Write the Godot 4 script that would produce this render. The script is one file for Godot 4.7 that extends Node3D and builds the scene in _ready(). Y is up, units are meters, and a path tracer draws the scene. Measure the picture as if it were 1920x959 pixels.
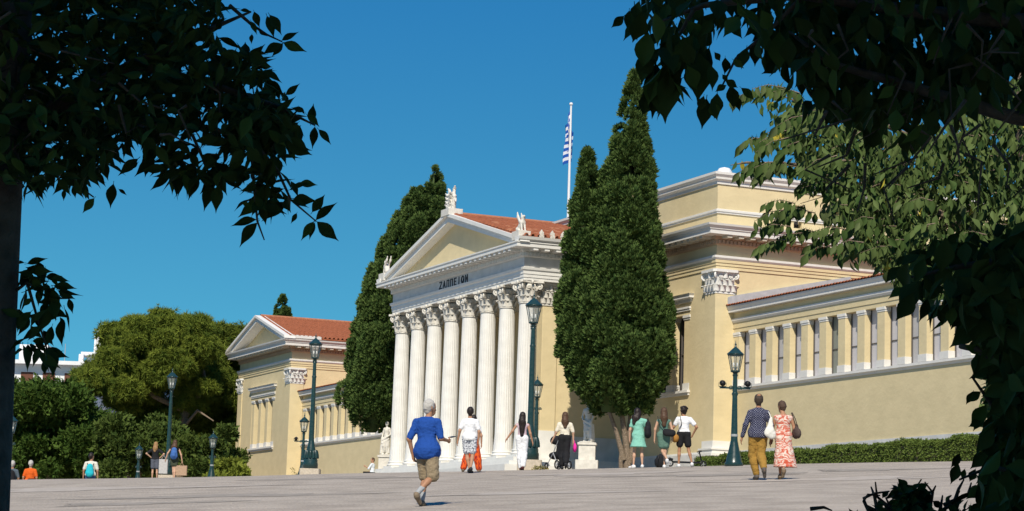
extends Node3D

# ------------------------------------------------------------------ camera constants
const FOCAL := 4192.7          # focal length in pixels of a 1920 x 959 picture
const CX := 960.0
const CY := 479.5
const DEG_B := 0.41294         # turn of the long facade against the view axis
var cam_basis: Basis
var rng := RandomNumberGenerator.new()
var M := {}
var slope_table := PackedFloat32Array()

func _ready() -> void:
	rng.seed = 11
	# ---- camera
	cam_basis = Basis(Vector3.RIGHT, 0.14336) * Basis(Vector3.BACK, 0.03016)
	var cam := Camera3D.new()
	cam.name = "camera"
	cam.transform = Transform3D(cam_basis, Vector3.ZERO)
	cam.fov = rad_to_deg(2.0 * atan(CY / FOCAL))
	cam.near = 0.1
	cam.far = 3000.0
	add_child(cam)
	cam.current = true
	# ---- sky and exposure
	var env := Environment.new()
	var sky := Sky.new()
	var sm := ProceduralSkyMaterial.new()
	sm.sky_top_color = Color(0.0, 0.085, 0.30).linear_to_srgb()
	sm.sky_horizon_color = Color(0.112, 0.475, 0.60).linear_to_srgb()
	sm.sky_curve = 0.10
	sm.ground_bottom_color = Color(0.16, 0.15, 0.13).linear_to_srgb()
	sm.ground_horizon_color = Color(0.112, 0.475, 0.60).linear_to_srgb()
	sm.ground_curve = 0.02
	sky.sky_material = sm
	env.background_mode = Environment.BG_SKY
	env.sky = sky
	env.tonemap_mode = Environment.TONE_MAPPER_LINEAR
	env.tonemap_exposure = 1.4
	env.sdfgi_enabled = true
	env.ssao_enabled = true
	env.ssil_enabled = true
	var we := WorldEnvironment.new()
	we.name = "world_environment"
	we.environment = env
	add_child(we)
	# ---- sun: behind the camera, 44 degrees up
	var sun := DirectionalLight3D.new()
	sun.name = "sun"
	sun.light_energy = 1.2
	sun.light_color = Color(1.0, 0.965, 0.90)
	sun.light_angular_distance = 0.5
	sun.shadow_enabled = true
	var to_sun := sun_towards()
	add_child(sun)
	sun.look_at_from_position(to_sun * 50.0, Vector3.ZERO, Vector3.UP)

	make_materials()
	make_ground()
	make_building()
	make_hedge()
	make_far_buildings()
	make_far_trees()
	make_cypresses()
	make_lamps()
	make_statues()
	make_flag()
	make_small_things()
	make_people()
	make_near_trees()

func sun_towards() -> Vector3:
	var u := Vector3(sin(DEG_B), 0, cos(DEG_B))
	var n := Vector3(-cos(DEG_B), 0, sin(DEG_B))
	var al := deg_to_rad(31.5)
	return (u * cos(al) + n * sin(al) + Vector3.UP * 0.98).normalized()

# a point seen at pixel (px, py) of the 1920 x 959 picture, depth d metres along the level view axis
func at(px: float, py: float, d: float) -> Vector3:
	var c := cam_basis * Vector3((px - CX) / FOCAL, -(py - CY) / FOCAL, -1.0)
	return c * (d / -c.z)

func slope_at(d: float) -> float:
	if d < 58.0: return 0.067
	if d < 72.0: return lerpf(0.067, 0.042, (d - 58.0) / 14.0)
	if d < 100.0: return 0.042
	if d < 130.0: return lerpf(0.042, 0.014, (d - 100.0) / 30.0)
	return 0.014

func gh(x: float, z: float) -> float:
	if slope_table.is_empty():
		var s := 0.0
		for i in 900:
			slope_table.append(s)
			s += slope_at(i + 0.5)
	var d := -z
	var g := 0.067 * d
	if d > 0.0:
		var i := int(minf(d, 898.0))
		g = lerpf(slope_table[i], slope_table[i + 1], minf(d, 898.0) - i)
	# a sunken path beyond the crest at the left
	var dip := 0.95 * (1.0 - smoothstep(-1.2, 0.3, x + 0.175 * d)) * smoothstep(68.0, 80.0, d)
	return -1.24 + 0.051 * 60.0 * tanh(x / 60.0) + g - dip

func on_ground(px: float, d: float) -> Vector3:
	var p := at(px, 890.0, d)
	p.y = gh(p.x, p.z)
	return p

# ------------------------------------------------------------------ scene tree helpers
func thing(called: String, label: String, category: String, where := Vector3.ZERO, group := "") -> Node3D:
	var o := Node3D.new()
	o.name = called
	add_child(o, true)
	o.position = where
	tag(o, label, category, group)
	return o

func tag(o: Node, label: String, category: String, group := "") -> void:
	o.set_meta("label", label)
	o.set_meta("category", category)
	if group != "": o.set_meta("group", group)

func part(called: String, mesh: Mesh, mat: Material, parent: Node, xf := Transform3D()) -> MeshInstance3D:
	var o := MeshInstance3D.new()
	o.name = called
	o.mesh = mesh
	o.material_override = mat
	o.transform = xf
	parent.add_child(o, true)
	return o

func copies(called: String, mesh: Mesh, mat: Material, parent: Node, xfs: Array, cols: Array) -> MultiMeshInstance3D:
	var mm := MultiMesh.new()
	mm.transform_format = MultiMesh.TRANSFORM_3D
	mm.use_colors = not cols.is_empty()
	mm.mesh = mesh
	mm.instance_count = xfs.size()
	for i in xfs.size():
		mm.set_instance_transform(i, xfs[i])
		if not cols.is_empty():
			mm.set_instance_color(i, cols[i % cols.size()])
	var o := MultiMeshInstance3D.new()
	o.name = called
	o.multimesh = mm
	o.material_override = mat
	o.set_meta("kind", "stuff")
	parent.add_child(o, true)
	return o

# ------------------------------------------------------------------ mesh helpers
class MB:
	var v := PackedVector3Array()
	var n := PackedVector3Array()
	func tri(a: Vector3, b: Vector3, c: Vector3) -> void:
		var m := (b - a).cross(c - a).normalized()
		v.append(a); v.append(c); v.append(b)
		n.append(m); n.append(m); n.append(m)
	func quad(a: Vector3, b: Vector3, c: Vector3, d: Vector3) -> void:
		tri(a, b, c)
		tri(a, c, d)
	func box(x0: float, x1: float, y0: float, y1: float, z0: float, z1: float) -> MB:
		var a := Vector3(x0, y0, z0); var b := Vector3(x1, y0, z0); var c := Vector3(x1, y1, z0); var d := Vector3(x0, y1, z0)
		var e := Vector3(x0, y0, z1); var f := Vector3(x1, y0, z1); var g := Vector3(x1, y1, z1); var h := Vector3(x0, y1, z1)
		quad(e, f, g, h); quad(b, a, d, c); quad(f, b, c, g); quad(a, e, h, d); quad(h, g, c, d); quad(a, b, f, e)
		return self
	# box with chamfered long edges standing up
	func post(x0: float, x1: float, y0: float, y1: float, z0: float, z1: float, ch: float) -> MB:
		var p := [Vector2(x0 + ch, z0), Vector2(x1 - ch, z0), Vector2(x1, z0 + ch), Vector2(x1, z1 - ch), Vector2(x1 - ch, z1), Vector2(x0 + ch, z1), Vector2(x0, z1 - ch), Vector2(x0, z0 + ch)]
		prism(p, y0, y1)
		return self
	# polygon in x-z, extruded from y0 to y1
	func prism(p: Array, y0: float, y1: float) -> void:
		var k := p.size()
		var pv := PackedVector2Array(p)
		if Geometry2D.is_polygon_clockwise(pv): pv.reverse()
		for i in k:
			var a := pv[i]; var b := pv[(i + 1) % k]
			quad(Vector3(b.x, y0, b.y), Vector3(a.x, y0, a.y), Vector3(a.x, y1, a.y), Vector3(b.x, y1, b.y))
		var t := Geometry2D.triangulate_polygon(pv)
		for i in range(0, t.size(), 3):
			var a := pv[t[i]]; var b := pv[t[i + 1]]; var c := pv[t[i + 2]]
			tri(Vector3(a.x, y1, a.y), Vector3(c.x, y1, c.y), Vector3(b.x, y1, b.y))
			tri(Vector3(a.x, y0, a.y), Vector3(b.x, y0, b.y), Vector3(c.x, y0, c.y))
	# polygon in x-y, extruded from z0 to z1
	func slab(p: Array, z0: float, z1: float) -> void:
		var k := p.size()
		var pv := PackedVector2Array(p)
		if Geometry2D.is_polygon_clockwise(pv): pv.reverse()
		for i in k:
			var a := pv[i]; var b := pv[(i + 1) % k]
			quad(Vector3(a.x, a.y, z1), Vector3(a.x, a.y, z0), Vector3(b.x, b.y, z0), Vector3(b.x, b.y, z1))
		var t := Geometry2D.triangulate_polygon(pv)
		for i in range(0, t.size(), 3):
			var a := pv[t[i]]; var b := pv[t[i + 1]]; var c := pv[t[i + 2]]
			var nn := (b - a).cross(c - a)
			if nn < 0.0:
				var s := b; b = c; c = s
			tri(Vector3(a.x, a.y, z1), Vector3(b.x, b.y, z1), Vector3(c.x, c.y, z1))
			tri(Vector3(a.x, a.y, z0), Vector3(c.x, c.y, z0), Vector3(b.x, b.y, z0))
	# profile of (out, height) swept along a level path of (x, z); outside lies right of the walking direction
	func sweep(path: Array, prof: Array) -> MB:
		var k := path.size()
		var rings := []
		for i in k:
			var d0: Vector2 = (path[i] - path[maxi(i - 1, 0)]).normalized()
			var d1: Vector2 = (path[mini(i + 1, k - 1)] - path[i]).normalized()
			if i == 0: d0 = d1
			if i == k - 1: d1 = d0
			var n0 := Vector2(d0.y, -d0.x)
			var n1 := Vector2(d1.y, -d1.x)
			var m := (n0 + n1) / (1.0 + n0.dot(n1))
			var ring := []
			for q in prof:
				var b: Vector2 = path[i] + m * q.x
				ring.append(Vector3(b.x, q.y, b.y))
			rings.append(ring)
		var np := prof.size()
		for i in k - 1:
			for j in np:
				var j2 := (j + 1) % np
				quad(rings[i][j], rings[i + 1][j], rings[i + 1][j2], rings[i][j2])
		var pv := PackedVector2Array(prof)
		var t := Geometry2D.triangulate_polygon(pv)
		for i in range(0, t.size(), 3):
			tri(rings[0][t[i]], rings[0][t[i + 1]], rings[0][t[i + 2]])
			tri(rings[k - 1][t[i]], rings[k - 1][t[i + 2]], rings[k - 1][t[i + 1]])
		return self
	func mesh() -> ArrayMesh:
		var a := []
		a.resize(Mesh.ARRAY_MAX)
		a[Mesh.ARRAY_VERTEX] = v
		a[Mesh.ARRAY_NORMAL] = n
		var m := ArrayMesh.new()
		m.add_surface_from_arrays(Mesh.PRIMITIVE_TRIANGLES, a)
		return m

# indexed smooth mesh
class SB:
	var v := PackedVector3Array()
	var n := PackedVector3Array()
	var uv := PackedVector2Array()
	var ix := PackedInt32Array()
	func add(sv: PackedVector3Array, sn: PackedVector3Array, si: PackedInt32Array) -> void:
		var o := v.size()
		v.append_array(sv)
		n.append_array(sn)
		for i in si: ix.append(i + o)
	# grid of rows x cols points; closed wraps the columns
	func grid(p: PackedVector3Array, rows: int, cols: int, closed: bool) -> void:
		var nn := PackedVector3Array()
		nn.resize(p.size())
		var ii := PackedInt32Array()
		var last := cols if closed else cols - 1
		for r in rows - 1:
			for c in last:
				var a := r * cols + c
				var b := r * cols + (c + 1) % cols
				var e := a + cols
				var f := b + cols
				var m := (p[b] - p[a]).cross(p[e] - p[a]) + (p[f] - p[b]).cross(p[e] - p[b])
				nn[a] += m; nn[b] += m; nn[e] += m; nn[f] += m
				ii.append_array([a, e, b, b, e, f])
		for i in nn.size(): nn[i] = nn[i].normalized()
		add(p, nn, ii)
	# round tube along a path
	func tube(path: Array, radii: Array, seg: int) -> SB:
		var p := PackedVector3Array()
		var side := Vector3.RIGHT
		var k := path.size()
		for i in k:
			var d: Vector3 = (path[mini(i + 1, k - 1)] - path[maxi(i - 1, 0)]).normalized()
			if absf(d.dot(side)) > 0.9: side = Vector3.FORWARD
			var s := (side - d * side.dot(d)).normalized()
			side = s
			var t := d.cross(s)
			var r: float = radii[mini(i, radii.size() - 1)]
			for j in seg:
				var w := TAU * j / seg
				p.append(path[i] + (s * cos(w) + t * sin(w)) * r)
		grid(p, k, seg, true)
		return self
	# lathe of (radius, height) points about the y axis
	func lathe(prof: Array, seg: int, at0 := Vector3.ZERO) -> SB:
		var p := PackedVector3Array()
		for q in prof:
			for j in seg:
				var w := -TAU * j / seg
				p.append(at0 + Vector3(cos(w) * q.x, q.y, sin(w) * q.x))
		grid(p, prof.size(), seg, true)
		return self
	func ball(c: Vector3, r: Vector3, rows := 8, seg := 12) -> SB:
		var p := PackedVector3Array()
		for i in rows + 1:
			var f := -PI / 2 + PI * i / rows
			for j in seg:
				var w := -TAU * j / seg
				p.append(c + Vector3(cos(f) * cos(w) * r.x, sin(f) * r.y, cos(f) * sin(w) * r.z))
		grid(p, rows + 1, seg, true)
		return self
	func mesh() -> ArrayMesh:
		var a := []
		a.resize(Mesh.ARRAY_MAX)
		a[Mesh.ARRAY_VERTEX] = v
		a[Mesh.ARRAY_NORMAL] = n
		if uv.size() == v.size(): a[Mesh.ARRAY_TEX_UV] = uv
		a[Mesh.ARRAY_INDEX] = ix
		var m := ArrayMesh.new()
		m.add_surface_from_arrays(Mesh.PRIMITIVE_TRIANGLES, a)
		return m

# ---- smooth-blended tapered capsules, meshed as surface nets and added to sb
# a prim is [a, b, ra, rb, squash]; cuts are [normal, offset]: what lies beyond is removed
func nets(sb: SB, prims: Array, cell: float, k: float, cuts := [], bump := 0.0) -> void:
	var lo := Vector3(1e9, 1e9, 1e9)
	var hi := -lo
	for q in prims:
		var r: float = maxf(q[2], q[3])
		var e: Vector3 = Vector3(r, r, r) / q[4]
		lo = lo.min((q[0] as Vector3).min(q[1]) - e)
		hi = hi.max((q[0] as Vector3).max(q[1]) + e)
	var pad := k * 0.5 + cell * 2.5
	lo -= Vector3(pad, pad, pad)
	hi += Vector3(pad, pad, pad)
	var nx := int((hi.x - lo.x) / cell) + 2
	var ny := int((hi.y - lo.y) / cell) + 2
	var nz := int((hi.z - lo.z) / cell) + 2
	var f := PackedFloat32Array()
	f.resize(nx * ny * nz)
	f.fill(1.0)
	for q in prims:
		var a: Vector3 = q[0]
		var b: Vector3 = q[1]
		var ra: float = q[2]
		var rb: float = q[3]
		var inv: Vector3 = q[4]
		var r := maxf(ra, rb)
		var e := Vector3(r, r, r) / inv + Vector3(pad, pad, pad)
		var c0 := (a.min(b) - e - lo) / cell
		var c1 := (a.max(b) + e - lo) / cell
		var ba := (b - a) * inv
		var bb := maxf(ba.length_squared(), 1e-9)
		var sc := 3.0 / (inv.x + inv.y + inv.z)
		for z in range(maxi(int(c0.z), 0), mini(int(c1.z) + 1, nz)):
			for y in range(maxi(int(c0.y), 0), mini(int(c1.y) + 1, ny)):
				var o := (z * ny + y) * nx
				for x in range(maxi(int(c0.x), 0), mini(int(c1.x) + 1, nx)):
					var p := (lo + Vector3(x, y, z) * cell - a) * inv
					var h := clampf(p.dot(ba) / bb, 0.0, 1.0)
					var d := ((p - ba * h).length() - (ra + (rb - ra) * h)) * sc
					var was := f[o + x]
					var w := maxf(k - absf(was - d), 0.0) / k
					f[o + x] = minf(was, d) - w * w * k * 0.25
	if bump > 0.0 or not cuts.is_empty():
		var ns := FastNoiseLite.new()
		ns.seed = 5
		ns.frequency = 1.0
		for z in nz:
			for y in ny:
				for x in nx:
					var i := (z * ny + y) * nx + x
					if f[i] < 0.9:
						var p := lo + Vector3(x, y, z) * cell
						if bump > 0.0: f[i] += ns.get_noise_3dv(p * 9.0) * bump + ns.get_noise_3dv(p * 24.0) * bump * 0.5
						for c in cuts: f[i] = maxf(f[i], p.dot(c[0]) - c[1])
	var sy := nx
	var sz := nx * ny
	var id := PackedInt32Array()
	id.resize(f.size())
	id.fill(-1)
	var vv := PackedVector3Array()
	var vn := PackedVector3Array()
	var ii := PackedInt32Array()
	for z in nz - 1:
		for y in ny - 1:
			for x in nx - 1:
				var i := z * sz + y * sy + x
				var a0 := f[i]; var a1 := f[i + 1]; var a2 := f[i + sy]; var a3 := f[i + sy + 1]
				var b0 := f[i + sz]; var b1 := f[i + sz + 1]; var b2 := f[i + sz + sy]; var b3 := f[i + sz + sy + 1]
				var neg := int(a0 < 0) + int(a1 < 0) + int(a2 < 0) + int(a3 < 0) + int(b0 < 0) + int(b1 < 0) + int(b2 < 0) + int(b3 < 0)
				if neg == 0 or neg == 8: continue
				var s := Vector3.ZERO
				var m := 0
				if (a0 < 0) != (a1 < 0): s += Vector3(a0 / (a0 - a1), 0, 0); m += 1
				if (a2 < 0) != (a3 < 0): s += Vector3(a2 / (a2 - a3), 1, 0); m += 1
				if (b0 < 0) != (b1 < 0): s += Vector3(b0 / (b0 - b1), 0, 1); m += 1
				if (b2 < 0) != (b3 < 0): s += Vector3(b2 / (b2 - b3), 1, 1); m += 1
				if (a0 < 0) != (a2 < 0): s += Vector3(0, a0 / (a0 - a2), 0); m += 1
				if (a1 < 0) != (a3 < 0): s += Vector3(1, a1 / (a1 - a3), 0); m += 1
				if (b0 < 0) != (b2 < 0): s += Vector3(0, b0 / (b0 - b2), 1); m += 1
				if (b1 < 0) != (b3 < 0): s += Vector3(1, b1 / (b1 - b3), 1); m += 1
				if (a0 < 0) != (b0 < 0): s += Vector3(0, 0, a0 / (a0 - b0)); m += 1
				if (a1 < 0) != (b1 < 0): s += Vector3(1, 0, a1 / (a1 - b1)); m += 1
				if (a2 < 0) != (b2 < 0): s += Vector3(0, 1, a2 / (a2 - b2)); m += 1
				if (a3 < 0) != (b3 < 0): s += Vector3(1, 1, a3 / (a3 - b3)); m += 1
				id[i] = vv.size()
				vv.append(lo + (Vector3(x, y, z) + s / m) * cell)
				vn.append(Vector3(a1 + a3 + b1 + b3 - a0 - a2 - b0 - b2, a2 + a3 + b2 + b3 - a0 - a1 - b0 - b1, b0 + b1 + b2 + b3 - a0 - a1 - a2 - a3).normalized())
	for z in range(1, nz - 1):
		for y in range(1, ny - 1):
			for x in range(1, nx - 1):
				var i := z * sz + y * sy + x
				if id[i] < 0: continue
				var s0 := f[i] < 0
				if s0 != (f[i + 1] < 0): net_quad(ii, id[i], id[i - sy], id[i - sy - sz], id[i - sz], s0)
				if s0 != (f[i + sy] < 0): net_quad(ii, id[i], id[i - sz], id[i - sz - 1], id[i - 1], s0)
				if s0 != (f[i + sz] < 0): net_quad(ii, id[i], id[i - 1], id[i - 1 - sy], id[i - sy], s0)
	sb.add(vv, vn, ii)

func net_quad(ii: PackedInt32Array, a: int, b: int, c: int, d: int, inside: bool) -> void:
	if a < 0 or b < 0 or c < 0 or d < 0: return
	if inside: ii.append_array([a, c, b, a, d, c])
	else: ii.append_array([a, b, c, a, c, d])

# ------------------------------------------------------------------ materials
func lin(r: float, g: float, b: float) -> Color:
	return Color(r, g, b).linear_to_srgb()

func noise_tex(freq: float, oct: int, c0: Color, c1: Color, size := 512, sd := 1, kind := FastNoiseLite.TYPE_SIMPLEX_SMOOTH, mid := 0.5) -> NoiseTexture2D:
	var n := FastNoiseLite.new()
	n.noise_type = kind
	n.frequency = freq
	n.fractal_octaves = oct
	n.seed = sd
	var t := NoiseTexture2D.new()
	t.width = size
	t.height = size
	t.seamless = true
	t.noise = n
	var g := Gradient.new()
	g.set_color(0, c0)
	g.set_color(1, c1)
	g.set_offset(0, mid - 0.4)
	g.set_offset(1, mid + 0.4)
	t.color_ramp = g
	return t

func norm_tex(freq: float, oct: int, strength: float, sd := 3) -> NoiseTexture2D:
	var n := FastNoiseLite.new()
	n.frequency = freq
	n.fractal_octaves = oct
	n.seed = sd
	var t := NoiseTexture2D.new()
	t.width = 512
	t.height = 512
	t.seamless = true
	t.as_normal_map = true
	t.bump_strength = strength
	t.noise = n
	return t

func mat(called: String, c: Color, rough := 0.8) -> StandardMaterial3D:
	var m := StandardMaterial3D.new()
	m.albedo_color = c
	m.roughness = rough
	m.metallic_specular = 0.35
	m.cull_mode = BaseMaterial3D.CULL_DISABLED
	M[called] = m
	return m

# base colour varied by a noise of the same hue, laid by world position
func mottled(called: String, r: float, g: float, b: float, spread: float, metres: float, rough := 0.85, sd := 1, bump := 0.0) -> StandardMaterial3D:
	var m := mat(called, Color.WHITE, rough)
	m.albedo_texture = noise_tex(0.012, 5, lin(r * (1 - spread), g * (1 - spread), b * (1 - spread * 1.1)), lin(minf(r * (1 + spread), 1), minf(g * (1 + spread), 1), minf(b * (1 + spread), 1)), 512, sd)
	m.uv1_triplanar = true
	m.uv1_world_triplanar = true
	m.uv1_scale = Vector3.ONE / metres
	if bump > 0.0:
		m.normal_enabled = true
		m.normal_texture = norm_tex(0.05, 4, bump, sd + 7)
	return m

func make_materials() -> void:
	mottled("yellow", 0.645, 0.535, 0.32, 0.065, 5.0, 0.9, 2, 0.6)
	mottled("white_trim", 0.68, 0.66, 0.62, 0.06, 3.0, 0.8, 3, 0.6)
	mottled("marble", 0.70, 0.685, 0.645, 0.07, 4.0, 0.55, 4, 0.5)
	mottled("marble_vein", 0.60, 0.585, 0.56, 0.16, 5.0, 0.6, 14, 0.5)
	mottled("marble_worn", 0.64, 0.61, 0.55, 0.12, 1.6, 0.7, 6, 1.2)
	mottled("marble_grey", 0.58, 0.575, 0.56, 0.16, 5.0, 0.6, 5, 0.5)
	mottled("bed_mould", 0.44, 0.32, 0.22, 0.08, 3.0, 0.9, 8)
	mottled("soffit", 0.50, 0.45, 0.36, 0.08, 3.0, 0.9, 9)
	mottled("tile", 0.28, 0.092, 0.044, 0.22, 2.2, 0.9, 10, 1.0)
	mottled("tile_pale", 0.36, 0.15, 0.08, 0.2, 2.2, 0.9, 11, 1.0)
	mottled("tile_dark", 0.30, 0.10, 0.048, 0.2, 2.2, 0.9, 12, 1.0)
	mottled("lead", 0.40, 0.41, 0.43, 0.15, 2.0, 0.6, 13)
	mat("blind", lin(0.50, 0.49, 0.52), 0.3)
	mat("blind_grey", lin(0.40, 0.40, 0.42), 0.25)
	mat("blind_green", lin(0.20, 0.22, 0.20), 0.25)
	mat("window_frame", lin(0.10, 0.09, 0.085), 0.6)
	mat("dark_glass", lin(0.035, 0.037, 0.045), 0.08)
	mat("door_wood", lin(0.10, 0.055, 0.03), 0.6)
	mat("letter", lin(0.035, 0.035, 0.04), 0.6)
	var ir := mat("iron", lin(0.013, 0.038, 0.037), 0.42)
	ir.metallic_specular = 0.5
	ir.roughness_texture = noise_tex(0.03, 3, Color(0.5, 0.5, 0.5), Color(1, 1, 1), 256, 21)
	ir.uv1_triplanar = true
	mat("iron_pale", lin(0.30, 0.32, 0.32), 0.6)
	var gl := mat("glass", Color(0.85, 0.88, 0.86, 0.20), 0.05)
	gl.transparency = BaseMaterial3D.TRANSPARENCY_ALPHA
	mat("bulb", lin(0.82, 0.80, 0.74), 0.3)
	mottled("stone", 0.50, 0.43, 0.34, 0.15, 0.7, 0.9, 22, 1.5)
	mottled("bark", 0.20, 0.155, 0.115, 0.45, 0.5, 0.95, 23, 5.0)
	mottled("bark_dark", 0.11, 0.085, 0.06, 0.4, 0.5, 0.95, 24, 4.0)
	mottled("plaster_white", 0.72, 0.72, 0.72, 0.06, 8.0, 0.9, 25)
	mat("shutter", lin(0.13, 0.055, 0.035), 0.8)
	mat("awning", lin(0.50, 0.33, 0.18), 0.9)
	mat("black_cloth", lin(0.012, 0.012, 0.014), 0.85)
	mat("black_plastic", lin(0.014, 0.014, 0.015), 0.4)
	mat("white_plastic", lin(0.7, 0.7, 0.7), 0.4)
	mat("steel", lin(0.35, 0.36, 0.38), 0.35)
	# foliage takes its tone from the copies
	for a in [["leaf_copies", 0.6], ["needle_copies", 0.8], ["near_copies", 0.7]]:
		var m := mat(a[0], Color.WHITE, a[1])
		m.vertex_color_use_as_albedo = true
		m.backlight_enabled = a[0] != "near_copies"
		m.backlight = lin(0.03, 0.045, 0.01)
		m.metallic_specular = 0.15
	# asphalt of the forecourt
	var g := mat("asphalt", Color.WHITE, 0.95)
	g.albedo_texture = noise_tex(0.006, 6, lin(0.36, 0.308, 0.252), lin(0.515, 0.446, 0.368), 1024, 31)
	g.uv1_triplanar = true
	g.uv1_world_triplanar = true
	g.uv1_scale = Vector3.ONE / 9.0
	g.normal_enabled = true
	g.normal_texture = norm_tex(0.2, 4, 3.0, 33)
	g.detail_enabled = true
	g.detail_blend_mode = BaseMaterial3D.BLEND_MODE_MUL
	g.detail_albedo = noise_tex(0.25, 3, Color(0.86, 0.86, 0.86), Color(1, 1, 1), 512, 35)
	g.detail_uv_layer = BaseMaterial3D.DETAIL_UV_1
	mottled("asphalt_dark", 0.31, 0.27, 0.225, 0.16, 3.0, 0.95, 37, 1.0)
	mottled("asphalt_pale", 0.43, 0.375, 0.315, 0.12, 3.0, 0.95, 38, 1.0)
	mottled("soil", 0.11, 0.085, 0.055, 0.3, 3.0, 0.95, 36, 2.0)

# ------------------------------------------------------------------ ground
func make_ground() -> void:
	var xs := []
	var zs := []
	var x := -420.0
	while x <= 420.0:
		xs.append(x)
		x += 2.0 if absf(x) < 40.0 else (8.0 if absf(x) < 100.0 else 40.0)
	var z := 60.0
	while z >= -800.0:
		zs.append(z)
		z -= 1.0 if (z < 2.0 and z > -120.0) else (6.0 if z > -220.0 else 60.0)
	var p := PackedVector3Array()
	var bumps := FastNoiseLite.new()
	bumps.frequency = 0.05
	bumps.seed = 4
	for zz in zs:
		for xx in xs:
			p.append(Vector3(xx, gh(xx, zz) + bumps.get_noise_2d(xx * 1.5, zz) * 0.035, zz))
	var sb := SB.new()
	sb.grid(p, zs.size(), xs.size(), false)
	for i in sb.n.size():
		if sb.n[i].y < 0: sb.n[i] = -sb.n[i]
	var o := part("ground", sb.mesh(), M.asphalt, self)
	o.set_meta("kind", "structure")
	# darker repairs and stained patches, laid as thin sheets on the forecourt
	var k := 0
	for q in [[430, 44.0, 5.0, 0.5], [180, 52.0, 6.5, 0.6], [260, 40.0, 3.0, 0.35], [1120, 56.0, 4.0, 0.5], [1330, 53.0, 5.0, 0.4], [1560, 47.0, 4.5, 0.5], [640, 58.0, 4.0, 0.6], [1010, 41.0, 3.5, 0.3], [1640, 55.0, 3.0, 0.4]]:
		var c := on_ground(q[0], q[1])
		var ring := []
		for i in 22:
			var a := TAU * i / 22.0
			var r := 1.0 + 0.35 * sin(a * 3.0 + k) + 0.2 * sin(a * 7.0 + k * 2.0)
			ring.append(Vector2(cos(a) * q[2] * 0.5 * r, sin(a) * q[3] * 2.2 * r))
		var b := MB.new()
		for i in 22:
			var pts := [Vector2.ZERO, ring[i], ring[(i + 1) % 22]]
			var w := []
			for t in pts:
				var x2: float = c.x + t.x
				var z2: float = c.z + t.y
				w.append(Vector3(x2, gh(x2, z2) + bumps.get_noise_2d(x2 * 1.5, z2) * 0.035 + 0.006, z2))
			b.tri(w[0], w[2], w[1])
		for i in b.n.size(): b.n[i] = Vector3.UP
		var po := part("asphalt_patch", b.mesh(), M.asphalt_dark if k % 2 == 0 else M.asphalt_pale, self)
		po.set_meta("kind", "structure")
		k += 1

# ------------------------------------------------------------------ the building
# local axes: x along the facade towards the camera, y up from the floor of the portico, z out of the facade
const BW := 15.46      # half width of the central block
const PA := 7.78       # half width of the portico
const WA := 38.4       # where the wings end
const PV := 49.3       # outer side of the end pavilion
var bld: Node3D

func V2(a: float, b: float) -> Vector2:
	return Vector2(a, b)

# wall along x with rectangular openings [x0, x1, y0, y1], front face at z = f
func wall_x(b: MB, x0: float, x1: float, y0: float, y1: float, f: float, th: float, holes: Array) -> void:
	var x := x0
	for h in holes:
		if h[0] > x: b.box(x, h[0], y0, y1, f - th, f)
		b.box(h[0], h[1], y0, h[2], f - th, f)
		b.box(h[0], h[1], h[3], y1, f - th, f)
		x = h[1]
	if x1 > x: b.box(x, x1, y0, y1, f - th, f)

# wall along z with openings [z0, z1, y0, y1], front face at x = f
func wall_z(b: MB, z0: float, z1: float, y0: float, y1: float, f: float, th: float, holes: Array) -> void:
	var z := z0
	for h in holes:
		if h[0] > z: b.box(f - th, f, y0, y1, z, h[0])
		b.box(f - th, f, y0, h[2], h[0], h[1])
		b.box(f - th, f, h[3], y1, h[0], h[1])
		z = h[1]
	if z1 > z: b.box(f - th, f, y0, y1, z, z1)

func make_building() -> void:
	var U := Vector3(sin(DEG_B), 0, cos(DEG_B))
	var N := Vector3(-cos(DEG_B), 0, sin(DEG_B))
	bld = thing("neoclassical_hall", "long yellow and white marble hall with eight-columned portico and terracotta roofs", "building")
	bld.transform = Transform3D(Basis(U, Vector3.UP, N), U * -93.2 + N * -43.0 + Vector3.UP * 5.0)
	make_block()
	make_portico()
	make_wing(1.0)
	make_wing(-1.0)
	make_pavilion()

func block_path() -> Array:
	return [V2(BW, -30), V2(BW, 0), V2(-BW, 0), V2(-BW, -30)]

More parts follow.
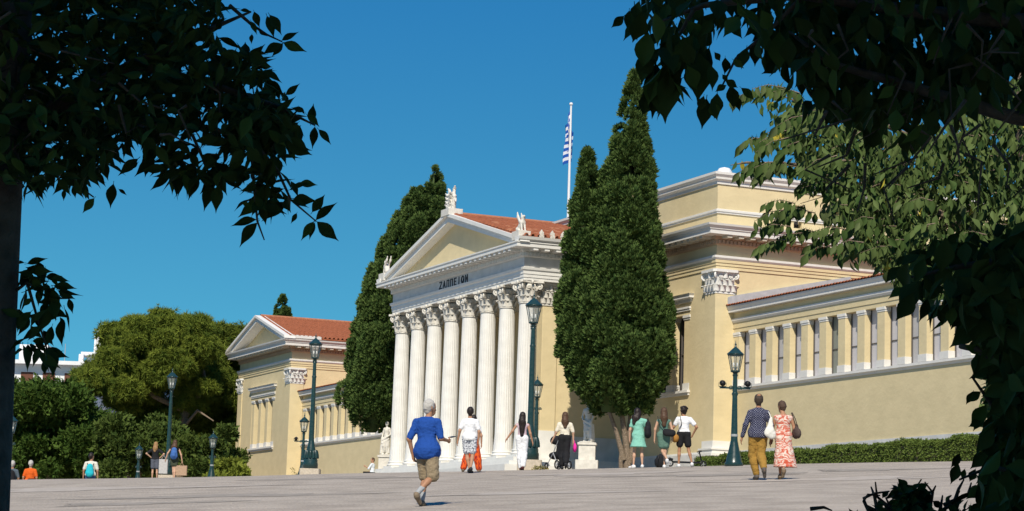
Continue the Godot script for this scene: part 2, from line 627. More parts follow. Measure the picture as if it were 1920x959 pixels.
func make_block() -> void:
	# walls
	var b := MB.new()
	wall_x(b, -BW, BW, -2.0, 9.2, 0.0, 0.6, [[-13.3, -8.5, 2.76, 5.85], [-1.4, 1.4, 0.0, 4.6], [8.5, 13.3, 2.76, 5.85]])
	b.box(BW - 0.6, BW, -2.0, 9.2, -30.0, -0.601)
	b.box(-BW, -BW + 0.6, -2.0, 9.2, -30.0, -0.601)
	b.box(-BW, BW, -2.0, 9.2, -30.6, -30.001)
	part("wall", b.mesh(), M.yellow, bld)
	var at_ := MB.new()
	wall_z(at_, -30.0, 0.0, 9.2, 11.0, BW, 0.5, [[-14.0, -13.6, 9.46, 10.4], [-7.9, -7.5, 9.46, 10.4], [-5.75, -5.37, 9.46, 10.4], [-3.93, -3.55, 9.46, 10.4]])
	wall_x(at_, -BW, BW - 0.501, 9.2, 11.0, 0.0, 0.5, [])
	at_.box(-BW, -BW + 0.5, 9.2, 11.0, -30.0, -0.501)
	var attic := part("attic_wall", at_.mesh(), M.yellow, bld)
	for z in [-13.8, -7.7, -5.56, -3.74]:
		var w := part("window", MB.new().box(BW - 0.34, BW - 0.3, 9.46, 10.4, z - 0.19, z + 0.19).mesh(), M.dark_glass, bld)
		part("frame", MB.new().box(BW - 0.299, BW - 0.27, 9.46, 10.4, z - 0.015, z + 0.015).box(BW - 0.299, BW - 0.27, 9.9, 9.93, z - 0.19, z - 0.016).mesh(), M.window_frame, w)
	part("roof_slab", MB.new().box(-BW + 0.51, BW - 0.51, 10.9, 11.1, -30, -0.51).mesh(), M.lead, bld)
	# attic mouldings
	var path := block_path()
	part("string_course", MB.new().sweep(path, [V2(-0.05, 9.74), V2(0.05, 9.74), V2(0.05, 9.80), V2(0.09, 9.82), V2(0.09, 9.90), V2(-0.05, 9.95)]).mesh(), M.white_trim, bld)
	part("attic_cornice", MB.new().sweep(path, [V2(-0.3, 10.93), V2(0.05, 10.93), V2(0.05, 11.05), V2(0.16, 11.12), V2(0.16, 11.2), V2(0.24, 11.3), V2(0.24, 11.4), V2(-0.3, 11.42)]).mesh(), M.white_trim, bld)
	entablature(path, bld, 0.04)
	# plinth and corner pilasters
	part("plinth", MB.new().sweep([V2(BW, -0.9), V2(BW, 0), V2(-BW, 0), V2(-BW, -0.9)], [V2(-0.1, -2), V2(0.10, -2), V2(0.10, 0.12), V2(0.06, 0.2), V2(-0.1, 0.2)]).mesh(), M.marble_grey, bld)
	for s in [1.0, -1.0]:
		pilaster(s * (BW - 0.39), -0.39, 0.82, bld)
		window_group(s * 10.9, bld)
	var dr := part("door", MB.new().box(-1.4, 1.4, 0, 4.6, -0.5, -0.4).mesh(), M.door_wood, bld)
	part("handle", MB.new().box(-0.12, -0.08, 1.0, 1.35, -0.4, -0.34).mesh(), M.steel, dr)
	# white drum of an apparatus that peeps over the attic cornice
	part("roof_dome", SB.new().lathe([V2(0.36, 11.1), V2(0.36, 11.5), V2(0.32, 11.68), V2(0.22, 11.82), V2(0.0, 11.88)], 20, Vector3(BW - 1.1, 0, -0.9)).mesh(), M.white_plastic, bld)

# architrave, frieze, dentils, modillions and cornice along a path (yellow walls)
func entablature(path: Array, parent: Node, out: float) -> void:
	part("architrave", MB.new().sweep(path, [V2(-0.1, 7.48), V2(out, 7.48), V2(out, 7.62), V2(out + 0.03, 7.62), V2(out + 0.03, 7.74), V2(out + 0.06, 7.74), V2(out + 0.06, 7.86), V2(-0.1, 7.86)]).mesh(), M.yellow, parent)
	part("architrave_moulding", MB.new().sweep(path, [V2(-0.1, 7.862), V2(out + 0.07, 7.862), V2(out + 0.12, 7.93), V2(out + 0.12, 8.02), V2(-0.1, 8.02)]).mesh(), M.white_trim, parent)
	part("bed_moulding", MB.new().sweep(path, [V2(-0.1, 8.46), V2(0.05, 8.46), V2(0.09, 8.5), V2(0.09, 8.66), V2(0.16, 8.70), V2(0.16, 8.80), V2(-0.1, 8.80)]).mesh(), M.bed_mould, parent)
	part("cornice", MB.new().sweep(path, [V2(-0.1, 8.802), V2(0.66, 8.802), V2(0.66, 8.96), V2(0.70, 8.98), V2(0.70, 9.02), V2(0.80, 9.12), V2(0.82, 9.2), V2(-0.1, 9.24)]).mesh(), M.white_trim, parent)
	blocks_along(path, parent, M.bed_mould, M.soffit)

# dentils (one stuff part) and modillions (single parts) along the straight pieces of a path
func blocks_along(path: Array, parent: Node, dm: Material, mm: Material) -> void:
	var dent := []
	var mod := MB.new().box(-0.11, 0.11, 8.69, 8.80, 0.161, 0.60).mesh()
	for i in path.size() - 1:
		var a: Vector2 = path[i]
		var b: Vector2 = path[i + 1]
		var d := (b - a).normalized()
		var n := Vector2(d.y, -d.x)
		var L := minf((b - a).length(), 16.2 if absf(d.y) > 0.5 else 99.0)
		var from := b if absf(d.y) > 0.5 and i == 0 else a
		var dd := -d if absf(d.y) > 0.5 and i == 0 else d
		var bs := Basis(Vector3(d.x, 0, d.y), Vector3.UP, Vector3(n.x, 0, n.y))
		var k := int(L / 0.53)
		for j in k:
			if i == 2 and j > 3: break
			var q := from + dd * (0.26 + j * 0.53)
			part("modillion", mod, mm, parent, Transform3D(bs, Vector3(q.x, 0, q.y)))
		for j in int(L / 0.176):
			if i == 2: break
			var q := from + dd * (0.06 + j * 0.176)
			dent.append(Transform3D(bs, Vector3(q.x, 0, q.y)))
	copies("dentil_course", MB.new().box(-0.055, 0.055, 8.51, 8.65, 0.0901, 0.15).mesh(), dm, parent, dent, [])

func pilaster(x: float, z: float, w: float, parent: Node) -> void:
	var h := w / 2
	var p := part("pilaster", MB.new().post(x - h - 0.03, x + h + 0.03, 0.62, 6.5, z - h - 0.03, z + h + 0.03, 0.012).mesh(), M.yellow, parent)
	var base := MB.new()
	for s in [[0.10, -2.0, 0.02], [0.20, 0.02, 0.12], [0.13, 0.12, 0.26], [0.17, 0.26, 0.33], [0.06, 0.33, 0.62]]:
		base.post(x - h - s[0], x + h + s[0], s[1], s[2] - 0.002, z - h - s[0], z + h + s[0], 0.02)
	part("base", base.mesh(), M.marble, p)
	part("capital", square_capital(), M.marble, p, Transform3D(Basis().scaled(Vector3(w / 0.82, 1, w / 0.82)), Vector3(x, 6.5, z)))

var _sqcap: Mesh
func square_capital() -> Mesh:
	if _sqcap: return _sqcap
	var sb := SB.new()
	var b := MB.new()
	b.post(-0.46, 0.46, 0.0, 0.07, -0.46, 0.46, 0.02)
	b.post(-0.43, 0.43, 0.072, 0.80, -0.43, 0.43, 0.02)
	b.post(-0.60, 0.60, 0.86, 0.97, -0.60, 0.60, 0.12)
	b.post(-0.50, 0.50, 0.78, 0.86, -0.50, 0.50, 0.1)
	for side in 4:
		var bs := Basis(Vector3.UP, side * PI / 2)
		for row in 2:
			var k := 4 if row == 0 else 3
			for j in k:
				var x := (j - (k - 1) / 2.0) * 0.25
				acanthus(sb, Transform3D(bs, bs * Vector3(x, 0.09 + row * 0.22, 0.435)), 0.125, 0.34, 0.15)
		for j in 3:
			volute(sb, Transform3D(bs, bs * Vector3((j - 1) * 0.22, 0.68, 0.46)), 0.085, 0.028)
		acanthus(sb, Transform3D(bs, bs * Vector3(0, 0.62, 0.45)), 0.1, 0.34, 0.10)
		var bd := Basis(Vector3.UP, side * PI / 2 + PI / 4)
		volute(sb, Transform3D(bd * Basis(Vector3.UP, PI / 2), bd * Vector3(0, 0.70, 0.66)), 0.15, 0.05)
	sb.add(b.v, b.n, range_ints(b.v.size()))
	_sqcap = sb.mesh()
	return _sqcap

func range_ints(n: int) -> PackedInt32Array:
	var a := PackedInt32Array()
	a.resize(n)
	for i in n: a[i] = i
	return a

# a leaf that climbs and curls out; local +z is outwards
func acanthus(sb: SB, xf: Transform3D, w: float, h: float, curl: float) -> void:
	var p := PackedVector3Array()
	var rows := 7
	for i in rows:
		var t := float(i) / (rows - 1)
		var y := h * (t if t < 0.75 else 0.75 + (t - 0.75) * 0.2)
		if t > 0.85: y -= h * (t - 0.85) * 0.8
		var z := curl * t * t + 0.02
		var ww := w * (1.0 - 0.55 * t * t) * (1.0 + 0.16 * (i % 2))
		for j in 5:
			var s := j / 2.0 - 1.0
			p.append(xf * Vector3(s * ww, y, z + 0.05 * (1.0 - s * s) + (0.02 if j == 2 else 0.0)))
	sb.grid(p, rows, 5, false)

# spiral scroll in the local x-y plane
func volute(sb: SB, xf: Transform3D, r: float, tr: float) -> void:
	var path := []
	var rad := []
	var k := 22
	for i in k:
		var t := float(i) / (k - 1)
		var a := t * TAU * 1.6 - 0.6
		var rr := r * (1.0 - 0.82 * t)
		path.append(xf * Vector3(cos(a) * rr, sin(a) * rr, 0.02 * t))
		rad.append(tr * (1.0 - 0.4 * t))
	sb.tube(path, rad, 6)
	sb.ball(xf * Vector3.ZERO, Vector3(r, r, r) * 0.36, 5, 8)

func window_group(x: float, parent: Node) -> void:
	var x0 := x - 2.4
	for k in 4:
		var px := x0 + k * (4.3 / 3.0)
		var p := part("pillar", MB.new().post(px, px + 0.5, 3.06, 5.66, -0.32, -0.02, 0.01).mesh(), M.yellow, parent)
		part("base", MB.new().post(px - 0.03, px + 0.53, 2.765, 3.058, -0.35, 0.012, 0.012).mesh(), M.white_trim, p)
		part("capital", MB.new().post(px - 0.03, px + 0.53, 5.662, 5.74, -0.35, 0.01, 0.01).post(px - 0.06, px + 0.56, 5.742, 5.848, -0.36, 0.04, 0.01).mesh(), M.white_trim, p)
		if k < 3:
			var g0 := px + 0.5
			var g1 := px + 4.3 / 3.0
			var w := part("window", MB.new().box(g0 - 0.05, g1 + 0.05, 2.77, 5.84, -0.46, -0.42).mesh(), M.dark_glass, parent)
			var f := MB.new()
			f.box(g0 + 0.02, g0 + 0.08, 2.77, 5.84, -0.419, -0.37)
			f.box(g1 - 0.08, g1 - 0.02, 2.77, 5.84, -0.419, -0.37)
			f.box(g0 + 0.081, g1 - 0.081, 4.3, 4.36, -0.419, -0.37)
			part("frame", f.mesh(), M.window_frame, w)
	var s := MB.new()
	s.box(x0 - 0.12, x0 + 4.92, 2.66, 2.758, -0.4, 0.14)
	s.box(x0 - 0.08, x0 + 4.88, 2.56, 2.658, -0.1, 0.08)
	part("sill", s.mesh(), M.white_trim, parent)
	part("lintel", MB.new().box(x0 - 0.06, x0 + 4.86, 6.02, 6.10, -0.1, 0.05).box(x0 - 0.08, x0 + 4.88, 6.102, 6.18, -0.1, 0.08).mesh(), M.white_trim, parent)
	var c := MB.new()
	c.sweep([V2(x0 + 4.9, -0.1), V2(x0 + 4.9, 0.0), V2(x0 - 0.1, 0.0), V2(x0 - 0.1, -0.1)], [V2(-0.08, 6.36), V2(0.06, 6.36), V2(0.10, 6.48), V2(0.20, 6.52), V2(0.20, 6.60), V2(0.26, 6.68), V2(-0.08, 6.70)])
	part("window_cornice", c.mesh(), M.white_trim, parent)

# ------------------------------------------------------------------ portico
func fluted_shaft() -> Mesh:
	var sb := SB.new()
	var p := PackedVector3Array()
	var rows := 10
	var fl := 24
	var per := 5
	for i in rows:
		var t := float(i) / (rows - 1)
		var y := lerpf(0.36, 6.50, t)
		var r := 0.392 - 0.055 * pow(t, 1.5)
		if i == 0: r = 0.44
		for j in fl * per:
			var w := -TAU * j / (fl * per)
			var q := float(j % per) / per
			var dip := sin(q * PI) * 0.022 if (i > 0 and i < rows - 1) else 0.0
			p.append(Vector3(cos(w) * (r - dip), y, sin(w) * (r - dip)))
	sb.grid(p, rows, fl * per, true)
	return sb.mesh()

func round_capital() -> Mesh:
	var sb := SB.new()
	sb.lathe([V2(0.35, 0.0), V2(0.40, 0.02), V2(0.40, 0.06), V2(0.345, 0.08), V2(0.345, 0.5), V2(0.38, 0.7), V2(0.46, 0.84), V2(0.0, 0.86)], 24)
	for row in 2:
		for j in 8:
			var a := (j + 0.5 * row) * TAU / 8
			var bs := Basis(Vector3.UP, a)
			acanthus(sb, Transform3D(bs, bs * Vector3(0, 0.08 + row * 0.24, 0.345)), 0.13, 0.36, 0.17)
	for j in 4:
		var bd := Basis(Vector3.UP, j * PI / 2 + PI / 4)
		volute(sb, Transform3D(bd * Basis(Vector3.UP, PI / 2), bd * Vector3(0, 0.73, 0.58)), 0.165, 0.05)
		# stalk under the corner scroll
		sb.tube([bd * Vector3(0, 0.42, 0.36), bd * Vector3(0, 0.58, 0.42), bd * Vector3(0, 0.70, 0.50)], [0.03, 0.045, 0.05], 6)
		var bf := Basis(Vector3.UP, j * PI / 2)
		for s in [-1.0, 1.0]:
			volute(sb, Transform3D(bf, bf * Vector3(s * 0.13, 0.70, 0.42)), 0.09, 0.03)
		sb.ball(bf * Vector3(0, 0.92, 0.52), Vector3(0.10, 0.09, 0.06), 5, 8)
	# abacus with hollow sides
	var poly := []
	for j in 4:
		var c := Vector2(0.60, 0.60).rotated(j * PI / 2)
		var nx := Vector2(0.60, 0.60).rotated((j + 1) * PI / 2)
		var dir := (nx - c).normalized()
		var inn := -(c + nx).normalized()
		poly.append(c + dir * 0.08)
		for t in [0.25, 0.5, 0.75]:
			poly.append(c.lerp(nx, t) + inn * (0.17 * sin(t * PI)))
		poly.append(nx - dir * 0.08)
	var b := MB.new()
	b.prism(poly, 0.89, 0.98)
	sb.add(b.v, b.n, range_ints(b.v.size()))
	return sb.mesh()

func make_portico() -> void:
	# steps
	for s in [[0.42, -0.18, -0.002, 5.42], [0.80, -0.36, -0.182, 5.78], [1.18, -0.9, -0.362, 6.14]]:
		part("step", MB.new().box(-PA - s[0], PA + s[0], s[1], s[2], 0.102, s[3]).mesh(), M.marble, bld)
	# columns
	var shaft := fluted_shaft()
	var cap := round_capital()
	var bs := MB.new().post(-0.54, 0.54, 0.0, 0.13, -0.54, 0.54, 0.01)
	var base := SB.new().lathe([V2(0.0, 0.131), V2(0.5, 0.131), V2(0.54, 0.17), V2(0.53, 0.215), V2(0.48, 0.23), V2(0.455, 0.265), V2(0.48, 0.29), V2(0.495, 0.315), V2(0.48, 0.35), V2(0.44, 0.36), V2(0.0, 0.362)], 32)
	base.add(bs.v, bs.n, range_ints(bs.v.size()))
	var base_m := base.mesh()
	for k in 8:
		var x := (k - 3.5) * 2.093
		var c := part("column", shaft, M.marble, bld, Transform3D(Basis(Vector3.UP, k * 0.7), Vector3(x, 0, 4.60)))
		c.transform.basis = Basis()
		part("base", base_m, M.marble, c)
		part("capital", cap, M.marble_worn, c, Transform3D(Basis().scaled(Vector3(0.94, 1, 0.94)), Vector3(0, 6.50, 0)))
	# flank walls with antae
	for s in [1.0, -1.0]:
		var b := MB.new()
		b.box(minf(s * 6.75, s * 7.35), maxf(s * 6.75, s * 7.35), 1.02, 7.48, -0.003, 3.2)
		part("flank_wall", b.mesh(), M.yellow, bld)
		part("flank_plinth", MB.new().box(minf(s * 6.7, s * 7.42), maxf(s * 6.7, s * 7.42), 0.0, 1.018, -0.003, 3.22).mesh(), M.marble_grey, bld)
		var an := part("anta", MB.new().post(s * 7.08 - 0.36, s * 7.08 + 0.36, 1.2, 6.5, 3.205, 3.92, 0.02).mesh(), M.yellow, bld)
		part("base", MB.new().post(s * 7.08 - 0.40, s * 7.08 + 0.40, 0.0, 1.198, 3.225, 3.96, 0.02).mesh(), M.marble, an)
		part("capital", square_capital(), M.marble_worn, an, Transform3D(Basis().scaled(Vector3(0.86, 1, 0.86)), Vector3(s * 7.08, 6.5, 3.56)))
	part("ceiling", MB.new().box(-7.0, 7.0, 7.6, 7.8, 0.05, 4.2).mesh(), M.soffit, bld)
	# entablature
	var path := [V2(PA, 0.02), V2(PA, 5.0), V2(-PA, 5.0), V2(-PA, 0.02)]
	part("portico_architrave", MB.new().sweep(path, [V2(-0.8, 7.481), V2(0, 7.481), V2(0, 7.6), V2(0.025, 7.6), V2(0.025, 7.74), V2(0.05, 7.74), V2(0.05, 7.87), V2(0.10, 7.92), V2(0.12, 8.02), V2(-0.8, 8.02)]).mesh(), M.marble, bld)
	part("portico_frieze", MB.new().sweep(path, [V2(-0.8, 8.022), V2(0.0, 8.022), V2(0.0, 8.458), V2(-0.8, 8.458)]).mesh(), M.marble_vein, bld)
	part("portico_bed_moulding", MB.new().sweep(path, [V2(-0.8, 8.46), V2(0.05, 8.46), V2(0.09, 8.5), V2(0.09, 8.66), V2(0.16, 8.70), V2(0.16, 8.80), V2(-0.8, 8.80)]).mesh(), M.marble, bld)
	part("portico_cornice", MB.new().sweep(path, [V2(-0.8, 8.802), V2(0.64, 8.802), V2(0.64, 8.95), V2(0.68, 8.97), V2(0.68, 9.02), V2(-0.8, 9.04)]).mesh(), M.marble, bld)
	blocks_along(path, bld, M.marble, M.marble)
	for s in [1.0, -1.0]:
		var pp := [V2(PA, 0.02), V2(PA, 5.6)] if s > 0 else [V2(-PA, 5.6), V2(-PA, 0.02)]
		part("gutter_moulding", MB.new().sweep(pp, [V2(0.3, 9.03), V2(0.68, 9.03), V2(0.76, 9.10), V2(0.80, 9.22), V2(0.3, 9.24)]).mesh(), M.marble, bld)
	pediment(0.0, 8.46, 9.03, 11.22, 5.0, 5.52, bld, true)
	# lettering on the frieze
	# strokes of each letter in a unit cell, as [x0, y0, x1, y1]
	var glyphs := {
		"Z": [[0, 1, 0.8, 1], [0.8, 1, 0, 0], [0, 0, 0.8, 0]], "A": [[0, 0, 0.4, 1], [0.4, 1, 0.8, 0], [0.16, 0.36, 0.64, 0.36]],
		"P": [[0.05, 0, 0.05, 1], [0.05, 1, 0.75, 1], [0.75, 1, 0.75, 0]], "E": [[0.1, 0, 0.1, 1], [0.1, 1, 0.7, 1], [0.1, 0.52, 0.6, 0.52], [0.1, 0, 0.7, 0]],
		"I": [[0.4, 0, 0.4, 1]], "N": [[0.05, 0, 0.05, 1], [0.05, 1, 0.75, 0], [0.75, 0, 0.75, 1]], "O": []}
	for i in 12:
		var a0 := TAU * i / 12.0
		var a1 := TAU * (i + 1) / 12.0
		glyphs["O"].append([0.4 + 0.4 * cos(a0), 0.5 + 0.5 * sin(a0), 0.4 + 0.4 * cos(a1), 0.5 + 0.5 * sin(a1)])
	var word := "ZAPPEION"
	for i in 8:
		var lm := MB.new()
		var kz := 0.0
		for q in glyphs[word[i]]:
			var a2 := V2(q[0] * 0.33, q[1] * 0.30)
			var b2 := V2(q[2] * 0.33, q[3] * 0.30)
			var dd := (b2 - a2).normalized() * 0.025
			var nn := V2(-dd.y, dd.x)
			lm.slab([a2 - dd - nn, b2 + dd - nn, b2 + dd + nn, a2 - dd + nn], 0.0, 0.026 + kz)
			kz += 0.002
		part("letter", lm.mesh(), M.letter, bld, Transform3D(Basis(), Vector3(-1.72 + i * 0.44, 8.08, 5.002)))
	# roof
	roof_slope(8.50, 9.26, 0.06, 5.42, 11.33, bld, true)
	# antefixes on the eaves and sculptures on the gable
	var an_m := antefix_mesh()
	for k in 11:
		part("antefix", an_m, M.marble_worn, bld, Transform3D(Basis(Vector3.UP, PI / 2), Vector3(PA + 0.70, 9.23, 4.55 - k * 0.5)))
	acroterion_palmette(Vector3(0, 11.36, 5.25))
	acroterion_beast(Vector3(8.05, 9.10, 5.28), 1.0)
	acroterion_beast(Vector3(-8.05, 9.10, 5.28), -1.0)

func antefix_mesh() -> Mesh:
	var p := []
	for q in [[-0.10, 0], [0.10, 0], [0.12, 0.10], [0.09, 0.16], [0.10, 0.22], [0.05, 0.26], [0.0, 0.34], [-0.05, 0.26], [-0.10, 0.22], [-0.09, 0.16], [-0.12, 0.10]]:
		p.append(V2(q[0], q[1]))
	var b := MB.new()
	b.slab(p, -0.05, 0.03)
	b.slab([V2(-0.02, 0.03), V2(0.02, 0.03), V2(0.015, 0.28), V2(-0.015, 0.28)], 0.029, 0.055)
	b.slab([V2(-0.07, 0.05), V2(-0.04, 0.03), V2(-0.04, 0.2), V2(-0.07, 0.2)], 0.029, 0.05)
	b.slab([V2(0.04, 0.03), V2(0.07, 0.05), V2(0.07, 0.2), V2(0.04, 0.2)], 0.029, 0.05)
	return b.mesh()

# gable: yellow tympanum and two raking cornices
func pediment(x: float, half: float, y0: float, y1: float, z: float, zf: float, parent: Node, marble: bool) -> void:
	var m: Material = M.marble if marble else M.white_trim
	var b := MB.new()
	b.slab([V2(x - half + 0.3, y0), V2(x + half - 0.3, y0), V2(x, y1 - 0.2)], z - 0.3, z - 0.03)
	part("tympanum", b.mesh(), M.yellow, parent)
	for s in [1.0, -1.0]:
		var g := MB.new()
		var k: float = (y1 - y0) / half
		var e: float = x + s * half
		g.slab([V2(e, y0 - 0.03), V2(e - s * 1.05, y0 + 0.012), V2(x, y1 - 0.27), V2(x, y1)], z - 0.29, zf - 0.12)
		part("raking_cornice", g.mesh(), m, parent)
		var c := MB.new()
		c.slab([V2(e + s * 0.06, y0 - 0.03), V2(e - s * 0.02, y0 + 0.16), V2(x, y1 + 0.15), V2(x, y1 - 0.02 + 0.022)], z + 0.1, zf + 0.02)
		part("raking_sima", c.mesh(), m, parent)

func roof_tile_mesh() -> Mesh:
	# a cover tile over the joint of two pans; x across, z down the slope, y up
	var p := PackedVector3Array()
	var prof := [V2(-0.14, 0.0), V2(-0.075, 0.005), V2(-0.06, 0.065), V2(0.0, 0.10), V2(0.06, 0.065), V2(0.075, 0.005), V2(0.14, 0.0)]
	for i in 2:
		for q in prof:
			p.append(Vector3(q.x, q.y + (0.028 if i == 1 else 0.0), 0.0 if i == 0 else 0.43))
	for q in prof:
		p.append(Vector3(q.x, q.y + 0.0, 0.431))
	var sb := SB.new()
	sb.grid(p, 3, 7, false)
	return sb.mesh()

func roof_slope(half: float, y0: float, z0: float, z1: float, y1: float, parent: Node, single: bool, cx := 0.0) -> void:
	var tile := roof_tile_mesh()
	for s in [1.0, -1.0]:
		var slab := MB.new()
		slab.slab([V2(cx, y1 - 0.1), V2(cx, y1 - 0.02), V2(cx + s * half, y0 - 0.02), V2(cx + s * half, y0 - 0.1)], z0, z1)
		var rf := part("roof", slab.mesh(), M.tile_dark, parent)
		var down := Vector3(s * half, y0 - y1, 0)
		var L := down.length()
		down /= L
		var across := Vector3(0, 0, 1)
		var up := down.cross(across) if s > 0 else across.cross(down)
		if up.y < 0: up = -up
		var bs := Basis(up.cross(down), up, down)
		var rows := int(L / 0.40)
		var cols := int((z1 - z0) / 0.28)
		var rest := []
		var done := 0
		var ms := [M.tile, M.tile, M.tile, M.tile, M.tile_pale, M.tile, M.tile, M.tile_dark]
		for r in rows:
			for c in cols:
				var o := Vector3(cx, y1 - 0.02, z0 + 0.14 + c * 0.28) + down * (L - (r + 1) * 0.40 - 0.03) + Vector3(0, rng.randf() * 0.012, 0)
				var xf := Transform3D(bs, o)
				if single and s > 0 and done < 300:
					part("roof_tile", tile, ms[rng.randi() % 8], rf, xf)
					done += 1
				else:
					rest.append(xf)
		if not rest.is_empty():
			copies("roof_tiles", tile, M.tile, rf, rest, [])
	var ridge := SB.new()
	ridge.tube([Vector3(cx, y1 + 0.0, z0), Vector3(cx, y1 + 0.0, (z0 + z1) / 2), Vector3(cx, y1 + 0.0, z1 - 0.1)], [0.13], 10)
	part("ridge", ridge.mesh(), M.tile_pale, parent)

func acroterion_palmette(p: Vector3) -> void:
	var sb := SB.new()
	var one := Vector3.ONE
	var pr := []
	var fl := Vector3(1, 1, 1.5)
	pr.append([Vector3(0, 0.1, 0), Vector3(0, 0.9, 0), 0.26, 0.16, fl])
	for s in [-1.0, 1.0]:
		pr.append([Vector3(s * 0.12, 0.75, 0), Vector3(s * 0.26, 1.22, 0), 0.13, 0.07, fl])
		pr.append([Vector3(s * 0.26, 1.22, 0), Vector3(s * 0.34, 1.34, 0.02), 0.06, 0.03, one])
		pr.append([Vector3(s * 0.25, 0.05, 0.02), Vector3(s * 0.34, 0.75, 0.03), 0.10, 0.07, one])
		pr.append([Vector3(s * 0.34, 0.75, 0.03), Vector3(s * 0.30, 0.95, 0.06), 0.075, 0.06, one])
		pr.append([Vector3(s * 0.36, 0.6, 0.0), Vector3(s * 0.55, 0.40, 0.05), 0.05, 0.03, one])
		for j in 4:
			pr.append([Vector3(s * 0.1, 0.2 + j * 0.22, 0.12), Vector3(s * 0.22, 0.32 + j * 0.22, 0.16), 0.06, 0.03, one])
	nets(sb, pr, 0.03, 0.05, [], 0.03)
	var base := MB.new().post(-0.40, 0.40, -0.34, 0.04, -0.32, 0.27, 0.02)
	var o := part("acroterion", sb.mesh(), M.marble_worn, bld, Transform3D(Basis().scaled(Vector3(1.2, 0.80, 1.2)), p + Vector3(0, 0.14, 0)))
	part("base", base.mesh(), M.marble_worn, o)

func acroterion_beast(p: Vector3, s: float) -> void:
	# seated winged beast looking outwards along x
	var one := Vector3.ONE
	var pr := [
		[Vector3(-0.22, 0.14, 0), Vector3(0.06, 0.42, 0), 0.14, 0.13, one],
		[Vector3(0.06, 0.42, 0), Vector3(0.16, 0.62, 0), 0.12, 0.07, one],
		[Vector3(0.16, 0.66, 0), Vector3(0.24, 0.68, 0), 0.085, 0.05, one],
		[Vector3(-0.02, 0.46, 0.1), Vector3(-0.22, 0.70, 0.1), 0.07, 0.08, Vector3(1, 1, 1.6)],
		[Vector3(-0.22, 0.66, 0.1), Vector3(-0.30, 0.90, 0.1), 0.08, 0.04, Vector3(1, 1, 1.6)],
		[Vector3(-0.02, 0.46, -0.1), Vector3(-0.24, 0.70, -0.1), 0.07, 0.08, Vector3(1, 1, 1.6)],
		[Vector3(-0.22, 0.66, -0.1), Vector3(-0.32, 0.88, -0.1), 0.08, 0.04, Vector3(1, 1, 1.6)]]
	for z in [0.08, -0.08]:
		pr.append([Vector3(0.10, 0.40, z), Vector3(0.20, 0.04, z), 0.055, 0.035, one])
		pr.append([Vector3(0.20, 0.03, z), Vector3(0.28, 0.02, z), 0.04, 0.03, one])
		pr.append([Vector3(-0.24, 0.14, z), Vector3(-0.02, 0.05, z), 0.10, 0.04, one])
	pr.append([Vector3(-0.34, 0.08, 0), Vector3(-0.38, 0.36, 0), 0.035, 0.025, one])
	var sb := SB.new()
	nets(sb, pr, 0.024, 0.04, [], 0.012)
	var o := part("acroterion", sb.mesh(), M.marble_worn, bld, Transform3D(Basis(Vector3.UP, 0.0 if s > 0 else PI).scaled(Vector3.ONE * 0.95), p + Vector3(0, 0.36, 0)))
	part("base", MB.new().post(-0.42, 0.36, -0.36, 0.02, -0.3, 0.3, 0.02).mesh(), M.marble_worn, o)

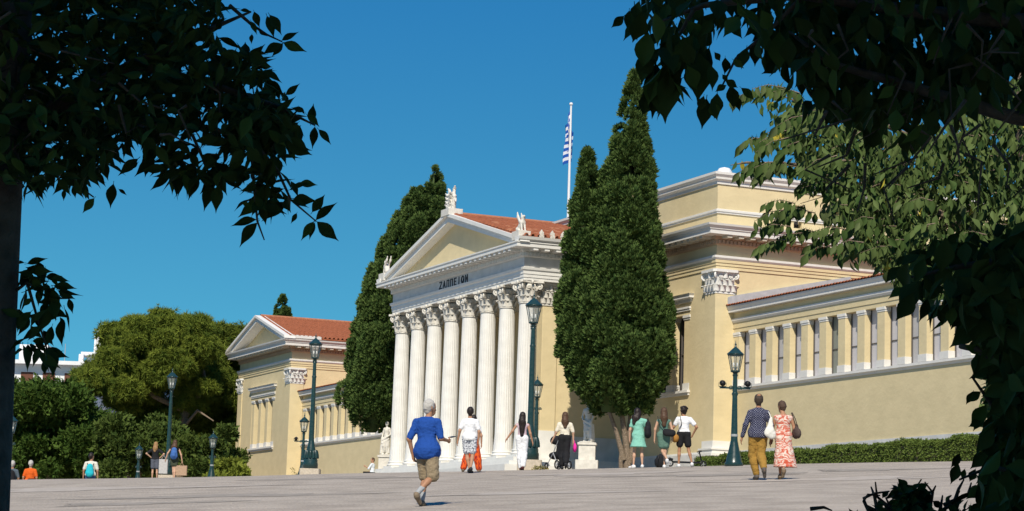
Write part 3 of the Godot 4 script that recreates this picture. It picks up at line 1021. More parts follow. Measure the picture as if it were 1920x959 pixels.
# ------------------------------------------------------------------ wings
func make_wing(s: float) -> void:
	var x0 := BW if s > 0 else -WA
	var x1 := WA if s > 0 else -BW
	var path := [V2(x1, -0.80), V2(x0, -0.80)]
	part("wing_wall", MB.new().box(x0 + 0.002, x1 - 0.002, -2.0, 2.60, -1.4, -0.86).mesh(), M.yellow, bld)
	part("wing_plinth", MB.new().box(x0 + 0.1, x1 - 0.002, -2.0, 0.24, -0.858, -0.78).mesh(), M.marble_grey, bld)
	part("wing_sill", MB.new().sweep(path, [V2(-0.5, 2.602), V2(-0.04, 2.602), V2(-0.01, 2.66), V2(0.05, 2.70), V2(0.05, 2.79), V2(-0.5, 2.80)]).mesh(), M.white_trim, bld)
	part("wing_architrave", MB.new().sweep(path, [V2(-0.6, 4.952), V2(0.0, 4.952), V2(0.0, 5.12), V2(0.025, 5.12), V2(0.025, 5.34), V2(-0.6, 5.34)]).mesh(), M.yellow, bld)
	part("wing_moulding", MB.new().sweep(path, [V2(-0.6, 5.342), V2(0.04, 5.342), V2(0.10, 5.42), V2(0.10, 5.50), V2(-0.6, 5.50)]).mesh(), M.white_trim, bld)
	part("wing_frieze", MB.new().sweep(path, [V2(-0.6, 5.502), V2(0.0, 5.502), V2(0.0, 5.742), V2(-0.6, 5.742)]).mesh(), M.yellow, bld)
	part("wing_cornice", MB.new().sweep(path, [V2(-0.6, 5.744), V2(0.26, 5.744), V2(0.26, 5.84), V2(0.32, 5.94), V2(0.32, 6.0), V2(-0.6, 6.02)]).mesh(), M.white_trim, bld)
	# low roof and its tile ends
	var rf := MB.new()
	rf.quad(Vector3(x0 + 0.003, 6.03, -0.42), Vector3(x1, 6.03, -0.42), Vector3(x1, 8.63, -12), Vector3(x0 + 0.003, 8.63, -12))
	var roof := part("wing_roof", rf.mesh(), M.tile, bld)
	var ends := []
	var x := x0 + 0.12
	while x < x1:
		ends.append(Transform3D(Basis(), Vector3(x, 6.035 + rng.randf() * 0.008, -0.86)))
		x += 0.21
	var end_mesh := SB.new()
	var p := PackedVector3Array()
	for z in [0.0, 0.42, 0.44, 0.44]:
		for j in 6:
			var w := PI * j / 5.0
			var r: float = 0.075 if z < 0.43 else 0.055
			p.append(Vector3(cos(w) * r * 1.05, sin(w) * r - z * 0.07, z))
	end_mesh.grid(p, 4, 6, false)
	copies("eave_tiles", end_mesh.mesh(), M.tile, roof, ends, [])
	var fl := MB.new()
	fl.slab([V2(0.5, 6.06), V2(6.2, 7.34), V2(6.2, 7.66), V2(0.62, 6.42), V2(0.5, 6.36)], 0.0, 0.14)
	part("flashing", fl.mesh(), M.lead, bld, Transform3D(Basis(Vector3.UP, PI / 2), Vector3(BW + 0.002 if s > 0 else -BW - 0.142, 0, 0)))
	# pillars and windows
	var k := 0
	var shaft := MB.new().post(0.0, 0.49, 3.06, 4.78, -0.26, 0.0, 0.008).mesh()
	var base := MB.new().post(-0.02, 0.51, 2.802, 3.058, -0.28, 0.03, 0.012).mesh()
	var cap := MB.new().post(-0.015, 0.505, 4.782, 4.85, -0.27, 0.015, 0.008).post(-0.035, 0.525, 4.852, 4.95, -0.27, 0.035, 0.008).mesh()
	var panes := [M.blind, M.blind, M.blind_grey, M.blind, M.blind, M.blind_green, M.blind]
	while true:
		var a := BW + 0.03 + k * 1.30
		if a + 0.6 > WA: break
		var l := a if s > 0 else -a - 0.49
		var pl := part("pillar", shaft, M.yellow, bld, Transform3D(Basis(), Vector3(l, 0, -0.80)))
		part("base", base, M.white_trim, pl)
		part("capital", cap, M.white_trim, pl)
		var g0 := a + 0.49 if s > 0 else -a - 1.30
		var w := part("window", MB.new().box(g0 - 0.06, g0 + 0.87, 2.81, 4.95, -1.12, -1.08).mesh(), panes[k % 7], bld)
		var f := MB.new()
		f.box(g0 + 0.0, g0 + 0.05, 2.81, 4.95, -1.079, -1.04)
		f.box(g0 + 0.76, g0 + 0.81, 2.81, 4.95, -1.079, -1.04)
		f.box(g0 + 0.051, g0 + 0.759, 3.72, 3.75, -1.079, -1.05)
		part("frame", f.mesh(), M.window_frame, w)
		k += 1
	part("wing_back_wall", MB.new().box(x0 + 0.003, x1 - 0.003, 2.0, 6.0, -1.9, -1.5).mesh(), M.yellow, bld)

# ------------------------------------------------------------------ end pavilion
func make_pavilion() -> void:
	var path := [V2(-WA, -16), V2(-WA, 0), V2(-PV, 0), V2(-PV, -16)]
	var b := MB.new()
	var cx := -(WA + PV) / 2
	wall_x(b, -PV, -WA, -2.0, 9.2, 0.0, 0.6, [[cx - 2.4, cx + 2.4, 2.76, 5.85]])
	b.box(-WA - 0.6, -WA, -2.0, 9.2, -16, -0.601)
	b.box(-PV, -PV + 0.6, -2.0, 9.2, -16, -0.601)
	b.box(-PV, -WA, -2.0, 9.2, -16.6, -16.001)
	part("pavilion_wall", b.mesh(), M.yellow, bld)
	entablature(path, bld, 0.04)
	part("pavilion_plinth", MB.new().sweep([V2(-WA, -0.85), V2(-WA, 0), V2(-PV, 0), V2(-PV, -0.85)], [V2(-0.1, -2), V2(0.10, -2), V2(0.10, 0.2), V2(-0.1, 0.22)]).mesh(), M.marble_grey, bld)
	pilaster(-WA - 0.39, -0.39, 0.82, bld)
	pilaster(-PV + 0.39, -0.39, 0.82, bld)
	window_group(cx, bld)
	pediment(cx, (PV - WA) / 2 + 0.80, 9.24, 11.05, 0.0, 0.80, bld, false)
	roof_slope((PV - WA) / 2 + 0.78, 9.34, -16.0, 0.55, 11.16, bld, false, cx)
	part("roof_edge", MB.new().box(-WA + 0.1, -WA + 0.80, 9.245, 9.44, -1.6, 0.35).mesh(), M.white_trim, bld)

# ------------------------------------------------------------------ hedge in front of the near wing
func make_hedge() -> void:
	var U := Vector3(sin(DEG_B), 0, cos(DEG_B))
	var N := Vector3(-cos(DEG_B), 0, sin(DEG_B))
	var o := thing("hedge", "low clipped green hedge along the foot of the near wing", "hedge")
	o.transform = bld.transform
	var core := MB.new()
	var xfs := []
	var cols := []
	var x0 := 16.5
	var x1 := 38.0
	core.box(x0 + 0.1, x1, -1.9, -0.30, 0.72, 1.33)
	part("branches", core.mesh(), M.bark_dark, o)
	for i in 26000:
		var x := rng.randf_range(x0, x1)
		var face := rng.randf()
		var p := Vector3.ZERO
		var w := 0.05 * sin(x * 1.7) + 0.04 * sin(x * 4.1 + 1.0)
		if face < 0.58: p = Vector3(x, rng.randf_range(-1.5, -0.20 + w), 1.36 + rng.randf_range(-0.07, 0.05))
		elif face < 0.94: p = Vector3(x, -0.22 + w + rng.randf_range(-0.07, 0.06), rng.randf_range(0.66, 1.38))
		else: p = Vector3(x0 + rng.randf_range(-0.05, 0.1), rng.randf_range(-1.5, -0.2), rng.randf_range(0.66, 1.38))
		var bs := Basis(Vector3(rng.randf_range(-1, 1), rng.randf_range(-1, 1), rng.randf_range(-1, 1)).normalized(), rng.randf() * TAU)
		xfs.append(Transform3D(bs.scaled(Vector3.ONE * rng.randf_range(0.07, 0.12)), p))
	for i in 64:
		var t := rng.randf()
		cols.append(Color(0.055 + 0.07 * t, 0.085 + 0.085 * t, 0.018 + 0.02 * t))
	copies("leaves", leaf_cluster(4, 3), M.leaf_copies, o, xfs, cols)

# ------------------------------------------------------------------ foliage pieces
# n small leaves round a point, unit size
func leaf_cluster(n: int, sd: int) -> Mesh:
	var r := RandomNumberGenerator.new()
	r.seed = sd
	var b := MB.new()
	for i in n:
		var d := Vector3(r.randf_range(-1, 1), r.randf_range(-0.6, 1), r.randf_range(-1, 1)).normalized()
		var s := d.cross(Vector3(r.randf_range(-1, 1), r.randf_range(-1, 1), r.randf_range(-1, 1))).normalized()
		var up := d.cross(s)
		var o := d * r.randf_range(0.0, 0.35)
		var L := r.randf_range(0.6, 1.0)
		var w := L * 0.26
		b.tri(o, o + d * L * 0.45 + s * w + up * 0.05, o + d * L)
		b.tri(o, o + d * L, o + d * L * 0.45 - s * w + up * 0.05)
	return b.mesh()

# upright tuft of narrow scales, for cypress
func spray_mesh() -> Mesh:
	var r := RandomNumberGenerator.new()
	r.seed = 9
	var b := MB.new()
	for i in 9:
		var a := TAU * i / 9.0 + r.randf() * 0.5
		var lean := r.randf_range(0.15, 0.75)
		var d := Vector3(cos(a) * lean, 1.0, sin(a) * lean).normalized()
		var s := d.cross(Vector3(cos(a + 0.6), 0.2, sin(a + 0.6))).normalized()
		var L := r.randf_range(0.6, 1.0)
		var o := Vector3(cos(a), 0, sin(a)) * 0.12
		b.tri(o - s * 0.07, o + d * L * 0.6 + s * 0.13, o + d * L)
		b.tri(o - s * 0.07, o + d * L, o + d * L * 0.55 - s * 0.13)
	return b.mesh()

func needle_mesh() -> Mesh:
	var r := RandomNumberGenerator.new()
	r.seed = 19
	var b := MB.new()
	for i in 16:
		var d := Vector3(r.randf_range(-1, 1), r.randf_range(-0.25, 1.1), r.randf_range(-1, 1)).normalized()
		var s := d.cross(Vector3(r.randf_range(-1, 1), r.randf_range(-1, 1), r.randf_range(-1, 1))).normalized() * 0.075
		b.tri(-s, s, d * r.randf_range(0.7, 1.0))
	return b.mesh()

func rand_basis(size: float) -> Basis:
	return Basis(Vector3(rng.randf_range(-1, 1), rng.randf_range(-1, 1), rng.randf_range(-1, 1)).normalized(), rng.randf() * TAU).scaled(Vector3.ONE * size)

func tones(c0: Color, c1: Color, n := 48) -> Array:
	var a := []
	for i in n:
		a.append(c0.lerp(c1, rng.randf()))
	return a

# ------------------------------------------------------------------ cypresses
# leaders: [foot offset, tip offset, radius profile points (t, r)]
func cypress(label: String, foot: Vector3, leaders: Array, clear: float, stems: Array, density := 1.0) -> void:
	var o := thing("cypress_tree", label, "tree", foot, "cypresses by the hall")
	var tr := SB.new()
	for s in stems:
		tr.tube(s[0], s[1], 9)
	part("trunk", tr.mesh(), M.bark, o)
	var xfs := []
	var core := SB.new()
	for l in leaders:
		var a: Vector3 = l[0]
		var e: Vector3 = l[1]
		var prof: Array = l[2]
		var H := (e - a).length()
		var cur := Curve.new()
		cur.max_value = 6.0
		for q in prof: cur.add_point(q, 0, 0, Curve.TANGENT_LINEAR, Curve.TANGENT_LINEAR)
		var lath := []
		var pp := PackedVector3Array()
		for i in 15:
			var t := float(i) / 14.0
			var c := a.lerp(e, t)
			var r := maxf(cur.sample(t) * 0.46 * (1.0 - 0.75 * t), 0.02)
			for j in 10:
				var w := -TAU * j / 10.0
				pp.append(c + Vector3(cos(w) * r, 0, sin(w) * r))
		core.grid(pp, 15, 10, true)
		var lumps := int(H * 27 * density)
		for i in lumps:
			# more lumps where the crown is wide
			var t := rng.randf()
			for tries in 4:
				if rng.randf() * 2.4 < cur.sample(t) + 0.35: break
				t = rng.randf()
			var w := rng.randf() * TAU
			var r := cur.sample(t)
			var lr := clampf(r * 0.34, 0.14, 0.58) * rng.randf_range(0.7, 1.25)
			var out := Vector3(cos(w), 0, sin(w))
			var c := a.lerp(e, t) + out * maxf(r - lr * (rng.randf_range(0.5, 1.2) if rng.randf() < 0.96 else rng.randf_range(0.0, 0.5)), 0.0)
			var ns := int(30 + lr * lr * 420)
			for j in ns:
				var d := Vector3(rng.randf_range(-1, 1), rng.randf_range(-0.7, 1.2), rng.randf_range(-1, 1)) + out * 0.6
				d = d.normalized()
				var p := c + d * lr * Vector3(1, 1.35, 1) * rng.randf_range(0.75, 1.05)
				var up := (Vector3.UP + d * 0.9 + Vector3(rng.randf_range(-0.4, 0.4), 0, rng.randf_range(-0.4, 0.4))).normalized()
				var sx := up.cross(Vector3(0.3, 0.1, 1)).normalized()
				var bs := Basis(sx, up, sx.cross(up)).rotated(up, rng.randf() * TAU)
				xfs.append(Transform3D(bs.scaled(Vector3.ONE * rng.randf_range(0.14, 0.27)), p))
	var cr := part("crown", core.mesh(), M.cypress_core, o)
	copies("foliage", spray_mesh(), M.needle_copies, cr, xfs, tones(Color(0.038, 0.072, 0.020), Color(0.100, 0.150, 0.040)))

func local_to_world(x: float, z: float) -> Vector3:
	var p: Vector3 = bld.transform * Vector3(x, 0, z)
	p.y = gh(p.x, p.z)
	return p

func make_cypresses() -> void:
	mat("cypress_core", lin(0.065, 0.095, 0.030), 0.9)
	var foot := local_to_world(12.8, 2.5)
	var rgt := Vector3(1, 0, 0)
	# the near pair grows from one root: a tall leader and a slimmer one at its left
	cypress("tall dense double cypress with twisted bare trunks before the near yellow wall", foot, [
		[Vector3(-0.75, 2.3, 0), Vector3(0.0, 16.4, 0), [V2(0, 0.6), V2(0.08, 1.5), V2(0.2, 1.85), V2(0.42, 1.55), V2(0.58, 1.22), V2(0.74, 0.88), V2(0.89, 0.42), V2(1, 0.06)]],
		[Vector3(-1.65, 3.2, 0.2), Vector3(-1.85, 13.2, 0.1), [V2(0, 0.5), V2(0.15, 1.1), V2(0.35, 1.1), V2(0.6, 0.75), V2(0.85, 0.42), V2(1, 0.06)]],
		[Vector3(0.35, 2.4, -0.2), Vector3(0.65, 9.5, -0.3), [V2(0, 0.5), V2(0.2, 1.15), V2(0.5, 1.2), V2(0.8, 0.8), V2(1, 0.1)]]],
		2.2, [
		[[Vector3(0.05, -0.4, 0), Vector3(0.02, 0.8, 0), Vector3(-0.15, 1.8, 0), Vector3(-0.4, 3.2, 0), Vector3(-0.3, 7, 0), Vector3(0.3, 15, 0)], [0.21, 0.13, 0.11, 0.10, 0.09, 0.02]],
		[[Vector3(-0.1, 0.4, 0.1), Vector3(-0.42, 1.5, 0.1), Vector3(-0.85, 2.6, 0.2), Vector3(-1.3, 4.5, 0.2)], [0.12, 0.09, 0.08, 0.06]],
		[[Vector3(0.12, 0.3, 0), Vector3(0.36, 1.5, 0), Vector3(0.58, 2.8, 0), Vector3(0.7, 5, -0.2)], [0.12, 0.09, 0.08, 0.06]],
		[[Vector3(0.0, 0.6, -0.1), Vector3(0.1, 2.0, -0.15), Vector3(0.15, 3.5, -0.2)], [0.10, 0.07, 0.05]],
		[[Vector3(-0.2, -0.1, 0.1), Vector3(-0.24, 0.5, 0.15), Vector3(-0.2, 1.0, 0.12)], [0.1, 0.08, 0.05]]])
	var left := local_to_world(-12.6, 2.5)
	cypress("broad dense double cypress behind the far end of the portico", left, [
		[Vector3(-1.5, 2.3, 0), Vector3(0.5, 14.8, 0), [V2(0, 0.6), V2(0.1, 1.5), V2(0.3, 1.85), V2(0.6, 1.6), V2(0.85, 1.05), V2(0.96, 0.55), V2(1, 0.1)]],
		[Vector3(0.2, 2.5, -0.3), Vector3(1.25, 15.9, -0.3), [V2(0, 0.5), V2(0.15, 1.3), V2(0.5, 1.3), V2(0.85, 0.75), V2(0.95, 0.5), V2(1, 0.1)]]],
		2.3, [
		[[Vector3(0, -0.4, 0), Vector3(0, 1.5, 0), Vector3(-0.5, 4, 0), Vector3(0.4, 14, 0)], [0.34, 0.22, 0.16, 0.03]],
		[[Vector3(0.1, 0.4, 0), Vector3(0.3, 2.5, -0.1), Vector3(0.9, 9, -0.2)], [0.2, 0.14, 0.04]]])
	var far := at(524, 640, 168.0)
	far.y = gh(far.x, far.z)
	var tip: float = at(527, 556, 168.0).y - far.y
	cypress("small dark cypress tip showing above the ridge of the far pavilion", far, [
		[Vector3(0, 3, 0), Vector3(0.1, tip, 0), [V2(0, 1.2), V2(0.6, 1.0), V2(0.8, 0.8), V2(0.93, 0.5), V2(1, 0.1)]]],
		2.0, [[[Vector3(0, -0.4, 0), Vector3(0, 8, 0)], [0.3, 0.1]]], 0.7)

# ------------------------------------------------------------------ far trees
# crown made of rounded pads of needles or leaves; pads: [centre, radius vector]
func pad_tree(called: String, label: String, foot: Vector3, pads: Array, limbs: Array, mesh: Mesh, size: float, per: float, c0: Color, c1: Color, group: String, m: Material, bark: Material) -> void:
	var o := thing(called, label, "tree", foot, group)
	var t := SB.new()
	for l in limbs: t.tube(l[0], l[1], 8)
	part("trunk", t.mesh(), bark, o)
	var xfs := []
	for p in pads:
		var c: Vector3 = p[0]
		var r: Vector3 = p[1]
		var n := int(per * (r.x * r.y + r.y * r.z + r.x * r.z))
		for i in n:
			var d := Vector3(rng.randf_range(-1, 1), rng.randf_range(-0.85, 1), rng.randf_range(-1, 1)).normalized()
			var q := c + d * r * (rng.randf_range(0.62, 1.04) if rng.randf() < 0.82 else rng.randf_range(0.9, 1.35))
			var up := (d + Vector3.UP * 0.5).normalized()
			var sx := up.cross(Vector3(0.2, 0.3, 1)).normalized()
			var bs := Basis(sx, up, sx.cross(up)).rotated(up, rng.randf() * TAU)
			xfs.append(Transform3D(bs.scaled(Vector3.ONE * size * rng.randf_range(0.6, 1.5)), q))
	copies("crown", mesh, m, o, xfs, tones(c0, c1))

# random pads inside an outline given in picture pixels at a depth
func pads_in(poly: PackedVector2Array, d: float, n: int, r0: float, r1: float, deep: float, foot: Vector3, flat := 0.8) -> Array:
	var a := []
	var lo := Vector2(1e9, 1e9)
	var hi := -lo
	for p in poly:
		lo = lo.min(p)
		hi = hi.max(p)
	var tries := 0
	while a.size() < n and tries < n * 60:
		tries += 1
		var q := Vector2(rng.randf_range(lo.x, hi.x), rng.randf_range(lo.y, hi.y))
		if not Geometry2D.is_point_in_polygon(q, poly): continue
		var r := rng.randf_range(r0, r1)
		a.append([at(q.x, q.y, d + rng.randf_range(-deep, deep)) - foot, Vector3(r, r * flat, r)])
	return a

func P(a: Array) -> PackedVector2Array:
	var p := PackedVector2Array()
	for i in range(0, a.size(), 2): p.append(Vector2(a[i], a[i + 1]))
	return p

func make_far_trees() -> void:
	var needle := needle_mesh()
	var lc := leaf_cluster(8, 77)
	# three pines: wide one in the middle, one at its right by the pavilion, one behind
	var f1 := at(335, 890, 150.0)
	f1.y = gh(f1.x, f1.z)
	var top1 := P([195, 640, 215, 615, 260, 606, 290, 622, 300, 600, 350, 605, 380, 625, 385, 680, 350, 700, 330, 690, 300, 720, 270, 745, 235, 750, 205, 720, 175, 740, 158, 718, 170, 695, 200, 690])
	var pads1 := pads_in(top1, 150.0, 62, 0.55, 1.3, 3.4, f1, 0.62)
	pads1.append_array(pads_in(P([210, 730, 300, 700, 390, 690, 400, 830, 330, 850, 220, 810]), 151.0, 40, 0.6, 1.1, 2.0, f1, 0.62))
	for q in [[208, 630], [248, 615], [303, 600], [365, 612], [160, 710], [180, 700], [235, 640]]: pads1.append([at(q[0], q[1], 150.0) - f1, Vector3(0.9, 0.75, 0.9)])
	var c1 := at(345, 770, 150.0) - f1
	pad_tree("pine_tree", "broad pine with rounded light green clumps left of the far pavilion", f1, pads1, [
		[[Vector3(0, -0.5, 0), c1 * 0.5, c1, at(330, 700, 150.0) - f1, at(300, 640, 150.0) - f1], [0.42, 0.33, 0.28, 0.18, 0.06]],
		[[c1, at(290, 745, 149.0) - f1, at(220, 700, 149.0) - f1], [0.22, 0.16, 0.05]],
		[[c1 * 0.9, at(385, 720, 150.0) - f1, at(370, 640, 151.0) - f1], [0.2, 0.14, 0.05]],
		[[c1 * 0.8, at(370, 770, 149.0) - f1, at(400, 790, 149.0) - f1], [0.14, 0.1, 0.04]]],
		needle, 0.36, 150.0, Color(0.060, 0.095, 0.016), Color(0.17, 0.205, 0.030), "pines beside the hall", M.needle_copies, M.bark)
	var f2 := at(415, 890, 158.0)
	f2.y = gh(f2.x, f2.z)
	var pads2 := pads_in(P([385, 640, 410, 622, 445, 640, 470, 620, 470, 900, 370, 900, 360, 780, 385, 720]), 156.0, 85, 0.7, 1.25, 2.5, f2)
	for q in [[412, 630], [398, 640], [438, 640], [430, 660]]: pads2.append([at(q[0], q[1], 158.0) - f2, Vector3(0.85, 0.7, 0.85)])
	var c2 := at(420, 740, 158.0) - f2
	pad_tree("pine_tree", "pine with low clumps standing against the left edge of the far pavilion", f2, pads2, [
		[[Vector3(0, -0.5, 0), c2 * 0.5, c2, at(415, 640, 158.0) - f2], [0.4, 0.3, 0.2, 0.05]]],
		needle, 0.36, 150.0, Color(0.055, 0.088, 0.015), Color(0.15, 0.18, 0.028), "pines beside the hall", M.needle_copies, M.bark)
	var f3 := at(250, 890, 135.0)
	f3.y = gh(f3.x, f3.z)
	var pads3 := pads_in(P([200, 800, 240, 785, 300, 790, 350, 800, 450, 815, 455, 890, 200, 890]), 135.0, 34, 0.45, 1.1, 2.6, f3, 0.7)
	pad_tree("shrubbery_tree", "low spreading dark green tree in the shade under the broad pine", f3, pads3, [
		[[Vector3(0, -0.5, 0), at(270, 850, 135.0) - f3, at(300, 810, 135.0) - f3], [0.2, 0.14, 0.05]],
		[[Vector3(0.1, -0.4, 0), at(225, 840, 135.0) - f3], [0.15, 0.06]]],
		lc, 0.25, 150.0, Color(0.036, 0.062, 0.014), Color(0.085, 0.12, 0.026), "park trees at the left", M.leaf_copies, M.bark)
	var f4 := at(95, 890, 140.0)
	f4.y = gh(f4.x, f4.z)
	var pads4 := pads_in(P([-40, 730, 20, 722, 45, 732, 60, 742, 100, 735, 130, 745, 155, 765, 175, 790, 180, 820, 180, 860, 190, 890, -40, 895]), 140.0, 74, 0.6, 1.5, 4.0, f4, 0.7)
	pad_tree("broadleaf_tree", "rounded dark green broadleaf tree filling the far left", f4, pads4, [
		[[Vector3(0, -0.5, 0), at(100, 820, 140.0) - f4, at(95, 730, 140.0) - f4], [0.35, 0.25, 0.06]],
		[[at(100, 830, 140.0) - f4, at(150, 770, 140.0) - f4], [0.2, 0.06]]],
		lc, 0.26, 150.0, Color(0.034, 0.070, 0.013), Color(0.080, 0.125, 0.024), "park trees at the left", M.leaf_copies, M.bark)
	# light green shrub at the foot of the pavilion
	var f5 := at(425, 890, 122.0)
	f5.y = gh(f5.x, f5.z)
	var pads5 := pads_in(P([392, 885, 410, 872, 440, 868, 458, 872, 462, 905, 392, 905]), 122.0, 16, 0.25, 0.45, 0.6, f5)
	pad_tree("shrub", "yellow-green shrub at the foot of the far pavilion's left corner", f5, pads5, [
		[[Vector3(0, -0.3, 0), Vector3(0.1, 0.7, 0)], [0.06, 0.03]]],
		lc, 0.22, 260.0, Color(0.10, 0.13, 0.02), Color(0.22, 0.25, 0.04), "", M.leaf_copies, M.bark)
	# trees closing the view further back
	var k := 0
	for q in [[60, 205.0, 830.0, 760.0], [200, 200.0, 840.0, 800.0], [320, 195.0, 830.0, 770.0], [450, 210.0, 800.0, 700.0]]:
		var f := at(q[0], 890, q[1])
		f.y = gh(f.x, f.z)
		var pads := pads_in(P([q[0] - 80, 880, q[0] - 85, q[2], q[0] - 30, q[3] + 20, q[0] + 20, q[3] + 10, q[0] + 80, q[2] - 10, q[0] + 85, 880]), q[1], 45, 1.3, 2.0, 3.0, f)
		pad_tree("broadleaf_tree", ["dark tree far behind the broadleaf tree at the left edge", "dark tree far behind, in the gap left of the broad pine", "dark tree far behind the trunk of the broad pine", "dark tree far behind the pine at the pavilion"][k], f, pads, [
			[[Vector3(0, -0.5, 0), Vector3(0, 3, 0), Vector3(0.3, 7, 0)], [0.4, 0.3, 0.1]]],
			lc, 0.5, 45.0, Color(0.04, 0.07, 0.014), Color(0.10, 0.14, 0.026), "trees far behind at the left", M.leaf_copies, M.bark)
		k += 1

# ------------------------------------------------------------------ far apartment houses
func make_far_buildings() -> void:
	# [picture x of the left and right edge, picture y of the top, depth, storeys]
	var specs := [
		[20.0, 156.0, 678.0, 235.0, "white apartment house with brown shutters over the trees at far left"],
		[155.0, 300.0, 664.0, 250.0, "white apartment house with a roof dish, left of the broad pine"],
		[318.0, 475.0, 690.0, 240.0, "white apartment house seen in gaps behind the pines"]]
	var k := 0
	for s in specs:
		var a := at(s[0], 800, s[3])
		var b := at(s[1], 800, s[3])
		var top: float = at((s[0] + s[1]) / 2, s[2], s[3]).y
		var g := gh(a.x, a.z) - 1.0
		var w := b.x - a.x
		var o := thing("apartment_house", s[4], "building", Vector3(a.x, g, a.z), "houses behind the park")
		var H := top - g
		part("wall", MB.new().box(0, w, 0, H - 0.4, -12, 0).mesh(), M.plaster_white, o)
		part("roof", MB.new().box(-0.5, w + 0.5, H - 0.398, H, -12.5, 1.1).mesh(), M.plaster_white, o)
		var n := int(H / 3.1)
		for i in n:
			var y := H - 0.6 - (i + 1) * 3.1 + 0.3
			if y < 1.0: break
			part("balcony", MB.new().box(0.2, w - 0.2, y - 0.2, y, 0.002, 1.3).box(0.2, w - 0.2, y + 0.002, y + 0.9, 1.2, 1.3).mesh(), M.plaster_white, o)
			var x := 0.7
			while x < w - 1.6:
				var win := part("window", MB.new().box(x, x + 1.3, y + 0.05, y + 2.2, 0.003, 0.06).mesh(), M.shutter if (i + k) % 2 == 0 or x > w * 0.6 else M.dark_glass, o)
				part("frame", MB.new().box(x - 0.08, x + 1.38, y + 2.202, y + 2.32, 0.003, 0.12).mesh(), M.plaster_white, win)
				x += 2.3
		if k == 1:
			part("penthouse", MB.new().box(0.6, 2.9, H + 0.002, H + 2.0, -6, -0.6).mesh(), M.plaster_white, o)
			var dish := SB.new().lathe([V2(0.0, 0.0), V2(0.3, 0.05), V2(0.5, 0.16), V2(0.52, 0.17)], 14)
			part("satellite_dish", dish.mesh(), M.white_plastic, o, Transform3D(Basis(Vector3.RIGHT, 1.1), Vector3(1.4, H + 2.5, -0.8)))
			part("dish_mast", SB.new().tube([Vector3(1.4, H + 2.0, -0.9), Vector3(1.4, H + 2.6, -0.85)], [0.05], 6).mesh(), M.steel, o)
		if k == 0:
			part("chimney", MB.new().box(w - 1.2, w - 0.7, H + 0.002, H + 1.0, -2, -1.4).mesh(), M.plaster_white, o)
			part("aerial", SB.new().tube([Vector3(w - 2.6, H, -1), Vector3(w - 2.6, H + 2.0, -1)], [0.04], 6).mesh(), M.steel, o)
			part("penthouse", MB.new().box(0.2, 3.2, H + 0.002, H + 1.8, -6, -0.8).mesh(), M.plaster_white, o)
		k += 1

# ------------------------------------------------------------------ near trees
func leaf_mesh(width: float, tip: float, bend: float) -> Mesh:
	# unit leaf along +y, folded along its midrib, face towards +z
	var p := PackedVector3Array()
	var prof := [0.03, 0.55, 0.92, 1.0, 0.82, 0.46, 0.14, 0.0]
	for i in 8:
		var t := i / 7.0
		var y := pow(t, tip)
		var w: float = prof[i] * width
		var z := -bend * t * t
		p.append(Vector3(-w, y, z + w * 0.35))
		p.append(Vector3(-w * 0.5, y, z + w * 0.12))
		p.append(Vector3(0, y, z - 0.005))
		p.append(Vector3(w * 0.5, y, z + w * 0.12))
		p.append(Vector3(w, y, z + w * 0.35))
	var sb := SB.new()
	sb.grid(p, 8, 5, false)
	# short stalk
	sb.tube([Vector3(0, -0.12, 0.01), Vector3(0, 0.02, 0)], [0.012], 4)
	return sb.mesh()

# basis with y along dir and a random roll; z turned roughly towards face
func leaf_basis(dir: Vector3, face: Vector3, roll: float, size: float) -> Basis:
	var y := dir.normalized()
	var x := y.cross(face)
	if x.length() < 0.05: x = y.cross(Vector3(0.3, 1, 0.2))
	x = x.normalized()
	return Basis(x, y, x.cross(y)).rotated(y, roll).scaled(Vector3.ONE * size)

# leaves: array of [Transform3D]; the largest single ones become parts
func hang_leaves(o: Node3D, mesh: Array, mats: Array, singles: Array, rest: Array, cols: Array, m: Material) -> void:
	var i := 0
	for x in singles:
		part("leaf", mesh[i % mesh.size()], mats[i % mats.size()], o, x)
		i += 1
	for k in mesh.size():
		var some := []
		for j in range(k, rest.size(), mesh.size()): some.append(rest[j])
		if not some.is_empty(): copies("crown", mesh[k], m, o, some, cols)

# leaves scattered in an outline; returns transforms relative to foot
func scatter(poly: PackedVector2Array, n: int, d0: float, d1: float, foot: Vector3, size: float, droop: float, bushy: float) -> Array:
	var a := []
	var lo := Vector2(1e9, 1e9)
	var hi := -lo
	for p in poly:
		lo = lo.min(p)
		hi = hi.max(p)
	var tries := 0
	while a.size() < n and tries < n * 40:
		tries += 1
		var q := Vector2(rng.randf_range(lo.x, hi.x), rng.randf_range(lo.y, hi.y))
		if not Geometry2D.is_point_in_polygon(q, poly): continue
		var d := rng.randf_range(d0, d1)
		var dir := Vector3(rng.randf_range(-1, 1), rng.randf_range(-1, 1) * bushy - droop, rng.randf_range(-1, 1) * 0.7)
		var p := at(q.x, q.y, d) - foot
		var face := Vector3(rng.randf_range(-0.8, 0.8), rng.randf_range(0.0, 0.9), rng.randf_range(-0.3, 1))
		a.append(Transform3D(leaf_basis(dir, face, rng.randf_range(-0.8, 0.8), size * rng.randf_range(0.7, 1.15)), p))
	return a

# a leaf from pixel (x0, y0) to pixel (x1, y1)
func leaf_to(x0: float, y0: float, x1: float, y1: float, d: float, foot: Vector3) -> Transform3D:
	var a := at(x0, y0, d)
	var b := at(x1, y1, d + rng.randf_range(-0.01, 0.01))
	return Transform3D(leaf_basis(b - a, Vector3(rng.randf_range(-0.3, 0.3), 0.2, 1), rng.randf_range(-0.4, 0.4), (b - a).length()), a - foot)

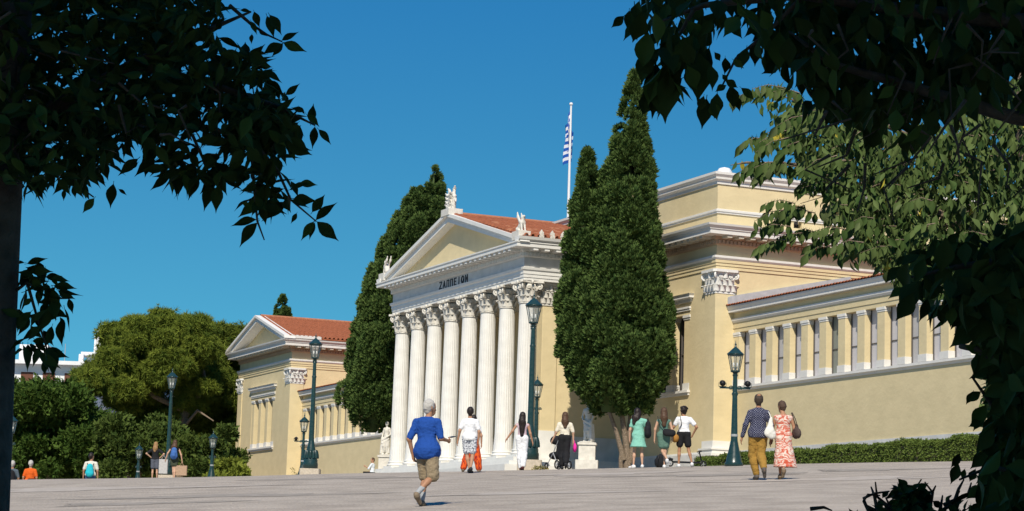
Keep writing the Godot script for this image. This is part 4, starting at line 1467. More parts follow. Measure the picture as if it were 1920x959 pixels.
func twig(sb: SB, pts: Array, d: float, foot: Vector3, r0: float, r1: float) -> void:
	var path := []
	var rad := []
	for i in range(0, pts.size(), 2):
		path.append(at(pts[i], pts[i + 1], d + 0.05 * sin(i * 1.7)) - foot)
		rad.append(lerpf(r0, r1, float(i) / maxf(pts.size() - 2, 1)))
	sb.tube(path, rad, 6)

func limb(o: Node3D, pts: Array, d: float, foot: Vector3, r0: float, r1: float, m: Material) -> void:
	var sb := SB.new()
	twig(sb, pts, d, foot, r0, r1)
	part("branch", sb.mesh(), m, o)

func leaf_mat(called: String, r: float, g: float, b: float, rough: float) -> StandardMaterial3D:
	var m := mat(called, lin(r, g, b), rough)
	m.backlight_enabled = true
	m.backlight = lin(r * 0.25, g * 0.3, b * 0.15)
	m.metallic_specular = 0.12
	return m

func make_near_trees() -> void:
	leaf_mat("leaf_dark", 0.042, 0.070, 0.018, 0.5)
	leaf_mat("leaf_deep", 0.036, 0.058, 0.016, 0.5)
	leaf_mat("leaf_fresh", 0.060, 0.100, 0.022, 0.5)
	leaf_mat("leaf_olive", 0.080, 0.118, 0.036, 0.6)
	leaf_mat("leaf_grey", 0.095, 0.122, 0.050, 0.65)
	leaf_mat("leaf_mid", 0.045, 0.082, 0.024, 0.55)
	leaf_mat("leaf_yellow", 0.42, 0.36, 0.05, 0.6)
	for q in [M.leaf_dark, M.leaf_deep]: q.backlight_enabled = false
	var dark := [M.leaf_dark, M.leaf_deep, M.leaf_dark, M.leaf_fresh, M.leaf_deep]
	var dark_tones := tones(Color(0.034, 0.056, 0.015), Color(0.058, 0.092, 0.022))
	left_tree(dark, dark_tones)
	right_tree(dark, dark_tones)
	lit_tree()
	twiggy_shrub(dark, dark_tones)
	shade_tree()

func left_tree(dark: Array, dark_tones: Array) -> void:
	var d := 6.3
	var foot := at(-60, 959, d)
	foot.y = gh(foot.x, foot.z)
	var o := thing("laurel_tree", "dark laurel-leaved tree at the left edge, branches hanging into the sky", "tree", foot)
	var tr := SB.new()
	# trunk whose right side stands a little inside the picture
	var path := []
	var rad := []
	for q in [[-86, 1500], [-84, 1150], [-78, 959], [-66, 700], [-52, 430], [-40, 200], [-20, -60], [10, -400]]:
		path.append(at(q[0], q[1], d) - foot)
		rad.append(0.14 - 0.00001 * absf(q[1] - 959))
	path[0] = Vector3(path[1].x - 0.02, -0.2, path[1].z)
	rad[0] = 0.19
	tr.tube(path, rad, 18)
	part("trunk", tr.mesh(), M.bark_dark, o)
	var br := SB.new()
	limb(o, [-30, 300, 100, 200, 250, 120, 380, 60, 470, 22], d, foot, 0.028, 0.003, M.bark_dark)
	limb(o, [100, 200, 260, 230, 400, 240, 440, 258], d, foot, 0.018, 0.003, M.bark_dark)
	limb(o, [250, 120, 400, 160, 520, 200, 590, 235], d, foot, 0.016, 0.0025, M.bark_dark)
	limb(o, [430, 10, 470, 45, 500, 65, 528, 78], d, foot, 0.006, 0.002, M.bark_dark)
	limb(o, [440, 170, 470, 260, 475, 340, 482, 415, 495, 450], d, foot, 0.007, 0.0018, M.bark_dark)
	limb(o, [470, 260, 520, 320, 545, 375, 592, 415], d, foot, 0.006, 0.002, M.bark_dark)
	limb(o, [385, 240, 382, 270, 430, 260], d, foot, 0.003, 0.002, M.bark_dark)
	limb(o, [120, 330, 175, 370], d, foot, 0.004, 0.002, M.bark_dark)
	limb(o, [10, 560, 50, 530, 90, 560, 130, 560], d, foot, 0.006, 0.002, M.bark_dark)
	limb(o, [50, 530, 70, 600, 95, 680], d, foot, 0.005, 0.002, M.bark_dark)
	for i in 26:
		var x := rng.randf_range(0, 400)
		var y := rng.randf_range(0, 280)
		twig(br, [x, y, x + rng.randf_range(-50, 70), y + rng.randf_range(-10, 60), x + rng.randf_range(-60, 130), y + rng.randf_range(10, 90)], d + rng.randf_range(-0.3, 0.3), foot, 0.005, 0.002)
	part("twigs", br.mesh(), M.bark_dark, o).set_meta("kind", "stuff")
	var singles := []
	for q in [[500, 30, 515, 72], [505, 28, 530, 64], [528, 76, 561, 59], [531, 80, 575, 97], [528, 82, 490, 100], [530, 82, 508, 108], [450, 19, 472, 21], [476, 22, 486, 52], [470, 40, 482, 66], [485, 58, 501, 68], [472, 64, 470, 82],
		[535, 178, 563, 156], [582, 231, 588, 192], [575, 215, 600, 236], [590, 238, 585, 281], [597, 243, 622, 271], [570, 210, 545, 200], [560, 240, 565, 270], [541, 274, 554, 303], [520, 290, 524, 300], [560, 200, 572, 216],
		[592, 413, 631, 377], [594, 416, 635, 453], [588, 416, 563, 453], [590, 418, 578, 450], [585, 398, 609, 364], [545, 375, 580, 390], [556, 400, 545, 420], [560, 345, 596, 345], [545, 340, 560, 372], [480, 412, 430, 422], [482, 418, 444, 461], [535, 379, 489, 416], [470, 388, 450, 378], [500, 345, 480, 388],
		[370, 328, 352, 377], [393, 345, 382, 398], [410, 347, 402, 399], [350, 320, 322, 340], [258, 298, 219, 330], [258, 305, 240, 318], [310, 315, 262, 320], [320, 330, 278, 356], [176, 372, 153, 400], [150, 340, 168, 378], [120, 355, 118, 378], [212, 345, 204, 390], [222, 355, 238, 367], [160, 355, 160, 375], [135, 350, 142, 372],
		[50, 495, 90, 484], [60, 500, 45, 515], [85, 520, 115, 518], [95, 520, 110, 540], [128, 560, 136, 590], [110, 555, 128, 550], [95, 580, 130, 598], [70, 590, 118, 592], [60, 560, 40, 575], [70, 620, 50, 640], [80, 620, 100, 650], [90, 650, 104, 708], [72, 655, 60, 690], [60, 640, 92, 640], [55, 540, 90, 540], [50, 600, 30, 620], [75, 540, 70, 575], [85, 565, 80, 605], [60, 520, 80, 555]]:
		singles.append(leaf_to(q[0], q[1], q[2], q[3], d + rng.randf_range(-0.08, 0.08), foot))
	var main := P([-60, -60, 425, -60, 415, 20, 420, 70, 395, 100, 470, 95, 495, 120, 500, 150, 525, 165, 540, 190, 535, 220, 565, 230, 545, 255, 520, 260, 460, 290, 420, 285, 400, 250, 375, 245, 345, 240, 330, 265, 300, 280, 265, 270, 235, 262, 215, 290, 190, 330, 160, 340, 120, 335, 90, 340, 45, 350, -60, 370])
	var clump := P([440, 175, 530, 185, 550, 255, 535, 285, 525, 320, 550, 340, 575, 355, 550, 380, 520, 368, 490, 385, 465, 375, 450, 340, 460, 300, 445, 250])
	var low := P([265, 285, 300, 262, 340, 262, 380, 268, 425, 300, 430, 325, 400, 340, 340, 335, 290, 315])
	singles.append_array(scatter(clump, 60, d - 0.12, d + 0.1, foot, 0.078, 0.5, 0.7))
	singles.append_array(scatter(low, 30, d - 0.1, d + 0.1, foot, 0.078, 0.6, 0.6))
	singles.append_array(scatter(main, 300 - singles.size(), d - 0.35, d - 0.1, foot, 0.070, 0.3, 0.9))
	var rest := scatter(main, 3400, d - 0.25, d + 0.7, foot, 0.070, 0.3, 0.9)
	rest.append_array(scatter(P([38, 490, 80, 490, 105, 525, 128, 575, 118, 600, 88, 640, 92, 690, 70, 670, 38, 660]), 70, d - 0.1, d + 0.15, foot, 0.07, 0.5, 0.8))
	rest.append_array(scatter(low, 60, d - 0.05, d + 0.3, foot, 0.078, 0.5, 0.7))
	rest.append_array(scatter(clump, 90, d - 0.05, d + 0.2, foot, 0.078, 0.5, 0.7))
	# the crown goes on above the picture
	for i in 1500:
		var p := Vector3(rng.randf_range(-2.4, 0.0), rng.randf_range(2.05, 3.7), -d + rng.randf_range(-1.0, 1.2)) - foot
		rest.append(Transform3D(rand_basis(0.085), p))
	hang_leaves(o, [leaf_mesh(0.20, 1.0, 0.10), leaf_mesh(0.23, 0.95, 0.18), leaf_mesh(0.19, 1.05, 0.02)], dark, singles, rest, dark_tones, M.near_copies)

func right_tree(dark: Array, dark_tones: Array) -> void:
	var d := 5.8
	var foot := at(2190, 959, d)
	foot.y = gh(foot.x, foot.z)
	var o := thing("hackberry_tree", "dark near tree at the right edge, pointed leaves hanging from above", "tree", foot)
	var tr := SB.new()
	var path := []
	for q in [[2200, 1400], [2190, 959], [2160, 500], [2120, 100], [2060, -300]]: path.append(at(q[0], q[1], d) - foot)
	path[0] = Vector3(path[1].x, -0.2, path[1].z)
	tr.tube(path, [0.2, 0.15, 0.13, 0.11, 0.08], 14)
	part("trunk", tr.mesh(), M.bark_dark, o)
	var br := SB.new()
	limb(o, [2120, 60, 1900, 40, 1700, 20, 1500, -10, 1320, 10, 1240, 40], d, foot, 0.03, 0.003, M.bark_dark)
	limb(o, [1500, 0, 1440, 60, 1380, 110, 1350, 170], d, foot, 0.007, 0.002, M.bark_dark)
	limb(o, [1300, 20, 1260, 90, 1240, 160], d, foot, 0.006, 0.002, M.bark_dark)
	limb(o, [2100, 250, 1900, 220, 1700, 160, 1560, 120, 1480, 60], d, foot, 0.025, 0.004, M.bark_dark)
	limb(o, [2150, 500, 1950, 480, 1800, 500, 1710, 520], d, foot, 0.02, 0.003, M.bark_dark)
	limb(o, [2150, 760, 1950, 690, 1880, 680, 1830, 655, 1802, 650], d, foot, 0.016, 0.007, M.bark_dark)
	limb(o, [2150, 850, 1960, 790, 1860, 760, 1824, 708], d, foot, 0.012, 0.003, M.bark_dark)
	limb(o, [2150, 950, 1950, 900, 1860, 875, 1800, 900], d, foot, 0.012, 0.003, M.bark_dark)
	for i in 40:
		var x := rng.randf_range(1500, 1950)
		var y := rng.randf_range(0, 320)
		twig(br, [x, y, x + rng.randf_range(-60, 40), y + rng.randf_range(10, 50), x + rng.randf_range(-90, 40), y + rng.randf_range(40, 110)], d + rng.randf_range(-0.4, 0.4), foot, 0.005, 0.0018)
	part("twigs", br.mesh(), M.bark_dark, o).set_meta("kind", "stuff")
	var singles := []
	for q in [[1170, 30, 1147, 52], [1190, 10, 1196, 72], [1180, 20, 1178, 60], [1215, 60, 1205, 132], [1235, 60, 1216, 87], [1215, 95, 1202, 160], [1230, 120, 1228, 222], [1250, 120, 1243, 227], [1225, 140, 1215, 200], [1260, 100, 1275, 155], [1300, 90, 1318, 190], [1330, 90, 1305, 175], [1330, 120, 1340, 170], [1290, 40, 1320, 78], [1310, 100, 1285, 128], [1270, 60, 1262, 100],
		[1360, 108, 1362, 138], [1380, 115, 1397, 95], [1375, 112, 1395, 128], [1340, 98, 1352, 115], [1400, 90, 1390, 130], [1415, 75, 1418, 125], [1430, 60, 1440, 98], [1390, 165, 1416, 188], [1370, 160, 1378, 205], [1362, 160, 1342, 170], [1325, 185, 1316, 243], [1345, 175, 1341, 222], [1335, 190, 1345, 225], [1380, 180, 1388, 210], [1360, 150, 1385, 165], [1320, 180, 1312, 210], [1440, 50, 1465, 110], [1462, 60, 1460, 135], [1480, 70, 1478, 125], [1425, 45, 1408, 62], [1450, 40, 1432, 60], [1355, 140, 1365, 152],
		[1810, 650, 1850, 660], [1835, 640, 1815, 655], [1860, 640, 1890, 670], [1825, 735, 1812, 760], [1840, 735, 1812, 755], [1850, 760, 1822, 800], [1845, 775, 1825, 810], [1860, 780, 1845, 820], [1840, 790, 1818, 800], [1798, 870, 1783, 910], [1810, 880, 1804, 900], [1830, 880, 1818, 905], [1860, 890, 1835, 915], [1800, 850, 1785, 880], [1850, 700, 1870, 720], [1700, 540, 1665, 560], [1690, 500, 1660, 530], [1710, 560, 1690, 590], [1740, 560, 1725, 605], [1760, 580, 1770, 610], [1790, 575, 1780, 612], [1700, 480, 1680, 500], [1815, 590, 1800, 615]]:
		singles.append(leaf_to(q[0], q[1], q[2], q[3], d + rng.randf_range(-0.08, 0.08), foot))
	var upper := P([1180, -60, 1980, -60, 1980, 190, 1900, 175, 1850, 185, 1800, 215, 1740, 250, 1700, 265, 1600, 235, 1560, 225, 1505, 195, 1495, 150, 1440, 90, 1400, 60, 1330, 70, 1290, 85, 1240, 70, 1205, 45])
	var solid := P([1500, -60, 1980, -60, 1980, 150, 1880, 130, 1780, 190, 1650, 230, 1540, 190, 1510, 60])
	var droop := P([1215, 60, 1290, 50, 1325, 85, 1330, 140, 1262, 170, 1245, 190, 1225, 185, 1212, 140])
	var side := P([1980, 400, 1920, 420, 1880, 425, 1840, 430, 1770, 440, 1730, 460, 1700, 485, 1700, 550, 1730, 575, 1800, 585, 1840, 640, 1870, 720, 1860, 790, 1840, 840, 1870, 870, 1825, 895, 1835, 959, 1850, 1020, 1980, 1020])
	var edge := P([1980, 400, 1925, 410, 1890, 480, 1830, 500, 1865, 640, 1885, 720, 1885, 1000, 1980, 1000])
	singles.append_array(scatter(droop, 45, d - 0.1, d + 0.1, foot, 0.088, 1.0, 0.4))
	singles.append_array(scatter(side, 80, d - 0.3, d - 0.1, foot, 0.088, 0.9, 0.5))
	singles.append_array(scatter(upper, 300 - singles.size(), d - 0.4, d - 0.1, foot, 0.078, 1.0, 0.4))
	var rest := scatter(upper, 560, d - 0.1, d + 0.6, foot, 0.076, 1.0, 0.4)
	rest.append_array(scatter(solid, 850, d - 0.1, d + 0.9, foot, 0.078, 0.9, 0.5))
	rest.append_array(scatter(side, 500, d - 0.1, d + 0.7, foot, 0.085, 0.8, 0.6))
	rest.append_array(scatter(edge, 1100, d - 0.3, d + 0.9, foot, 0.09, 0.7, 0.7))
	for i in 1500:
		var p := Vector3(rng.randf_range(0.4, 2.6), rng.randf_range(2.0, 3.7), -d + rng.randf_range(-0.9, 1.4)) - foot
		rest.append(Transform3D(rand_basis(0.09), p))
	hang_leaves(o, [leaf_mesh(0.27, 0.85, 0.14), leaf_mesh(0.30, 0.8, 0.22), leaf_mesh(0.25, 0.9, 0.05)], dark, singles, rest, dark_tones, M.near_copies)

func lit_tree() -> void:
	var d := 13.6
	var foot := at(1990, 959, d)
	foot.y = gh(foot.x, foot.z)
	var o := thing("hackberry_tree", "sunlit grey-green tree with drooping leaves behind the dark foliage at right", "tree", foot)
	var tr := SB.new()
	var path := []
	for q in [[1990, 1200], [1985, 959], [1970, 700], [1950, 450], [1930, 200], [1900, -100]]: path.append(at(q[0], q[1], d) - foot)
	path[0] = Vector3(path[1].x, -0.2, path[1].z)
	tr.tube(path, [0.2, 0.16, 0.14, 0.12, 0.09, 0.04], 12)
	part("trunk", tr.mesh(), M.bark, o)
	var br := SB.new()
	limb(o, [1960, 520, 1800, 420, 1650, 340, 1520, 310, 1400, 305, 1370, 310], d, foot, 0.03, 0.002, M.bark)
	limb(o, [1940, 380, 1800, 300, 1650, 230, 1520, 200, 1440, 170], d, foot, 0.028, 0.002, M.bark)
	limb(o, [1800, 420, 1700, 430, 1620, 470, 1570, 490], d, foot, 0.014, 0.002, M.bark)
	limb(o, [1650, 340, 1560, 350, 1500, 340], d, foot, 0.01, 0.002, M.bark)
	limb(o, [1650, 250, 1540, 260, 1430, 262], d, foot, 0.01, 0.002, M.bark)
	for i in 50:
		var x := rng.randf_range(1560, 1900)
		var y := rng.randf_range(230, 400)
		twig(br, [x, y, x - rng.randf_range(10, 50), y + rng.randf_range(-6, 20), x - rng.randf_range(40, 100), y + rng.randf_range(10, 50)], d + rng.randf_range(-0.5, 0.5), foot, 0.005, 0.002)
	# drooping sprays: a thin twig with leaves hanging at both sides
	var sprays := []
	for i in 95:
		var x := rng.randf_range(1470, 1900)
		var y := rng.randf_range(175, 470)
		if i < 16: 
			var st: Array = [[1430, 300], [1470, 305], [1500, 315], [1440, 262], [1480, 258], [1430, 172], [1470, 165], [1500, 175], [1520, 215], [1540, 260], [1560, 330], [1590, 385], [1640, 470], [1620, 455], [1570, 300], [1600, 410]][i]
			x = st[0]
			y = st[1]
		var dd := d + rng.randf_range(-1.2, 0.2)
		var ex := x - rng.randf_range(35, 75)
		var ey := y + rng.randf_range(-4, 30)
		twig(br, [x, y, (x + ex) / 2, (y + ey) / 2 - 7, ex, ey], dd, foot, 0.004, 0.0015)
		var k := 11
		for j in k:
			var t := float(j) / (k - 1)
			var px := lerpf(x, ex, t)
			var py := lerpf(y, ey, t) - 7.0 * sin(t * PI)
			var L := rng.randf_range(17, 29)
			sprays.append(leaf_to(px, py, px + rng.randf_range(-13, 7) * (1.0 if j % 2 == 0 else 1.6), py + L, dd + 0.03 * (j % 3 - 1), foot))
	part("twigs", br.mesh(), M.bark, o).set_meta("kind", "stuff")
	var edge := P([1372, 300, 1400, 300, 1450, 295, 1500, 320, 1480, 285, 1405, 270, 1415, 245, 1470, 240, 1400, 195, 1430, 165, 1475, 150, 1520, 190, 1560, 300, 1590, 420, 1640, 470, 1590, 500, 1560, 505, 1575, 460, 1600, 420, 1545, 400, 1525, 370, 1500, 330, 1440, 325])
	var body := P([1480, 180, 1560, 220, 1650, 240, 1750, 250, 1850, 165, 1960, 120, 1960, 640, 1860, 640, 1780, 560, 1700, 540, 1640, 490, 1600, 440, 1560, 380, 1510, 320, 1480, 260])
	var lower := P([1850, 690, 1900, 680, 1960, 690, 1960, 860, 1870, 850, 1845, 790])
	var mats := [M.leaf_olive, M.leaf_grey, M.leaf_mid, M.leaf_olive, M.leaf_mid, M.leaf_grey, M.leaf_olive, M.leaf_mid, M.leaf_grey, M.leaf_olive, M.leaf_mid]
	var singles := scatter(edge, 60, d - 0.5, d + 0.2, foot, 0.080, 1.1, 0.35)
	singles.append_array(scatter(body, 60, d - 1.3, d - 0.9, foot, 0.082, 1.1, 0.35))
	var spray_single := sprays.slice(0, 300 - singles.size())
	singles.append_array(spray_single)
	var rest := scatter(body, 7200, d - 1.1, d + 0.9, foot, 0.080, 1.0, 0.4)
	rest.append_array(scatter(edge, 120, d - 0.3, d + 0.5, foot, 0.078, 1.1, 0.35))
	rest.append_array(sprays.slice(spray_single.size()))
	rest.append_array(scatter(lower, 500, d - 0.8, d + 0.5, foot, 0.075, 0.4, 0.9))
	var cols := tones(Color(0.036, 0.070, 0.018), Color(0.105, 0.145, 0.048), 150)
	cols[7] = Color(0.42, 0.36, 0.05)
	hang_leaves(o, [leaf_mesh(0.22, 0.88, 0.20), leaf_mesh(0.25, 0.82, 0.32), leaf_mesh(0.19, 0.92, 0.06)], mats, singles, rest, cols, M.leaf_copies)

func twiggy_shrub(dark: Array, dark_tones: Array) -> void:
	var d := 6.4
	var foot := at(1730, 1200, d)
	foot.y = gh(foot.x, foot.z)
	var o := thing("twiggy_shrub", "low dark shrub with bare curling twigs at the lower right", "shrub", foot)
	var br := SB.new()
	var c := at(1740, 1000, d) - foot
	br.tube([Vector3(0, -0.1, 0), c * 0.5, c], [0.03, 0.025, 0.018], 8)
	var br2 := SB.new()
	br2.tube([Vector3(0.03, -0.1, 0.05), c * Vector3(0.3, 0.6, 1) , at(1660, 1000, d) - foot], [0.025, 0.02, 0.014], 8)
	for q in [[1660, 1000, 1630, 960, 1620, 940, 1628, 928, 1650, 930], [1650, 980, 1640, 930, 1634, 914], [1680, 990, 1660, 945, 1645, 932, 1642, 905], [1690, 1000, 1672, 955, 1662, 935, 1690, 928], [1720, 1000, 1730, 950, 1715, 920, 1728, 900], [1740, 1000, 1745, 950, 1750, 925, 1735, 905], [1740, 990, 1745, 945, 1750, 922, 1755, 912], [1760, 1000, 1765, 950, 1768, 930], [1700, 1000, 1780, 950, 1810, 930, 1828, 922], [1790, 945, 1798, 918, 1808, 900], [1800, 935, 1815, 930, 1822, 906], [1780, 950, 1778, 935, 1784, 930], [1520, 955, 1545, 952, 1560, 958], [1640, 958, 1625, 950, 1620, 935, 1640, 926, 1668, 922], [1770, 948, 1790, 938, 1800, 922]]:
		var tw := SB.new()
		twig(tw, q, d, foot, 0.007, 0.0022)
		part("twig", tw.mesh(), M.bark_dark, o)
	part("stem", br.mesh(), M.bark_dark, o)
	part("stem", br2.mesh(), M.bark_dark, o)
	var body := P([1640, 965, 1660, 945, 1690, 930, 1700, 912, 1730, 915, 1735, 945, 1760, 940, 1790, 950, 1820, 945, 1800, 990, 1640, 1000])
	var core := P([1688, 925, 1715, 912, 1732, 930, 1735, 1000, 1670, 1000])
	var singles := scatter(body, 90, d - 0.15, d + 0.1, foot, 0.035, -0.2, 1.0)
	singles.append_array([leaf_to(1735, 922, 1745, 940, d, foot), leaf_to(1655, 935, 1668, 920, d, foot), leaf_to(1750, 940, 1768, 955, d, foot)])
	var rest := scatter(core, 200, d - 0.1, d + 0.2, foot, 0.045, 0.0, 1.0)
	rest.append_array(scatter(P([1600, 975, 1860, 965, 1880, 1100, 1580, 1100]), 900, d - 0.3, d + 0.3, foot, 0.05, 0.0, 1.0))
	hang_leaves(o, [leaf_mesh(0.3, 0.9, 0.1)], dark, singles, rest, dark_tones, M.near_copies)

# the park trees behind the photographer, in whose shade the near leaves hang
func shade_tree() -> void:
	var lc := leaf_cluster(10, 41)
	var big := [
		# foot x, foot z, crown centre above foot, crown radii, copies, label
		[2.4, 8.0, Vector3(-2.2, 11.3, -5.0), Vector3(7.5, 2.9, 3.8), 11000, "large plane tree behind the viewpoint, arching over it"],
		[-7.0, 11.0, Vector3(0.5, 7.0, -0.5), Vector3(5.0, 6.0, 4.5), 5000, "plane tree behind the viewpoint at its left"],
		[6.5, 12.0, Vector3(-0.5, 6.8, 0.0), Vector3(5.5, 6.0, 4.5), 5000, "plane tree behind the viewpoint at its right"],
		[-0.5, 15.0, Vector3(0, 6.5, 0), Vector3(5.5, 6.0, 4.0), 5000, "plane tree straight behind the viewpoint"]]
	for b in big:
		var foot := Vector3(b[0], gh(b[0], b[1]), b[1])
		var o := thing("plane_tree", b[5], "tree", foot, "park trees behind the viewpoint")
		var c: Vector3 = b[2]
		var r: Vector3 = b[3]
		var tr := SB.new()
		tr.tube([Vector3(0, -0.3, 0), Vector3(0.1, 2, 0), c * Vector3(0.4, 0.55, 0.4), c + Vector3(0, r.y * 0.6, 0)], [0.45, 0.34, 0.26, 0.06], 12)
		for i in 7:
			var a := TAU * i / 7.0
			tr.tube([c * Vector3(0.3, 0.45, 0.3), c + Vector3(cos(a) * r.x * 0.45, -0.1 * r.y, sin(a) * r.z * 0.45), c + Vector3(cos(a) * r.x * 0.85, 0.2 * r.y, sin(a) * r.z * 0.85)], [0.16, 0.10, 0.03], 7)
		part("trunk", tr.mesh(), M.bark, o)
		var xfs := []
		for i in b[4]:
			var d := Vector3(rng.randf_range(-1, 1), rng.randf_range(-1, 1), rng.randf_range(-1, 1))
			if d.length() > 1.0: continue
			d = d.normalized() * pow(d.length(), 0.6)
			xfs.append(Transform3D(rand_basis(rng.randf_range(0.42, 0.62)), c + d * r))
		copies("crown", lc, M.leaf_copies, o, xfs, tones(Color(0.04, 0.07, 0.014), Color(0.085, 0.125, 0.026)))

# ------------------------------------------------------------------ lamps
# lantern with eight panes; returns nothing, adds parts to o; y is the foot of the lantern, k its size
func lantern(o: Node3D, y: float, k: float) -> void:
	var r0 := 0.145 * k
	var r1 := 0.255 * k
	var h := 0.56 * k
	var cup := SB.new().lathe([V2(0.05 * k, y - 0.16 * k), V2(0.11 * k, y - 0.13 * k), V2(0.07 * k, y - 0.09 * k), V2(0.10 * k, y - 0.04 * k), V2(r0 * 1.1, y - 0.02 * k), V2(r0 * 1.12, y), V2(0, y)], 16)
	part("lantern_cup", cup.mesh(), M.iron, o)
	var cage := SB.new()
	for i in 8:
		var a := TAU * i / 8.0
		var c := Vector3(cos(a), 0, sin(a))
		cage.tube([c * r0 + Vector3.UP * y, c * r1 + Vector3.UP * (y + h)], [0.013 * k], 5)
	var ring0 := []
	var ring1 := []
	for i in 17:
		var a := TAU * i / 16.0
		ring0.append(Vector3(cos(a) * r0, y + 0.01, sin(a) * r0))
		ring1.append(Vector3(cos(a) * r1, y + h, sin(a) * r1))
	cage.tube(ring0, [0.018 * k], 5)
	cage.tube(ring1, [0.024 * k], 5)
	part("lantern_cage", cage.mesh(), M.iron, o)
	for i in 8:
		var a := TAU * i / 8.0
		var b := TAU * (i + 1) / 8.0
		var m := MB.new()
		var c := Vector3(cos(a), 0, sin(a))
		var e := Vector3(cos(b), 0, sin(b))
		m.quad(c * r0 * 0.97 + Vector3.UP * (y + 0.01), e * r0 * 0.97 + Vector3.UP * (y + 0.01), e * r1 * 0.97 + Vector3.UP * (y + h - 0.01), c * r1 * 0.97 + Vector3.UP * (y + h - 0.01))
		part("pane", m.mesh(), M.glass, o)
	var roof := SB.new().lathe([V2(0.0, y + h + 0.02 * k), V2(r1 * 1.14, y + h + 0.015 * k), V2(r1 * 1.16, y + h + 0.04 * k), V2(r1 * 0.80, y + h + 0.12 * k), V2(r1 * 0.42, y + h + 0.22 * k), V2(r1 * 0.2, y + h + 0.26 * k), V2(0.04 * k, y + h + 0.29 * k), V2(0.025 * k, y + h + 0.34 * k)], 8)
	var rf := part("lantern_roof", roof.mesh(), M.iron, o)
	part("finial", SB.new().lathe([V2(0.025 * k, y + h + 0.34 * k), V2(0.04 * k, y + h + 0.37 * k), V2(0.015 * k, y + h + 0.41 * k), V2(0.0, y + h + 0.54 * k)], 8).mesh(), M.iron, rf)
	for s in [-0.06, 0.06]:
		part("bulb", SB.new().ball(Vector3(s * k, y + h * 0.42, 0), Vector3(0.032, 0.075, 0.032) * k, 6, 8).mesh(), M.bulb, o)
	part("bulb_holder", SB.new().lathe([V2(0.05 * k, y), V2(0.035 * k, y + h * 0.16), V2(0.09 * k, y + h * 0.22), V2(0.09 * k, y + h * 0.26), V2(0, y + h * 0.27)], 8).mesh(), M.iron, o)

func lamp(label: String, foot: Vector3, top: float, tall: bool, spots: bool, stone: bool) -> void:
	var o := thing("street_lamp", label, "street lamp", foot, "tall green lamp posts" if tall else "small green lamp posts")
	var H := top - foot.y
	var k := 0.92 if tall else 0.84
	var y0 := 0.0
	if stone:
		part("footing", MB.new().post(-0.38, 0.38, -0.5, 0.30, -0.38, 0.38, 0.04).mesh(), M.stone, o)
		y0 = 0.30
	else:
		y0 = -0.05
	var yl := H - 1.1 * k       # foot of the lantern
	var post := SB.new()
	if tall:
		post.lathe([V2(0.000, y0), V2(0.288, y0), V2(0.288, y0 + 0.20), V2(0.268, y0 + 0.24), V2(0.268, y0 + 0.34), V2(0.241, y0 + 0.38), V2(0.201, y0 + 0.60), V2(0.147, y0 + 0.85), V2(0.110, y0 + 1.05), V2(0.100, y0 + 1.12), V2(0.106, y0 + 1.16), V2(0.097, y0 + 1.2), V2(0.084, lerpf(y0, yl, 0.6)), V2(0.077, lerpf(y0, yl, 0.82)), V2(0.091, lerpf(y0, yl, 0.825)), V2(0.091, lerpf(y0, yl, 0.835)), V2(0.072, lerpf(y0, yl, 0.84)), V2(0.063, yl - 0.22), V2(0.080, yl - 0.2), V2(0.080, yl - 0.15), V2(0.040, yl - 0.13)], 24)
	else:
		post.lathe([V2(0.0, y0), V2(0.27, y0), V2(0.27, y0 + 0.14), V2(0.23, y0 + 0.18), V2(0.21, y0 + 0.3), V2(0.15, y0 + 0.55), V2(0.11, y0 + 0.75), V2(0.10, y0 + 0.8), V2(0.085, y0 + 1.4), V2(0.072, yl - 0.7), V2(0.09, yl - 0.68), V2(0.09, yl - 0.62), V2(0.065, yl - 0.6), V2(0.06, yl - 0.16), V2(0.075, yl - 0.13), V2(0.05, yl - 0.11)], 18)
	var ps := part("post", post.mesh(), M.iron, o)
	if tall:
		# raised leaves round the foot
		var lv := SB.new()
		for i in 12:
			var bs := Basis(Vector3.UP, TAU * i / 12.0)
			acanthus(lv, Transform3D(bs, bs * Vector3(0, y0 + 0.40, 0.225)), 0.048, 0.42, -0.10)
		part("foot_leaves", lv.mesh(), M.iron, ps)
	else:
		part("band", SB.new().lathe([V2(0.10, y0 + 0.9), V2(0.102, y0 + 0.96), V2(0.095, y0 + 0.97)], 16).mesh(), M.iron_pale, ps)
		var sc := SB.new()
		for s in [-1.0, 1.0]:
			volute(sc, Transform3D(Basis(), Vector3(s * 0.12, yl - 0.48, 0)), 0.07, 0.016)
		part("scroll_bracket", sc.mesh(), M.iron, ps)
	if spots:
		var arm := part("crossbar", MB.new().box(-0.44, 0.44, yl - 0.50, yl - 0.455, -0.025, 0.025).mesh(), M.iron, o)
		for s in [-1.0, 1.0]:
			var sb := SB.new()
			sb.tube([Vector3(s * 0.36, yl - 0.36, 0.101), Vector3(s * 0.36, yl - 0.36, 0.10), Vector3(s * 0.36, yl - 0.34, -0.04), Vector3(s * 0.36, yl - 0.33, -0.11), Vector3(s * 0.36, yl - 0.33, -0.111)], [0.002, 0.085, 0.085, 0.05, 0.002], 12)
			part("spotlight", sb.mesh(), M.black_plastic, arm)
			part("yoke", MB.new().box(s * 0.36 - 0.11, s * 0.36 + 0.11, yl - 0.453, yl - 0.435, -0.02, 0.02).box(s * 0.36 - 0.11, s * 0.36 - 0.10, yl - 0.434, yl - 0.33, -0.02, 0.02).box(s * 0.36 + 0.10, s * 0.36 + 0.11, yl - 0.434, yl - 0.33, -0.02, 0.02).mesh(), M.iron, arm)
	lantern(o, yl, k)

